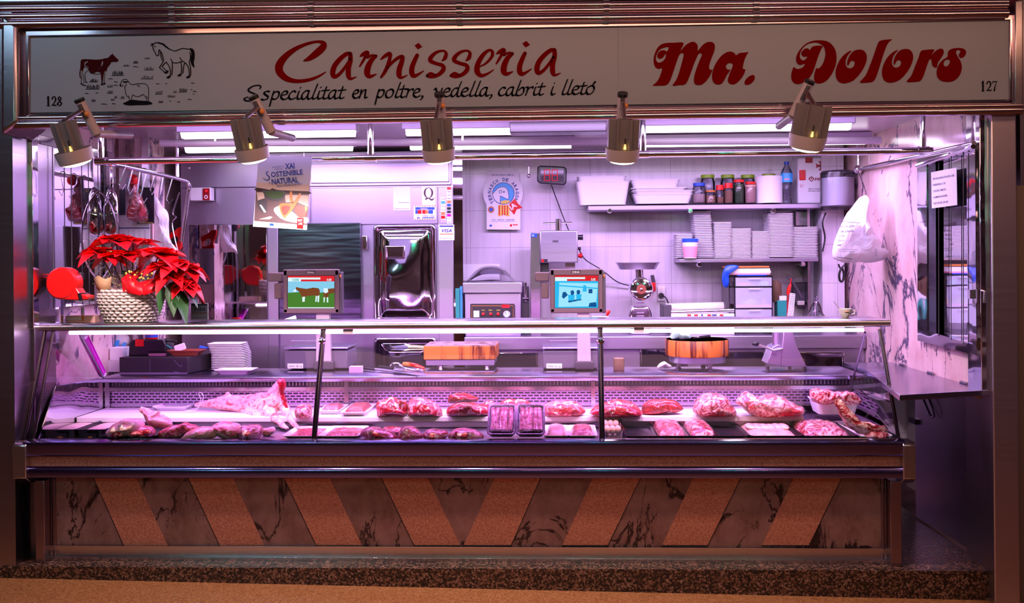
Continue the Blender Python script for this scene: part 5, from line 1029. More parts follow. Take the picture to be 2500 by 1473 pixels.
# utensils
Yu=7.0
q=MB().pbox(1898,734,1920,785,Yu,.1).build('storage_box','teal',bev=.004,loc=tuple(P(1908,780,Yu))); tag(q,'green teal box with white top right of the drawers','box'); MB().pbox(1903,723,1920,734,Yu-.002,.1).build('lid','white_plastic',q)
q=MB()
A=P(1929,716,Yu-.03);B=P(1941,718,Yu-.03);C_=P(1936,778,Yu-.06);D_=P(1922,778,Yu-.06)
for i in range(6): q.tube([A.lerp(B,i/5),D_.lerp(C_,i/5)],.0018,5)
for i in range(14): q.tube([A.lerp(D_,i/13),B.lerp(C_,i/13)],.0018,5)
q=q.build('wire_grater','white_plastic',loc=tuple(D_)); tag(q,'white wire grid scraper leaning by the teal box','scraper')
q=MB().tube([P(1930,694,Yu+.02),P(1926,706,Yu+.02),P(1924,720,Yu+.02)],[.008,.014,.012],10).tube([P(1931,680,Yu+.02),P(1930,694,Yu+.02)],.004,6).tube([P(1924,720,Yu+.02),P(1922,780,Yu+.02)],.004,6).build('kitchen_tool','red_plastic',loc=tuple(P(1926,700,Yu))); tag(q,'kitchen tool with upright red handle','tool')
q=MB().tube([P(1920,676,7.2),P(1932,684,7.2),P(1945,705,7.2),P(1957,728,7.2)],[.008,.007,.009,.012],8)
for i in range(9): q.tube([P(1920+i*2,677+i*1.2,7.2),P(1921+i*3,669+i*1.2,7.19)],.0012,4)
q=q.build('dish_brush','dark_grey',loc=tuple(P(1940,700,7.2))); tag(q,'grey dish brush with bristles pointing up','brush')
q=MB().pbox(1935,690,1968,742,7.36,.08).build('utensil_rack','dark_grey',bev=.01,loc=tuple(P(1950,740,7.4))); tag(q,'dark plastic holder on the tiles behind the dish brush','holder'); MB().pbox(1948,735,1965,746,7.33,.04).build('soap','cream',q,bev=.006)
q=MB().lathe([(.001,0),(.03,.0),(.042,.05),(.04,.12),(.02,.15),(.001,.152)],P(1894,738,7.05),14).build('pepper_mill','twig',loc=tuple(P(1894,738,7.05))); tag(q,'dark brown rounded pot beside the drawers','pot')
q=MB().tube(smooth([P(1990,775,7.0)[:],P(1988,735,7.0)[:],P(1992,725,6.97)[:],P(1997,735,6.93)[:]],4,False),.008,10).build('tap','chrome',loc=tuple(P(1990,775,7))); tag(q,'small curved chrome tap near the tiled corner','tap')
q=MB().inflate([(1992,728),(2000,740),(2008,760),(2016,785),(1972,785),(1975,760),(1985,740)],6.9,.05,1,nz=.008).build('clear_bag','clear_plastic',loc=tuple(P(1993,780,6.9))); tag(q,'clear plastic bag slumped over the tap','bag')
# coffee cup on top shelf
c=G(2063,779,ZT); c.y=5.45; c=Vector((P(2063,760,5.45).x,5.45,ZT)); o=MB().lathe([(.001,.002),(.016,0),(.019,.004),(.03,.025),(.037,.05),(.036,.05),(.028,.026),(.001,.008)],c,28).build('coffee_cup','cream',loc=tuple(c)); tag(o,'small cream espresso cup at the right end of the glass top','cup')
MB().tube([c+Vector((.034,0,.042)),c+Vector((.05,0,.04)),c+Vector((.05,0,.022)),c+Vector((.03,0,.018))],.004,8).build('handle','cream',o); MB().tube([c+Vector((-.03,0,.05)),c+Vector((-.06,.0,.09))],.002,6).build('spoon','steel',o); MB().lathe([(.0372,.034),(.0340,.036)],c,6,a0=-1.9,a1=-1.2).build('cup_print','orange',o)

q=root('paper_cone',tuple(P(710,781,5.95)),'small rolled white paper cone beside the first till post','paper'); MB().tube([P(693,781,5.95),P(722,776,5.95)],[.002,.014],12).build('cone','white_paper',q)
q=MB().pbox(1446,774,1486,779,6.3,.08).build('wire_rack','white_plastic',loc=tuple(P(1466,779,6.3))); tag(q,'white wire rack edge showing right of the blue monitor','rack')
q=MB().inflate([(1477,758),(1488,757),(1490,762),(1484,772),(1479,771),(1481,764),(1477,763)],6.3,.012,1,nz=.001).build('stapler','red_plastic',loc=tuple(P(1483,765,6.3))); tag(q,'red plastic clip standing on the white rack by the blue monitor','clip')
# ================================================================ LEFT SIDE: window, tools, calendar
XW=-2.74
o=root('mirror_window',tuple(SX(200,600,XW)),'steel framed mirrored window with thin vertical wires on the left wall','window')
ay,by=5.22,6.12; z0,z1=1.32,2.2
MB().add([(XW,ay,z0),(XW,by,z0),(XW,by,z1),(XW,ay,z1)],[(0,1,2,3)]).build('mirror_glass','mirror',o,smooth_=False)
MB().box(XW-.03,XW+.01,by,by+.09,z0-.1,2.35).box(XW-.03,XW+.008,ay-.06,ay,z0-.1,2.35).box(XW-.03,XW+.01,ay,by,z1,z1+.05).build('frame','steel_wavy',o,bev=.003)
w=MB()
for k in range(4): y_=ay+.13+k*.21; w.tube([(XW+.02,y_,z0),(XW+.02,y_,z1)],.0025,6)
w.build('vertical_wires','dark_grey',o)
def hang(name,mat,label,cat,outl,Y,d,sm=0,nz=.003,**k):
    o=MB().inflate(outl,Y,d,1,nz=nz,**k).build(name,mat,loc=tuple(P(outl[0][0],outl[0][1],Y)),sub=sm); tag(o,label,cat); return o
hang('apron','apron_cloth','white apron cloth hanging behind the steel strainers by the left wall','apron',[(160,445),(200,450),(230,452),(250,470),(252,520),(248,590),(235,640),(200,650),(165,650),(160,600),(158,520)],6.2,.02,nz=.012,ns=9)
hang('plastic_apron','bag','crumpled white plastic apron beside the dark calendar','apron',[(366,470),(378,480),(392,500),(404,515),(412,540),(414,575),(420,600),(430,615),(400,612),(372,605),(362,560),(360,510)],6.35,.03,nz=.02,ns=12)
# strainer
o=root('strainer',tuple(P(180,490,5.9)),'round steel wire strainer hanging over the white apron','strainer')
c=P(182,488,5.9); MB().tube([c+Vector((.056*math.cos(t*PI/12),.0,.085*math.sin(t*PI/12))) for t in range(24)],.006,8,True).build('rim','chrome',o)
m=MB().ell(c,(.052,.03,.08),20,12).build('mesh_bowl','clear_plastic',o)
MB().tube([c+Vector((0,0,.085)),c+Vector((.0,0,.16))],.004,6).build('handle','steel',o)
o=MB().tube([P(210,455,5.95)+Vector((.19*math.cos(t*PI/20)*1.0,.0,-.30+.30*math.sin(t*PI/20))) for t in range(40)],.006,6,True).build('wire_hoop','steel_dark',loc=tuple(P(200,500,5.95))); tag(o,'large oval wire hoop hanging around the strainer','hoop')
# ladle frying rim (second strainer, seen from the side)
o=hang('steel_pan','steel_wavy','narrow polished steel pan seen edge on, reflecting green, right of the strainer','pan',[(262,465),(275,458),(287,480),(290,520),(288,560),(280,575),(262,575),(250,560),(252,510)],6.0,.02)
o=root('sharpening_steel',tuple(P(208,520,5.85)),'sharpening steel with brown wooden handle hanging by the strainer','sharpening steel')
MB().tube([P(208,494,5.85),P(207,512,5.85),P(207,540,5.85)],[.018,.021,.015],10).build('handle','handle_wood',o); MB().tube([P(207,540,5.85),P(206,640,5.85)],.008,8).build('rod','steel',o)
o=root('tongs',tuple(P(190,540,5.8)),'black handled steel tongs hanging beside the sharpening steel','tongs')
MB().tube([P(188,525,5.8),P(187,555,5.8),P(185,580,5.8)],[.02,.026,.022],10).build('handle','black_plastic',o)
MB().tube([P(182,578,5.8),P(168,640,5.8)],.007,6).build('blade','steel',o); MB().tube([P(192,578,5.8),P(205,650,5.8)],.007,6).build('blade','steel',o)
hk=MB()
for i,(u,v) in enumerate(((300,407),(318,411),(336,415),(352,419),(372,424),(392,429),(415,434))):
    Y=5.6+(u-300)*.0065; q=P(u,v,Y); 
    h=MB().tube([q+Vector((-.016*math.cos(a*PI/6),0,.02*math.sin(a*PI/6))) for a in range(7)]+[q+Vector((-.02+.01*(i%3),-.01,-.1-.02*(i%4))),q+Vector((.0,-.01,-.13-.02*(i%4))),q+Vector((.02,-.01,-.1-.02*(i%4)))],.0035,6).build('meat_hook','steel',loc=tuple(q)); tag(h,'steel wire meat hook on the bent rail along the left wall','hook','meat hooks on the bent rail')
# calendar
Yc=6.15; o=MB().pbox(334,458,376,546,Yc,.004).build('poster_calendar','ink',loc=tuple(P(335,500,Yc))); tag(o,'black wall calendar with a meat picture and white date sheet below','calendar')
MB().pbox(291,525,366,585,Yc+.03,.003).build('date_sheet','white_paper',o); MB().pbox(291,462,306,525,Yc+.02,.003).build('back_page','ink',o)
f=Flat(Yc+.027); 
for i in range(4):
    for j in range(5): f.text(str((i*5+j)%28+1),300+j*13,566+i*6,3.5)
f.rect(291,556,366,558); f.build('date_print','navy',o); f=Flat(Yc-.002); f.stroke([(340,543),(374,544)],1.2); f.text('E',341,468,7); f.build('gold_print','yellow',o)
Flat(Yc-.001).rect(336,520,362,541).build('picture','brown_red',o)
o=root('wrapped_sausage',tuple(P(330,500,6.05)),'red and clear plastic wrapped cured meat hanging in front of the calendar','cured meat')
MB().inflate([(318,432),(328,428),(334,436),(332,450),(336,470),(348,495),(357,520),(350,538),(330,540),(312,536),(310,520),(316,490),(320,465),(322,450)],6.05,.045,1,nz=.02,ns=22).build('meat','beef_red',o)
MB().inflate([(316,430),(328,426),(336,436),(334,452),(340,475),(354,500),(362,525),(352,540),(330,544),(308,540),(306,520),(312,490),(318,465)],6.05,.05,1,nz=.02,ns=22).build('wrapping','film',o)
MB().inflate([(317,430),(325,427),(334,433),(333,448),(326,452),(319,446)],6.0,.03,1,nz=.01).build('knot','red_plastic',o)
o=hang('red_tag','red_plastic','small red cap hanging at the top of the left mirrored window','cap',[(160,432),(168,428),(177,434),(178,448),(168,450),(161,442)],5.95,.02)
# red saw handle
o=root('meat_saw',tuple(P(428,585,6.7)),'meat saw with open red handle hanging from the end of the bent rail','saw')
YR_=6.66; f=[(410,575),(428,565),(437,557),(450,556),(448,570),(442,585),(444,600),(438,610),(424,603),(414,605),(416,590)]; h=[(414,588),(424,579),(434,578),(436,588),(428,597),(418,598)]
cu=bpy.data.curves.new('t','CURVE'); cu.dimensions='2D'; cu.fill_mode='BOTH'; cu.extrude=1.5; cu.bevel_depth=1; 
for lp in (f,h):
    lp=smooth(lp,3); sp=cu.splines.new('POLY'); sp.points.add(len(lp)-1); sp.use_cyclic_u=True
    for i,(x,y) in enumerate(lp): sp.points[i].co=(x,-y,0,1)
ob=bpy.data.objects.new('t',cu); COL.objects.link(ob); ev=ob.evaluated_get(bpy.context.evaluated_depsgraph_get()); me=ev.to_mesh(); b=MB()
for v in me.vertices: q=P(v.co.x,-v.co.y,YR_); q.y+=v.co.z*.004; b.v.append(tuple(q))
b.f=[tuple(p.vertices) for p in me.polygons]; ev.to_mesh_clear(); bpy.data.objects.remove(ob); b.build('handle','red_plastic',o)
MB().tube(smooth([P(438,470,6.64)[:],P(422,520,6.64)[:],P(430,530,6.64)[:],P(420,545,6.64)[:],P(428,590,6.62)[:],P(436,620,6.62)[:]],4,False),.005,6).build('wire_hook','steel_dark',o)
MB().pbox(404,604,450,700,6.68,.004).build('blade','steel',o)
# ================================================================ ON THE GLASS TOP
# ticket dispenser
YTk=5.3; o=root('ticket_dispenser',tuple(P(158,735,YTk)),'glossy red snail shaped queue ticket dispenser at the left end of the counter','ticket dispenser')
def disc(px,py,rpx,Y,d,mat,nm,bev=.012):
    r=rpx*pxm(Y); MB().lathe([(.001,-d/2),(r*.9,-d/2),(r,-d/2+.012),(r,d/2-.012),(r*.9,d/2),(.001,d/2)],P(px,py,Y),40,'y').build(nm,mat,o)
disc(158,692,40,YTk,.09,'red_plastic','housing')
b=MB(); b.prism([(P(x,y,YTk).x,P(x,y,YTk).z) for x,y in ((155,731),(160,705),(192,700),(198,708),(204,717),(224,722),(222,731),(190,733))],'y',YTk-.04,YTk+.04); b.build('spout','red_plastic',o,bev=.005)
MB().prism([(P(x,y,YTk).x,P(x,y,YTk).z) for x,y in ((199,716),(206,715),(212,733),(204,735))],'y',YTk-.047,YTk+.047).build('cutter','black_plastic',o)
MB().pbox(86,670,104,700,YTk+.02,.05).build('wall_clamp','black_plastic',o); b=MB()
for i in range(5): b.pbox(100,669+i*7,122,672+i*7,YTk+.0,.05)
b.build('clamp_ribs','red_plastic',o)
MB().box(P(150,700,YTk).x,P(166,700,YTk).x,YTk-.01,YTk+.02,ZT,P(150,725,YTk).z).build('stand','clear_plastic',o)
# small cards
for i,(x0,x1,y0,y1,Y,mt,lb) in enumerate([(160,232,767,784,5.42,'salmon','flat peach printed box lying left of the wicker basket'),(125,140,748,784,5.5,'white_paper','small card leaning near the red ticket dispenser'),(196,208,748,784,5.45,'steel','small polished metal cylinder behind the peach box')]):
    if i==2:
        q,c,r,h=lathe_thing('lighter',202,750,780,9,5.5,[(.001,0),(1,0),(1,1),(.001,1)],'steel','small polished metal tube standing behind the peach box','tube')
    else:
        q=P(x0,y1,Y); o=MB().box(q.x,P(x1,y1,Y).x,Y,Y+(.09 if i==0 else .006),ZT+.001,ZT+.001+(y1-y0)*pxm(Y)).build(['card_box','card'][i],mt,loc=(q.x,Y,ZT)); tag(o,lb,'card' if i else 'box')
        if i==0: Flat(Y-.001).rect(162,775,200,781).build('print','cream',o); Flat(Y-.0015).rect(199,770,205,784).build('orange_mark','orange',o)
# VISA stand
o=root('card_stand',tuple(G(486,785,ZT)),'small clear stand with a white VISA card sign on the counter top','sign')
Yv=5.42; MB().pbox(466,741,508,781,Yv,.003).build('card','white_paper',o); visa(466,741,508,781,Yv-.002,o)
q=P(466,781,Yv); MB().box(q.x-.006,P(509,781,Yv).x+.004,Yv-.03,Yv+.03,ZT+.001,ZT+.006).box(q.x-.004,P(509,781,Yv).x,Yv-.006,Yv-.004,ZT+.006,P(480,740,Yv).z).build('acrylic_holder','clear_plastic',o)
# basket
YB_=5.46; bk=root('flower_basket',(P(321,760,YB_).x,YB_,ZT),'oval pale wicker basket planted with red poinsettias on the counter top','basket')
cx,cy=bk['_L'][0],bk['_L'][1]; H=P(321,708,YB_).z-ZT; RX=.172; RY=.12
def bas(t): return .80+.24*math.sin(min(1,t*1.25)*PI/2)-.03*t
rows=11; nst=26
for i in range(rows):
    z=ZT+.008+H*.93*i/(rows-1); t=i/(rows-1); pts=[]
    for k in range(nst*8):
        a=2*PI*k/(nst*8); wv=.0065*math.sin(nst*a/1*.5*2+ (PI if i%2 else 0)); r_=bas(t)
        pts.append((cx+(RX*r_+wv)*math.cos(a),cy+(RY*r_+wv)*math.sin(a),z+.002*math.sin(nst*a)))
    MB().tube(pts,.0078,6,True).build('wicker_row','wicker',bk,ang=80)
b=MB()
for k in range(nst):
    a=2*PI*(k+.5)/nst; b.tube([(cx+RX*bas(j/5)*math.cos(a),cy+RY*bas(j/5)*math.sin(a),ZT+.004+H*.95*j/5) for j in range(6)],.004,5)
b.build('stakes','wicker',bk)
MB().lathe([(.001,.006),(RX*.8,.006)],(cx,cy,ZT),30,sy=RY/RX).build('basket_floor','wicker',bk)
MB().lathe([(.001,H*.82),(RX*.95,H*.8)],(cx,cy,ZT),30,sy=RY/RX).build('soil','twig',bk)
random.seed(21)
def leafm(b,base,dir_,L,W,droop=.25,fold=.25,n=7):
    dir_=dir_.normalized(); up=Vector((0,0,1)); side=dir_.cross(up); 
    if side.length<.1: side=Vector((1,0,0))
    side.normalize(); nr=side.cross(dir_).normalized(); vs=[]
    for i in range(n+1):
        t=i/n; w=W*math.sin(PI*min(1,t**.75*.97+.03))**.8*(1-.25*t); w=max(w,.0005) if i<n else .0003
        if i in (3,): w*=1.16
        c_=base+dir_*L*t-up*droop*L*t*t+nr*.0
        vs+=[c_-side*w+nr*fold*w,c_-nr*.0,c_+side*w+nr*fold*w]
    b.add(vs,[f for i in range(n) for f in ((i*3,i*3+1,i*3+4,i*3+3),(i*3+1,i*3+2,i*3+5,i*3+4))])
def poin(label,heads,greens,loc):
    o=root('poinsettia',loc,label,'plant','potted poinsettias in the wicker basket')
    b=MB(); s=MB(); ft=MB(); b2=MB()
    for (px,py,Y,R_,fx) in heads:
        c=P(px,py,Y); s.tube([Vector((cx+(c.x-cx)*.3,cy,ZT+H*.8)),c],.004,6)
        for ring_,(n,l,el) in enumerate(((7,1,.05),(7,.75,.45),(5,.45,.9))):
            for k in range(n):
                a=2*PI*(k+ring_*.5+random.uniform(-.2,.2))/n; d=Vector((math.cos(a),math.sin(a)*.8-.1,el*.7+fx+random.uniform(-.15,.15)))
                leafm(b if (k+ring_)%3 else b2,c+Vector((0,0,.004*ring_)),d,R_*l*random.uniform(.8,1.15),R_*.36*(.8+.3*l),droop=.35*random.uniform(.4,1.4),fold=.35)
        for k in range(6): q=c+Vector((random.uniform(-.012,.012),random.uniform(-.015,.005),.03)); ft.ell(q,(.005,.005,.006),8,5)
    b.build('red_bracts','petal',o,ang=60); b2.build('dark_red_bracts','petal2',o,ang=60); s.build('stem','twig',o); ft.build('flower_buds','leaf_light',o)
    g=MB()
    for (px,py,Y,ax,az,L) in greens:
        c=P(px,py,Y); leafm(g,c,Vector((ax,-.3,az)),L,L*.27,droop=.3)
    g.build('green_leaves','leaf',o,ang=60)
poin('potted poinsettia at the left back of the wicker basket with upright red bracts',[(283,592,5.42,.17,.1),(243,618,5.38,.13,-.05),(325,598,5.46,.15,.15),(352,622,5.44,.12,.0),(268,628,5.36,.11,-.1),(305,625,5.36,.12,0)],[(235,640,5.4,-.8,-.2,.08),(280,615,5.42,.7,-.3,.07),(300,660,5.45,.3,-.5,.08),(262,650,5.45,-.5,-.3,.08)],(cx-.06,cy,ZT+.02))
poin('potted poinsettia spilling over the right side of the wicker basket with drooping bracts',[(388,622,5.34,.17,-.0),(432,648,5.32,.14,-.15),(452,690,5.34,.13,-.45),(415,672,5.31,.12,-.3),(455,655,5.36,.13,-.2),(395,650,5.3,.12,-.1)],[(418,690,5.3,.2,-1,.15),(400,700,5.3,-.1,-1,.12),(430,705,5.32,.45,-.9,.17),(395,672,5.3,-.6,-.3,.08),(452,700,5.36,.7,-.7,.12)],(cx+.08,cy,ZT+.02))
# red paper, kraft paper, berries inside basket
o=root('gift_wrap',(cx,cy-.05,ZT+H*.8),'red paper wrap folded over the front rim of the wicker basket','paper wrap')
b=MB(); A=P
b.add([P(300,712,5.33),P(330,716,5.32),P(352,720,5.31),P(400,706,5.33),P(372,680,5.38),P(340,690,5.36),P(312,668,5.38),P(296,680,5.36)],[(0,1,6,7),(1,2,5,6),(2,3,4,5)]); b.add([P(312,716,5.318),P(345,722,5.31),P(310,668,5.34),P(296,690,5.35)],[(0,1,2,3)]).add([P(345,700,5.3),P(352,722,5.30),P(400,704,5.32),P(380,688,5.34)],[(0,1,2,3)])
o2=b.build('folded_sheet','petal',o); o2.modifiers.new('s','SOLIDIFY').thickness=.002
b=MB(); b.add([P(318,668,5.40),P(336,655,5.42),P(356,622,5.45),P(360,632,5.45),P(345,665,5.41),P(330,690,5.38)],[(0,1,4,5),(1,2,3,4)]); o2=b.build('paper_ribbon','petal2',o); o2.modifiers.new('s','SOLIDIFY').thickness=.002
o=root('kraft_cone',tuple(P(245,700,5.42)),'folded brown kraft paper at the left rim of the wicker basket','paper')
o2=MB().add([P(228,680,5.40),P(240,673,5.38),P(255,682,5.36),P(272,676,5.38),P(270,708,5.38),P(246,714,5.37),P(236,706,5.38)],[(0,1,6),(1,2,5,6),(2,3,4,5)]).build('sheet','kraft',o); o2.modifiers.new('s','SOLIDIFY').thickness=.002
o=root('berry_sprig',tuple(P(345,670,5.38)),'sprig of gold berries and evergreen in the middle of the basket','sprig')
b=MB();g=MB(); random.seed(4)
for i in range(34): b.ell(P(random.uniform(305,372),random.uniform(660,700),random.uniform(5.35,5.42)),(.006,.006,.006),8,5)
for i in range(50): q=P(random.uniform(235,372),random.uniform(650,705),random.uniform(5.38,5.46)); g.tube([q,q+Vector((random.uniform(-.03,.03),random.uniform(-.02,.01),random.uniform(-.01,.04)))],[.003,.0008],4)
b.build('berries','yellow',o); g.build('evergreen_twigs','leaf_light',o)
b=MB()
for i in range(60): q=P(random.uniform(255,300),random.uniform(672,712),random.uniform(5.37,5.43)); b.tube([q,q+Vector((random.uniform(-.03,.03),random.uniform(-.02,.0),random.uniform(-.01,.02)))],.0008,3)
b.build('straw','straw',o)
# ================================================================ ON THE WORK SURFACE
def gy(px,py): return G(px,py,ZW).y
# monitors + scales
def scale(px0,px1,pyt,post,mon,label,img):
    cxp=(px0+px1)/2; Yf=gy(cxp,905); o=root('shop_scale',tuple(P(cxp,905,Yf)),label,'scale','till scales with monitors on posts')
    a=P(px0+4,900,Yf); b_=P(px1-22,900,Yf); zt_=P(cxp,856,Yf).z
    b=MB(); b.prism([(a.x,ZW+.012),(a.x-.002,zt_-.01),(a.x+.012,zt_),(b_.x-.005,zt_),(b_.x+.005,zt_-.01),(b_.x+.008,ZW+.012)],'y',Yf,Yf+.3); b.build('body','grey_plastic',o,bev=.01)
    MB().box(a.x-.005,b_.x+.01,Yf-.01,Yf+.3,zt_+.008,zt_+.02).build('platter','steel_brush',o,bev=.004); MB().box(a.x+.06,b_.x-.06,Yf+.05,Yf+.25,zt_-.002,zt_+.01).build('platter_support','dark_grey',o)
    for s in (a.x+.05,b_.x-.05): MB().lathe([(.001,0),(.012,0),(.014,.012),(.001,.012)],(s,Yf+.04,ZW),10).build('foot','black_rubber',o)
    MB().tube([(a.x+.04,Yf+.02,zt_+.02),(a.x+.04,Yf+.02,zt_+.06),(b_.x-.1,Yf+.02,zt_+.06),(b_.x-.1,Yf+.02,zt_+.02)],.0028,6).build('platter_guard','steel',o)
    p0,p1=post; Yp_=Yf-.03; q0=P(p0,870,Yp_);q1=P(p1,870,Yp_)
    MB().box(q0.x-.012,q1.x+.016,Yp_-.01,Yp_+.06,ZW+.01,P(p0,882,Yp_).z).build('post_foot','dark_grey',o,bev=.006)
    MB().prism([(q0.x,P(p0,884,Yp_).z),(q0.x+.004,P(p0,764,Yp_).z),(q1.x-.008,P(p0,764,Yp_).z),(q1.x,P(p0,884,Yp_).z)],'y',Yp_,Yp_+.04).build('post','lamp_ring',o,bev=.003)
    Flat(Yf-.001).rect(px0+12,888,px0+50,900).build('serial_plate','white_paper',o); Flat(Yf-.002).text('DINA  CE  kg',px0+15,897,5,32).build('serial_print','ink',o)
    x0,y0,x1,y1=mon; Ym=Yp_-.02
    m=MB().pbox(x0,y0,x1,y1,Ym,.035).build('monitor','brown_plastic',o,bev=.008)
    fr=MB()
    for r in ((x0+1,y0+1,x1-1,y0+15),(x0+1,y1-11,x1-1,y1-1),(x0+1,y0+2,x0+10,y1-2),(x1-10,y0+2,x1-1,y1-2)): fr.pbox(*r,Ym-.008,.012)
    fr.build('bezel','brown_plastic',o,bev=.003)
    MB().pbox(x1-2,y0+6,x1+7,y1,Ym+.005,.06).build('card_reader','dark_grey',o,bev=.006); MB().ell(P(x1+3,y0+17,Ym),(.006,.006,.012),10,6).build('reader_light','orange',o)
    MB().pbox(x0-37,y0+8,x0-2,y0+30,Ym+.03,.1).pbox(x0-22,y0+34,x0-3,y0+72,Ym+.03,.08).build('printer','brown_plastic',o,bev=.006)
    f=Flat(Ym-.0085); f.rect((x0+x1)/2-13,y0+3,(x0+x1)/2+10,y0+11); f.build('badge','ink',o); Flat(Ym-.0095).text('DINA',(x0+x1)/2-10,y0+10,5,18,bold=.02).build('badge_print','wicker',o)
    sx0,sy0,sx1,sy1=x0+12,y0+16,x1-12,y1-13; W=sx1-sx0; Hh=sy1-sy0; s=Ym-.002; T=lambda l:[(sx0+u*W,sy0+v*Hh) for u,v in l]
    def sc(nm,mt,dz,polys,sm=0):
        f=Flat(s-dz)
        for p in polys: f.fill([T(p)],sm)
        f.build(nm,mt,o)
    sc('screen_header','screen_red',.0,[[(0,0),(1,0),(1,.17),(0,.17)]]); sc('screen_readout','screen_white',.0006,[[(0,.05),(.7,.05),(.7,.11),(.28,.11),(.28,.17),(0,.17)]])
    if img=='cow':
        Flat(s-.0010).text('0.005',*T([(.1,.155)])[0],6,W*.14,bold=.02).build('weight_digits','screen_teal',o)
        sc('screen_sky','screen_sky',.0,[[(0,.17),(1,.17),(1,.55),(0,.55)]]); sc('screen_field','screen_green',.0002,[[(0,.52),(.3,.5),(.6,.52),(1,.5),(1,.97),(0,.97)]]); sc('screen_footer','screen_white',.0,[[(0,.97),(1,.97),(1,1),(0,1)]])
        sc('pictured_cow','screen_brown',.0006,[[(.18,.34),(.25,.37),(.4,.4),(.55,.36),(.66,.38),(.69,.45),(.68,.62),(.64,.66),(.6,.6),(.42,.62),(.36,.66),(.3,.64),(.27,.55),(.22,.46),(.16,.44)],[(.77,.46),(.86,.4),(1,.38),(1,.52),(.88,.56),(.88,.66),(.77,.66)]],1)
        sc('pictured_cow_white','screen_white',.001,[[(.1,.48),(.16,.4),(.19,.44),(.16,.5)],[(.31,.65),(.37,.64),(.36,.8),(.31,.8)],[(.6,.62),(.63,.62),(.62,.8),(.59,.8)],[(.64,.62),(.68,.6),(.67,.81),(.64,.81)],[(.77,.38),(.86,.38),(.87,.5),(.8,.54),(.77,.48)],[(.77,.66),(.8,.66),(.79,.82),(.77,.82)],[(.84,.66),(.87,.66),(.87,.82),(.84,.82)]],0)
    else:
        sc('screen_picture','screen_cyan',.0,[[(0,.17),(1,.17),(1,1),(0,1)]]); sc('pictured_scene','screen_pale',.0006,[[(.1,.22),(1,.24),(.95,.95),(.08,.97)]]); 
        sc('pictured_people','screen_navy',.001,[[(.36,.48),(.42,.45),(.45,.52),(.43,.6),(.37,.6)],[(.5,.47),(.56,.44),(.59,.5),(.57,.58),(.51,.58)],[(.78,.42),(.87,.42),(.87,.55),(.78,.55)],[(.18,.52),(.24,.5),(.3,.6),(.2,.72),(.16,.66)],[(.8,.85),(.95,.82),(.97,.97),(.78,.97)],[(.3,.78),(.6,.72),(.62,.76),(.32,.84)]],1); sc('pictured_shapes','screen_cyan',.001,[[(.3,.6),(.46,.6),(.44,.8),(.32,.8)],[(.49,.58),(.62,.58),(.6,.75),(.5,.78)],[(.66,.3),(.72,.3),(.74,.5),(.64,.5)],[(.0,.28),(1,.38),(1,.42),(0,.32)]],0)
    Flat(s-.0012).text('0.00',*T([(.84,.155)])[0],6,W*.1,bold=.02).build('price_digits','screen_white',o)
    return o
scale(690,868,838,(771,808),(691,658,828,766),'shop scale with a monitor showing a brown cow in a green field','cow')
scale(1322,1480,838,(1409,1443),(1343,657,1472,765),'shop scale with a monitor showing a bright blue tinted photograph','blue')
# rectangular block
Y0=gy(1120,904); o=root('chopping_block',tuple(P(1120,904,Y0)),'thick rectangular striped wooden chopping block on a steel stand','chopping block')
a=P(1034,860,Y0);b_=P(1211,860,Y0); zt_=P(1120,845,Y0).z; zb_=P(1120,879,Y0).z
MB().box(a.x,b_.x,Y0,Y0+.33,zb_,zt_).build('block','block_wood',o,bev=.006); MB().box(a.x+.002,b_.x-.002,Y0+.002,Y0+.328,zt_-.001,zt_+.002).build('worn_top','block_top',o)
MB().box(a.x+.012,b_.x-.012,Y0+.012,Y0+.32,P(1120,893,Y0).z,zb_-.001).build('steel_stand','steel_brush',o,bev=.003)
for x_ in (a.x+.1,b_.x-.06):
    for y_ in (Y0+.05,Y0+.27): MB().lathe([(.02,0),(.014,.02),(.014,P(1120,893,Y0).z-ZW)],(x_,y_,ZW),12).build('leg','steel_dark',o)
# round block
Y0=gy(1702,905)+.0; c=P(1702,905,Y0+.12); c.z=ZW; r=76*pxm(Y0+.12); o=root('round_chopping_block',tuple(c),'round barrel like wooden chopping block with a knife and cloth on top','chopping block')
zz=lambda y:P(1702,y,Y0).z
MB().lathe([(.001,zz(872)-ZW),(r*.98,zz(872)-ZW),(r,zz(866)-ZW),(r,zz(835)-ZW),(r*.98,zz(832)-ZW),(.001,zz(832)-ZW)],c,48).build('block','block_wood',o); MB().lathe([(.001,zz(832)-ZW+.001),(r*.97,zz(832)-ZW+.001)],c,40).build('worn_top','block_top',o)
MB().lathe([(.001,zz(888)-ZW),(r*.88,zz(888)-ZW),(r*.9,zz(873)-ZW),(.001,zz(873)-ZW)],c,40).build('steel_base','steel_brush',o)
for k in range(3): a=2*PI*k/3-1; MB().lathe([(.022,0),(.014,.01),(.014,zz(888)-ZW)],c+Vector((r*.6*math.cos(a),r*.6*math.sin(a),0)),12).build('leg','steel_dark',o)
ztop=zz(832)+.003
q=MB().inflate([(1636,824),(1642,812),(1652,806),(1662,812),(1672,808),(1684,816),(1688,825),(1670,829),(1650,829)],Y0+.1,.035,1,nz=.012,ns=30).build('cloth','bluegreen',loc=tuple(P(1660,829,Y0+.1))); tag(q,'crumpled pale green cloth on the round chopping block','cloth')
q=root('knife',tuple(P(1720,826,Y0+.1)),'black handled knife lying across the round chopping block','knife'); A_=P(1697,832,Y0+.05); B_=P(1732,818,Y0+.14); A_.z=B_.z=ztop+.01
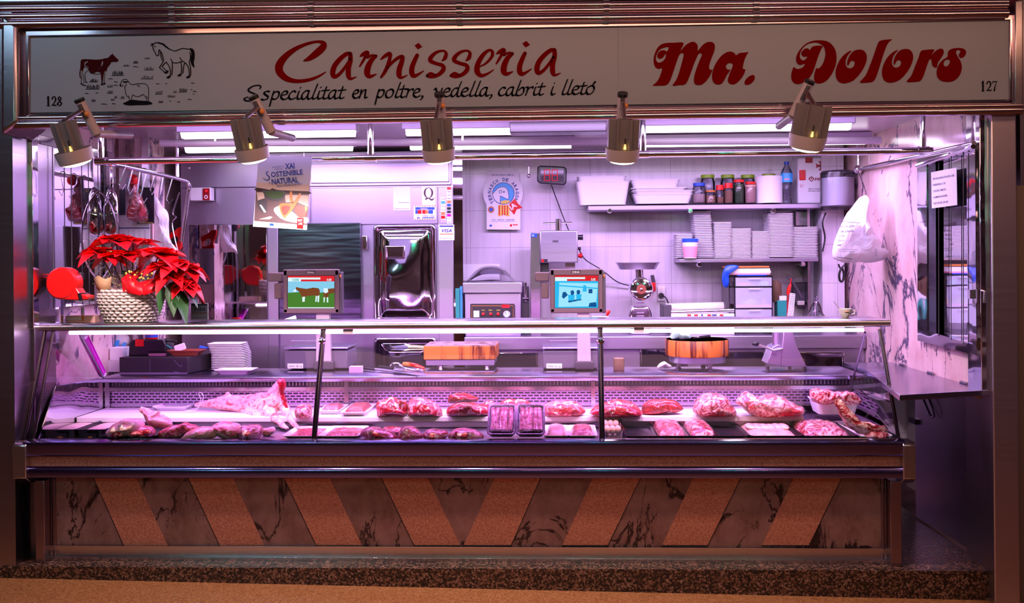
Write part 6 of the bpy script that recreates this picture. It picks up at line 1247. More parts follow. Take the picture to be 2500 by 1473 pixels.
MB().tube([B_,A_.lerp(B_,.35)],[.011,.009],8).build('handle','black_plastic',q); v=(A_-B_).normalized(); nr=Vector((-v.y,v.x,0))*.014; e=A_.lerp(B_,.35); MB().add([e+nr,e-nr,A_-v*.0-nr*.2,A_+v*.03],[(0,1,2,3)]).build('blade','steel',q)
# hand press
Y0=gy(1920,908); o=root('hamburger_press',tuple(P(1920,908,Y0)),'angular grey metal patty press with side lever and black feet','press')
fp_=[P(x,y,Y0) for x,y in ((1907,894),(1970,897),(1956,868),(1945,846),(1936,812),(1931,806),(1913,806),(1910,845))]; n=len(fp_)
MB().add(fp_+[v+Vector((-.02 if i<8 else 0,.18,0)) for i,v in enumerate(fp_)],[tuple(range(n)),tuple(range(n,2*n))[::-1]]+[(i,(i+1)%n,n+(i+1)%n,n+i) for i in range(n)]).build('front_shell','steel_brush',o,bev=.004)
sp_=[P(x,y,Y0+.0) for x,y in ((1907,894),(1910,845),(1900,842),(1886,848),(1880,868),(1872,888))]; n=len(sp_)
MB().add(sp_+[v+Vector((0,.16,0)) for v in sp_],[tuple(range(n))[::-1],tuple(range(n,2*n))]+[((i+1)%n,i,n+i,n+(i+1)%n) for i in range(n)]).build('side_shell','steel_brush',o,bev=.003)
MB().tube([P(1912,852,Y0-.02),P(1888,856,Y0-.03),P(1852,842,Y0-.04)],.0065,10).build('lever','steel',o); MB().ell(P(1845,840,Y0-.04),(.022,.014,.014)).build('lever_knob','black_plastic',o)
MB().tube([P(1896,812,Y0+.08),P(1896,845,Y0+.08)],.026,14).build('piston','steel_brush',o)
for x_ in (1876,1930,1966): MB().lathe([(.018,0),(.01,.012),(.01,.03)],Vector((P(x_,905,Y0).x,Y0+.02,ZW)),12).build('foot','black_rubber',o)
Flat(Y0-.001).text('C3',1886,869,6,9).build('model_print','ink',o)
# tray, weight, tools, paper
c=G(575,905,ZW); tray(P(573,900,6.0).x,6.03,ZW,.22,.15,.028,'white_plastic','foam_tray','white empty foam tray lying flat on the steel work surface','tray',taper=.8)
q,c,r,h=lathe_thing('steel_weight',1511,874,904,27,gy(1511,906)+.03,[(.001,0),(1,0),(1,.95),(.9,1),(.001,1)],'bronze','small upright metal cylinder beside the right shop scale','cylinder')
q=MB().inflate([(1606,893),(1612,887),(1622,886),(1632,889),(1640,896),(1625,899),(1610,898)],6.15,.02,1,nz=.01,ns=30).build('crumpled_paper','white_paper',loc=tuple(P(1620,899,6.15))); tag(q,'small crumpled white paper on the steel work surface','paper')
Yk_=5.98; zk2=ZW+.006
def gz(px,py,z=ZW+.008): return G(px,py,z)
q=root('cleaver_steel',tuple(gz(950,912)),'long sharpening steel with black handle lying on the work surface','sharpening steel'); MB().tube([gz(885,897,ZW+.02),gz(915,901,ZW+.018)],[.013,.011],10).build('handle','black_plastic',q); MB().tube([gz(915,901,ZW+.018),gz(1030,917,ZW+.008)],[.007,.003],8).build('rod','steel',q)
q=root('knife',tuple(gz(985,900)),'black handled knife lying across the sharpening steel','knife'); MB().tube([gz(925,895,ZW+.03),gz(960,900,ZW+.028)],.009,8).build('handle','black_plastic',q); MB().add([gz(960,896,ZW+.028),gz(960,903,ZW+.028),gz(1040,914,ZW+.012)],[(0,1,2)]).build('blade','steel',q)
q=MB().tube([gz(993,888,ZW+.03),gz(1018,894,ZW+.03),gz(1036,899,ZW+.02)],[.012,.014,.006],8).build('red_knife_handle','red_plastic',loc=tuple(gz(1000,893))); tag(q,'red and orange handled tool among the knives','tool'); MB().tube([gz(985,889,ZW+.035),gz(1000,891,ZW+.032)],.013,8).build('orange_grip','orange',q)
q=MB().inflate([(952,890),(960,884),(972,886),(980,895),(1000,905),(1040,905),(1048,909),(1010,912),(960,905)],6.08,.02,1,nz=.008,ns=25).build('clear_bag','clear_plastic',loc=tuple(P(990,910,6.08))); tag(q,'crumpled clear plastic bag among the knives','bag')
q=MB().box(*(lambda a,b:(a.x,b.x,6.03,6.09))(P(852,905,6.03),P(882,905,6.03)),ZW+.001,P(860,896,6.03).z).build('receipt_block','white_paper',loc=tuple(P(866,905,6.03))); tag(q,'small white paper block beside the left shop scale','paper')
# cash corner
Yx=gy(380,914); z_t=P(380,873,Yx).z; z_b=ZW
o=root('cash_box',tuple(P(380,914,Yx)),'low black scratched cash box with card terminal and basket on it','cash box')
fa=[P(291,873,Yx),P(458,875,Yx),P(458,913,Yx),P(291,912,Yx)]; ra=P(526,852,Yx+.3); rb=Vector((ra.x,Yx+.3,ZW+.004)); la=Vector((fa[0].x+.03,Yx+.3,fa[0].z))
zt_=fa[0].z; V=[(fa[0].x,Yx,zt_),(fa[1].x,Yx,zt_),(ra.x,Yx+.28,zt_),(fa[0].x+.03,Yx+.28,zt_)]; b=MB(); b.add([(x,y,zt_) for x,y,_ in V]+[(x,y,ZW+.004) for x,y,_ in V],[(0,1,2,3),(7,6,5,4),(0,4,5,1),(1,5,6,2),(2,6,7,3),(3,7,4,0)]); b.build('drawer_body','caseblack',o,bev=.003)
Flat(Yx-.001).rect(291,910,458,914).stroke([(366,875),(366,912)],.6,sm=False).stroke([(425,880),(440,895),(445,890)],1).stroke([(425,908),(455,913)],1.5).build('scratches','ink_soft',o)
t=root('card_terminal',tuple(P(360,870,Yx+.1)),'dark bulky card terminal with a red label on the cash box','terminal')
b=MB(); Yq=Yx+.08; b.prism([(P(x,y,Yq).x,max(zt_+.001,P(x,y,Yq).z)) for x,y in ((313,872),(315,838),(322,830),(398,830),(405,842),(405,872))],'y',Yq,Yq+.14); b.build('body','black_plastic',t,bev=.006); Flat(Yq-.001).rect(330,829,351,846).build('red_label','red_plastic',t); MB().tube([P(400,832,Yq+.03),P(432,834,Yq+.05)],.008,8).build('handset','black_plastic',t)
q,c,r,h=lathe_thing('rubber_band_ball',370,812,829,31,Yq+.06,[(.6,0),(.95,.1),(.98,.3)],'red_plastic','round red and blue container on top of the card terminal','container'); MB().lathe([(r*.98,h*.3),(r,h*.3),(r,h*.7),(r*.98,h*.7)],c,24).build('blue_band','blue',q); MB().lathe([(r*.97,h*.7),(r*.95,h*.9),(r*.8,h),(.001,h)],c,24).build('upper_band','red_plastic',q)
c=P(447,866,Yx+.05); bs_=tray(c.x,c.y+.06,zt_+.001,82*pxm(Yx),.12,.035,'brown_red','wicker_tray','shallow red brown woven tray on the cash box','tray',taper=.75)
q=MB().box(-.03,.03,-.02,.02,0,.035).build('small_box','white_paper',loc=(0,0,0)); q.location=P(442,855,Yx+.1); q.rotation_euler=(.1,-.3,.2); tag(q,'small tilted white box sticking out of the woven tray','box')
q=MB().pbox(362,858,404,871,Yx+.03,.05).build('clear_case','clear_plastic',loc=tuple(P(383,871,Yx+.03))); tag(q,'low clear plastic case in front of the card terminal','case'); MB().pbox(364,865,402,870,Yx+.035,.04).build('pink_card','pink',q)
q=MB().tube([P(396,838,Yx+.12),P(418,850,Yx+.06)],.005,8).build('pen','teal',loc=tuple(P(400,840,Yx+.12))); tag(q,'teal pen leaning on the card terminal','pen')
q=MB().tube([P(488,849,Yx+.2),P(512,850,Yx+.2)],[.014,.005],8).build('blue_pouch','blue',loc=tuple(P(500,850,Yx+.2))); tag(q,'dark blue pouch at the right corner of the cash box','pouch')
# fan of trays behind
ys=6.38; b=MB(); c=P(560,880,ys)
for i in range(16):
    z=ZW+.002+i*.0105; w_=.115-(.05 if i>13 else .0)-max(0,i-11)*.008; 
    if i==0: q=tray(P(565,880,6.24).x,6.24,z,.21,.15,.011,'white_plastic','foam_tray','foam tray in the neat stack behind the cash box','tray','foam trays stacked behind the cash box',.84,wall=.004,rim=.006)
    else:
        o2=q.copy(); COL.objects.link(o2); o2.location=(q.location.x+max(0,i-9)*-.004,6.24,z); o2['label']=q['label']; o2['group']=q['group']
# napkin pile + bottles behind left
q=MB().pbox(267,849,300,880,6.15,.1).build('napkin_pile','white_paper',bev=.004,loc=tuple(P(283,880,6.15))); tag(q,'pile of white paper napkins left of the card terminal','napkins')
MB().box(q.location.x-.05,q.location.x+.05,6.14,6.26,ZW,q.location.z).build('napkin_base','white_paper',q)
q=MB().inflate([(262,815),(280,812),(310,818),(315,840),(300,850),(280,852),(262,848)],6.3,.05,1,nz=.01).build('carrier_bag','bag',loc=tuple(P(290,850,6.3))); tag(q,'white carrier bag with blue stripes behind the napkins','bag')
Flat(6.235).fill([[(278,845),(282,832),(292,830),(290,846)]],1).fill([[(296,845),(302,836),(310,838),(304,850)]],1).build('blue_stripe','sky_blue',q)
MB().box(q.location.x-.08,q.location.x+.08,6.28,6.31,ZW,q.location.z).build('bag_base','bag',q)
# magenta label roll
a=P(205,822,5.52);b_=P(248,910,5.83); q=MB().tube([a,b_],.024,20).build('label_tube','magenta',loc=tuple(a)); tag(q,'bright magenta foil tube leaning along the left glass frame','tube'); MB().tube([a-(b_-a).normalized()*.02,a],.022,16).build('tube_end','white_plastic',q); MB().tube([b_,b_+(b_-a).normalized()*.02],.022,16).build('tube_end','white_plastic',q)
# ================================================================ MEAT
CUTS={}
def gd(px,py,Z): return G(px,py,Z)
def cut(outl,surf,mat,name,label,cat,d=.05,nz=.007,ns=26,grp=None,wrap=None,back=1.2,lift=0):
    pyb=max(p[1] for p in outl); pxb=sum(p[0] for p in outl)/len(outl); Yb_=gd(pxb,pyb,surf+lift).y
    Y=Yb_+d*.55; mb=MB().inflate(outl,Y,d,back,nz=nz,ns=ns,zmin=surf+.001+lift)
    o=mb.build(name,mat,loc=tuple(P(pxb,pyb,Y)),ang=60); tag(o,label,cat,grp); o['_Y']=Y; o['_d']=d; CUTS[label]=o
    if wrap: MB().inflate([(pxb+(x-pxb)*1.04,pyb+(y-pyb)*1.04-1) for x,y in outl],Y,d*1.12,back,nz=nz*1.4,ns=ns*1.5,zmin=surf+.0005).build('plastic_film','film',o,ang=60)
    return o
def facecut(o,outl,surf_px,mat='beef_red',d=.02):
    Y=o['_Y']-o['_d']*.75; MB().inflate(outl,Y,d,.3,nz=.004,ns=40).build('cut_face',mat,o,ang=60); return o
def E(x0,x1,y0,y1,jag=.12,n=12,flat=.75,seed=0):
    rnd=random.Random(x0*7+y0+seed); cx,cy=(x0+x1)/2,(y0+y1)/2; out=[]
    for k in range(n):
        a=2*PI*k/n; r_=1+rnd.uniform(-jag,jag); x=math.cos(a); y=math.sin(a); x=math.copysign(abs(x)**.75,x); y=math.copysign(abs(y)**(flat if y>0 else .95),y)
        out.append((cx+(x1-cx)*x*min(1.05,r_),cy+(y1-cy)*y*min(1.05,r_)))
    return out
ZU=ZBt; ZL=ZD
cut([(918,990),(925,978),(945,974),(955,969),(975,978),(992,978),(994,1005),(990,1016),(960,1014),(925,1019),(920,1005)],ZU,'beef','beef_joint','lumpy beef joint with white fat cap, first on the white board','beef joint',.06)
cut([(994,1000),(996,985),(1005,972),(1022,970),(1045,975),(1062,985),(1075,998),(1080,1010),(1076,1018),(1040,1017),(1005,1019),(993,1010)],ZU,'veal','veal_joint','pale boned rib joint leaning against the first beef joint','meat joint',.07)
cut([(1090,1012),(1092,998),(1105,988),(1130,980),(1160,985),(1185,990),(1198,1000),(1196,1014),(1150,1017),(1100,1018)],ZU,'beef','beef_joint','lower beef joint with thick white fat under the bright red slab','beef joint',.07)
cut([(1094,972),(1105,963),(1130,960),(1155,965),(1168,974),(1160,981),(1130,983),(1098,985)],ZU,'beef_red','beef_slab','bright red lean beef slab stacked on the fatty joint','beef joint',.05,lift=.09)
cut([(1170,990),(1190,978),(1205,980),(1210,990),(1195,1003),(1175,1006)],ZU,'fatty','fat_trimmings','loose film wrapped fatty trimmings beside the stacked joints','meat piece',.04,wrap=1)
cut([(1204,1008),(1215,990),(1232,976),(1255,975),(1282,976),(1298,985),(1305,998),(1300,1010),(1270,1016),(1240,1013),(1210,1014)],ZU,'beef','beef_round','deep red tied beef round with a pale fat rim','beef joint',.07)
cut([(1324,1005),(1328,990),(1345,980),(1372,978),(1400,980),(1420,990),(1430,1003),(1420,1014),(1380,1018),(1335,1017)],ZU,'veal','veal_round','smooth rosy veal joint just left of the middle glass post','veal joint',.07)
cut([(1440,1012),(1450,995),(1470,985),(1500,976),(1530,978),(1552,988),(1568,1005),(1562,1018),(1520,1020),(1470,1019)],ZU,'beef','beef_shoulder','dark red beef shoulder just right of the middle glass post','beef joint',.08)
cut([(1566,1002),(1572,985),(1590,976),(1615,973),(1650,980),(1668,995),(1662,1004),(1630,1009),(1590,1014),(1568,1011)],ZU,'beef_red','beef_flank','flatter marbled beef flank between two large joints','beef joint',.06)
cut([(1692,1000),(1698,980),(1715,965),(1740,960),(1765,965),(1780,978),(1790,995),(1798,1010),(1785,1018),(1740,1020),(1705,1018)],ZU,'fatty','veal_shoulder','tall round fatty meat joint with red cut face','meat joint',.1,wrap=1)
cut([(1797,985),(1805,968),(1820,957),(1835,962),(1845,975),(1870,965),(1900,966),(1925,978),(1945,990),(1962,1000),(1960,1012),(1920,1019),(1870,1021),(1835,1015),(1818,1000)],ZU,'fatty','pork_shoulder','largest long marbled shoulder on the right end of the white board','meat joint',.1,wrap=1)
cut(E(721,762,987,1022),ZU,'fatty','stuffed_ball','small round netted meat ball left of the first glass post','meat ball',.06,wrap=1)
def deck_tray(x0,x1,yf,yb,Z,mat,name,label,cat='tray',grp=None,h=.025,rx=0,taper=.86):
    a=G(x0,yf,Z);b_=G(x1,yf,Z); c=G((x0+x1)/2,yb,Z); w=b_.x-a.x; d=c.y-a.y
    return tray((a.x+b_.x)/2,a.y+d/2,Z+.0005,w,d,h,mat,name,label,cat,grp,taper,rx=rx),((a.x+b_.x)/2,a.y+d/2,w,d)
def fill(par,info,mat,nm,hgt=.02,n=18,sc_=.82,nz=.006,ns=30,z0=.008,film_=True,flatn=.5):
    cx,cy,w,d=info; Z=par['_L'][2]; m=MB(); k=n; vs=[];fs=[]; sd=random.random()*30
    for i in range(k+1):
        for j in range(k+1):
            u=-1+2*i/k; v=-1+2*j/k; e=max(0,(1-abs(u)**4)*(1-abs(v)**4))**flatn
            x=cx+u*w/2*sc_; y=cy+v*d/2*sc_; vs.append((x,y,Z+z0+hgt*e+noise.noise(Vector((x*ns,y*ns,sd)))*nz*e))
    for i in range(k):
        for j in range(k): fs.append((i*(k+1)+j,(i+1)*(k+1)+j,(i+1)*(k+1)+j+1,i*(k+1)+j+1))
    m.add(vs,fs).build(nm,mat,par,ang=80)
    if film_:
        f_=MB().add([(x,y,z+.005) for x,y,z in vs],fs); f_.build('plastic_film','film',par,ang=80)
o,i_=deck_tray(778,828,1013,998,ZU,'white_plastic','foam_tray','small white tray of sausages directly right of the first glass post'); fill(o,i_,'mince','sausages',.035)
o,i_=deck_tray(832,890,1018,996,ZU,'white_plastic','foam_tray','small white tray of dark offal under crinkled film'); fill(o,i_,'sausage','offal',.04)
o,i_=deck_tray(372,452,1004,992,ZU,'white_plastic','foam_tray','empty white tray lying on the left end of the white board')
# bin with ribs on the right
a=G(1995,1014,ZU);b_=G(2100,1014,ZU); o=tray((a.x+b_.x)/2+.0,a.y+.1,ZU+.001,(b_.x-a.x),.2,.075,'white_plastic','storage_bin','white plastic bin holding a rack of ribs at the right end','bin',taper=.85)
q=cut([(1976,962),(1982,950),(1995,944),(2010,950),(2030,955),(2050,960),(2075,958),(2095,965),(2102,980),(2090,990),(2040,988),(1990,985)],ZU,'fatty','rib_rack','red and white rack of ribs lying in the white bin','ribs',.07,lift=.07,nz=.014)
# lower deck
for k,(x0,x1,lb) in enumerate([(112,182,'black boxed tray of pale pate, leftmost in the case'),(186,254,'black boxed tray of pale pate, second from the left')]):
    o,i_=deck_tray(x0,x1,1070,1044,ZL,'black_plastic','pate_tray',lb,h=.045,taper=.95); fill(o,i_,'sand','pate',.02,nz=.001,z0=.02)
    Yq=i_[1]-i_[3]/2-.012; Flat(Yq).fill([[((x0+x1)/2-16,1058),((x0+x1)/2+16,1058),((x0+x1)/2+14,1070),((x0+x1)/2-12,1071)]]).build('label','ink',o); Flat(Yq-.001).face([((x0+x1)/2-8,1068),((x0+x1)/2,1065),((x0+x1)/2+8,1068),((x0+x1)/2,1071)]).build('label_diamond','orange',o)
o,i_=deck_tray(242,380,1074,1052,ZL,'black_plastic','meat_tray','black tray carrying lamb chops at the left of the lower deck',h=.02)
cut([(260,1062),(265,1045),(285,1032),(310,1024),(340,1026),(350,1040),(345,1060),(310,1066),(275,1071)],ZL,'lamb','lamb_shoulder','wrinkled lamb shoulder piled on the black tray','lamb',.06,nz=.012,lift=.012)
cut([(315,1062),(330,1048),(350,1040),(370,1042),(378,1055),(372,1067),(340,1072),(320,1070)],ZL,'veal','lamb_leg_steak','rounded lamb piece in front of the shoulder on the black tray','lamb',.05,lift=.012)
cut([(340,1000),(346,992),(356,1002),(365,1008),(375,1004),(388,1006),(386,1014),(402,1018),(418,1030),(420,1044),(400,1047),(372,1046),(360,1035),(356,1022),(350,1010)],ZL,'lamb','lamb_shank','lamb shank with its bone standing up over the white board edge','lamb',.05,lift=.04)
cut([(385,1060),(400,1048),(430,1038),(455,1033),(475,1037),(488,1046),(470,1055),(450,1065),(420,1072),(390,1070)],ZL,'veal','veal_fillet','flat pink fillet lying behind another at lower left','fillet',.045)
cut([(446,1068),(460,1055),(480,1045),(505,1041),(528,1048),(533,1060),(520,1072),(490,1076),(455,1075)],ZL,'pale','veal_fillet','paler pink fillet overlapping in front of the flat one','fillet',.045)
cut([(516,1046),(525,1035),(545,1030),(570,1032),(585,1042),(590,1060),(580,1074),(550,1073),(530,1062)],ZL,'lamb','lamb_joint','brownish lamb joint beside the netted ball on the lower deck','lamb',.07)
cut(E(581,641,1036,1076),ZL,'fatty','netted_joint','round netted joint wrapped in film under the lamb carcass','meat joint',.07,wrap=1)
cut([(637,1050),(655,1044),(668,1043),(673,1052),(665,1062),(645,1066)],ZL,'lamb','lamb_foot_end','small bony shank end beside the netted joint','lamb',.03)
o,i_=deck_tray(690,790,1074,1050,ZL,'white_plastic','foam_tray','white tray of sliced pink meat left of the first glass post',h=.02); fill(o,i_,'mince','sliced_meat',.012,film_=False)
o,i_=deck_tray(778,872,1074,1049,ZL,'white_plastic','foam_tray','white tray of sliced pink meat right of the first glass post',h=.02); fill(o,i_,'mince','sliced_meat',.014,film_=False)
for outl,mt,lb in [(([(880,1058),(890,1047),(912,1043),(935,1048),(960,1055),(972,1070),(955,1077),(920,1076),(893,1072)]),'beef','film wrapped dark red cut, first of the loose wrapped cuts'),(E(930,985,1042,1062),'beef_red','red strip of meat tucked behind the first wrapped cut'),([(972,1070),(976,1050),(990,1042),(1010,1044),(1026,1056),(1030,1072),(1005,1077),(980,1076)],'beef','upright wrapped cut with dark red face'),(E(1033,1094,1049,1077),'beef','small flat wrapped cut before the shiny long one'),([(1094,1068),(1105,1052),(1130,1046),(1158,1050),(1180,1062),(1178,1072),(1140,1077),(1105,1076)],'fatty','long shiny wrapped cut just left of the upright black trays')]:
    cut(outl,ZL,mt,'wrapped_cut',lb,'wrapped meat',.05,wrap=1)
# upright black trays
for x0,x1,lb,mt in [(1192,1256,'upright black tray of film wrapped sausages, left one of the pair','mince'),(1262,1328,'upright black tray of film wrapped sausages, right one of the pair','mince')]:
    a=G(x0,1076,ZL);b_=G(x1,1076,ZL); w=b_.x-a.x; cxx=(a.x+b_.x)/2; rx=math.radians(38)
    o=tray(cxx,a.y+.085,ZL+.072,w,.2,.035,'black_plastic','sausage_tray',lb,'tray',taper=.92,rx=rx)
    Z0=ZL+.072; 
    for k in range(5):
        u=cxx-w*.33+w*.165*k; q=[Vector((0,-.075,.03)),Vector((0,0,.036)),Vector((0,.075,.03))]; q=[Matrix.Rotation(rx,3,'X')@v+Vector((u+random.uniform(-.006,.006),a.y+.085,Z0)) for v in q]
        MB().tube(smooth([v[:] for v in q],4,False),.0135,10).build('sausage','mince',o)
    vs=[Matrix.Rotation(rx,3,'X')@Vector((u_,v_,.052))+Vector((cxx,a.y+.085,Z0)) for u_,v_ in ((-w/2,-.1),(w/2,-.1),(w/2,.1),(-w/2,.1))]; MB().add(vs,[(0,1,2,3)]).build('plastic_film','film',o,smooth_=False)
for x0,x1,lb in [(1331,1386,'white tray with one round wrapped patty'),(1392,1456,'white tray of pink mince left of the middle glass post')]:
    o,i_=deck_tray(x0,x1,1074,1048,ZL,'white_plastic','foam_tray',lb,h=.022); fill(o,i_,'mince' if x0>1390 else 'pale','patty' if x0<1390 else 'mince',.035,sc_=.8)
o,i_=deck_tray(1474,1524,1075,1040,ZL,'clear_plastic','egg_box','clear carton of brown eggs right of the middle glass post','egg box',h=.05,taper=.95)
for k in range(6): MB().ell((i_[0]+i_[2]*(-.27+.27*(k%3)),i_[1]+i_[3]*(-.2+.4*(k//3)),ZL+.03),(.019,.019,.024),14,9).build('egg','salmon',o)
for x0,x1,lb in [(1529,1604,'empty black tray right of the egg carton'),(1745,1825,'empty black tray between wrapped meat and chicken fillets')]:
    o,i_=deck_tray(x0,x1,1074,1042,ZL,'black_plastic','empty_tray',lb,h=.02)
for x0,x1,mt,lb,nm,hh in [(1606,1682,'mince','film wrapped black tray of pink meat right of the first empty tray','tray_meat',.045),(1686,1756,'fatty','film wrapped black tray of fatty meat left of the second empty tray','tray_meat',.045),(1832,1958,'pale','wide black tray of pale chicken fillets under film','chicken_fillets',.022)]:
    o,i_=deck_tray(x0,x1,1074,1040,ZL,'black_plastic','meat_tray',lb,h=.02); fill(o,i_,mt,nm,hh,sc_=.86)
    if mt=='pale':
        f=MB(); 
        for k in range(6): f.ell((i_[0]-i_[2]*.33+k*i_[2]*.132,i_[1]+random.uniform(-.01,.01),ZL+.03),(.028,.075,.014),14,9)
        f.build('fillet_folds','pale',o)
o,i_=deck_tray(1962,2095,1074,1038,ZL,'black_plastic','meat_tray','wide black tray of shredded veal strips near the right glass end',h=.02); fill(o,i_,'fatty','veal_strips',.04,nz=.012,ns=60)
o,i_=deck_tray(2102,2178,1075,1034,ZL,'white_plastic','foam_tray','white tray with a long rib strip at the right glass end',h=.022,taper=.9)
cut([(2040,978),(2050,975),(2058,990),(2068,1010),(2085,1025),(2110,1038),(2135,1045),(2155,1040),(2170,1055),(2172,1066),(2140,1068),(2110,1062),(2080,1048),(2058,1028),(2045,1005)],ZL,'fatty','rib_strip','long curved rib strip sloping from the white bin down to the tray','ribs',.04,nz=.01,lift=.015)
cut(E(2110,2170,1050,1072),ZL,'veal','veal_piece','pale veal piece on the rightmost white tray','veal',.05,lift=.01,wrap=1)
# white price plate / utensils
# ---- lamb carcass: joined tapering volumes
Yl=5.62
def cap_(b,pts):
    for i in range(len(pts)-1):
        (x0,y0,Y0,r0),(x1,y1,Y1,r1)=pts[i],pts[i+1]
        for t in range(6):
            u=t/5; q=P(x0+(x1-x0)*u,y0+(y1-y0)*u,Y0+(Y1-Y0)*u); r=(r0+(r1-r0)*u)*pxm(5.6); b.ell(q,(r,r*1.05,r),12,8)
b=MB()
cap_(b,[(492,988,5.75,8),(520,985,5.74,13),(560,985,5.72,21),(600,988,5.7,24),(640,988,5.64,30),(668,982,5.6,26)])
cap_(b,[(668,972,5.6,22),(676,952,5.6,15),(684,936,5.6,10)]); cap_(b,[(556,972,5.72,12),(556,960,5.72,4)]); cap_(b,[(650,1000,5.58,20),(668,1020,5.52,12),(685,1036,5.46,9),(700,1050,5.4,7)])
cap_(b,[(690,985,5.6,14),(700,1010,5.54,11),(716,1035,5.46,8),(730,1050,5.4,6)]); cap_(b,[(600,1000,5.66,14),(618,1010,5.58,9),(628,1018,5.54,7)]); cap_(b,[(480,990,5.76,6),(492,988,5.75,8)])
for i in range(len(b.v)):
    x,y,z=b.v[i]; b.v[i]=(x,y,max(z,ZL+.012))
q=b.build('lamb_carcass','lamb',loc=tuple(P(620,1000,Yl)),ang=80); tag(q,'whole skinned lamb carcass with legs hanging over the white board','lamb carcass')
m=q.modifiers.new('r','REMESH'); m.mode='VOXEL'; m.voxel_size=.006; m.use_smooth_shade=True; m=q.modifiers.new('s','SMOOTH'); m.iterations=6
tx=bpy.data.textures.new('n','CLOUDS'); tx.noise_scale=.05; m=q.modifiers.new('d','DISPLACE'); m.texture=tx; m.strength=.012
MB().inflate([(676,930),(684,924),(696,927),(698,945),(692,955),(698,975),(704,1000),(700,1008),(690,985),(682,960),(680,942)],5.545,.012,1,nz=.004,ns=40).build('cut_neck','beef_red',q)
MB().tube(smooth([P(486,992,5.7)[:],P(490,975,5.7)[:],P(485,962,5.7)[:],P(492,960,5.7)[:],P(496,975,5.7)[:],P(480,1000,5.7)[:],P(460,1004,5.6)[:]],5,False),.0018,5).build('string','white_paper',q)

def fc(key,outl,mat='beef_red',d=.018):
    for l,o in CUTS.items():
        if key in l: facecut(o,outl,0,mat,d)
fc('first on the white board',[(926,1000),(935,990),(955,992),(975,998),(988,1008),(984,1014),(955,1012),(930,1012)])
fc('first on the white board',[(968,978),(980,976),(990,982),(986,988),(974,986)])
fc('boned rib joint',[(1000,1005),(1008,990),(1025,983),(1045,990),(1055,1002),(1050,1014),(1020,1015),(1002,1014)],'beef')
fc('lower beef joint',[(1094,1010),(1096,1000),(1110,996),(1135,999),(1148,1008),(1140,1016),(1105,1016)])
fc('deep red tied',[(1242,1008),(1245,995),(1255,985),(1275,984),(1292,990),(1298,1000),(1292,1010),(1262,1013)])
fc('smooth rosy',[(1340,1012),(1350,998),(1370,990),(1395,993),(1412,1004),(1400,1015),(1365,1015)],'beef')
fc('dark red beef shoulder',[(1475,1014),(1480,1000),(1500,996),(1530,1000),(1555,1008),(1552,1017),(1510,1018)])
fc('tall round fatty',[(1727,1012),(1733,992),(1745,983),(1760,990),(1772,1008),(1768,1018),(1745,1018)])
fc('largest long',[(1882,1008),(1890,995),(1915,990),(1940,998),(1955,1008),(1940,1016),(1905,1017)])
fc('largest long',[(1826,1000),(1832,985),(1845,982),(1850,995),(1842,1004)],'beef')
fc('rounded lamb piece',[(328,1062),(340,1052),(358,1048),(370,1056),(362,1065),(340,1068)],'beef')
fc('wrinkled lamb shoulder',[(268,1064),(280,1055),(295,1056),(300,1066),(282,1070)],'beef')
fc('brownish lamb joint',[(520,1048),(535,1042),(555,1046),(572,1058),(570,1068),(545,1064),(530,1056)],'sausage')
for o in CUTS.values(): del o['_Y'],o['_d']
# ================================================================ LIGHTS
def area(name,loc,rot,sx,sy,power,col):
    l=bpy.data.lights.new(name,'AREA'); l.shape='RECTANGLE'; l.size=sx; l.size_y=sy; l.energy=power; l.color=col
    o=bpy.data.objects.new(name,l); o.location=loc; o.rotation_euler=rot; COL.objects.link(o); return o
PUR=(.70,.43,1)
area('ceiling_tube_lamp',(-.8,6.35,ZC-.09),(0,0,0),2.6,.12,56,PUR); area('ceiling_tube_lamp',(1.0,6.35,ZC-.09),(0,0,0),1.8,.12,44,PUR)
area('ceiling_tube_lamp',(-.8,5.75,ZC-.12),(0,0,0),2.6,.12,15,PUR); area('ceiling_tube_lamp',(1.0,5.75,ZC-.12),(0,0,0),1.8,.12,12,PUR)
area('fascia_fill_lamp',(-.3,5.16,2.27),(math.radians(62),0,0),4.4,.04,16,(.74,.45,1))  # unseen fill added behind the fascia to light front-facing surfaces inside
area('case_tube_lamp',(-.45,5.31,ZT-.05),(math.radians(12),0,0),4.0,.03,38,(.82,.20,1))
area('market_lamp',(0,1.2,3.9),(math.radians(35),0,0),5,.6,22,(1,.52,.55))
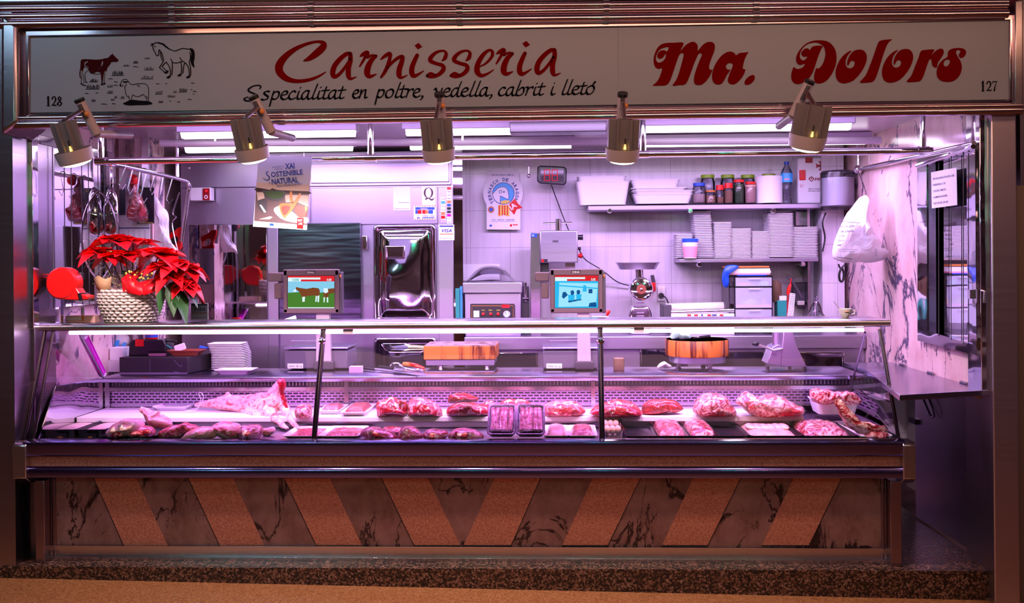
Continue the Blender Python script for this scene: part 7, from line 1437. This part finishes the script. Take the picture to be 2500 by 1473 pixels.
area('market_lamp_cool',(-3.4,3.2,3.4),(math.radians(60),0,math.radians(-15)),.5,.5,10,(.45,.8,1))
area('market_lamp_floor',(.3,3.7,2.9),(math.radians(14),0,0),5,.3,34,(1,.50,.28))
area('gate_fill_lamp',(2.45,6.2,1.9),(0,math.radians(25),0),.3,.6,3,(.8,.6,.9))  # fill added to lift the dark gate under the flap
def bulb(name,loc,e,col,r=.03):
    l=bpy.data.lights.new(name,'POINT'); l.energy=e; l.color=col; l.shadow_soft_size=r
    o=bpy.data.objects.new(name,l); o.location=loc; COL.objects.link(o)
for u in (470,797,1130,1465,1800):
    x=P(u,40,4.87).x*2.02; bulb('green_hall_lamp',(x,.0,2.35),5,(.02,1,.45),.05)
bulb('white_hall_lamp',(-3.4,-.2,2.4),14,(.5,.85,1),.06); bulb('white_hall_lamp',(-2.6,-.2,2.4),10,(.6,.9,1),.06)
for x in (-2.2,-.2,2.0,3.6): bulb('warm_hall_lamp',(x,.2,2.5),5,(1,.5,.4),.04)
w=bpy.data.worlds.new('World'); scene.world=w; w.use_nodes=True; nt=w.node_tree; bg=nt.nodes['Background']
tc=N(nt,'ShaderNodeTexCoord'); mp=N(nt,'ShaderNodeMapping'); mp.inputs['Scale'].default_value=(2.2,2.2,5); nt.links.new(tc.outputs['Generated'],mp.inputs[0])
n=N(nt,'ShaderNodeTexNoise',ins={'Scale':1.6,'Detail':4,'Distortion':.6}); nt.links.new(mp.outputs[0],n.inputs['Vector'])
r=ramp(nt,n.outputs[0],[(.38,(.012,.005,.008)),(.5,(.07,.026,.035)),(.6,(.20,.09,.11)),(.70,(.42,.28,.33))])
nt.links.new(r,bg.inputs[0]); bg.inputs[1].default_value=.55
scene.view_settings.view_transform='Standard'; scene.view_settings.look='None'; scene.view_settings.exposure=0; scene.view_settings.gamma=1
scene.cycles.use_denoising=True
scene.cycles.max_bounces=8; scene.cycles.transparent_max_bounces=16; scene.cycles.sample_clamp_indirect=6
scene.cycles.caustics_reflective=False; scene.cycles.caustics_refractive=False
for o in bpy.data.objects:
    if '_L' in o: del o['_L']
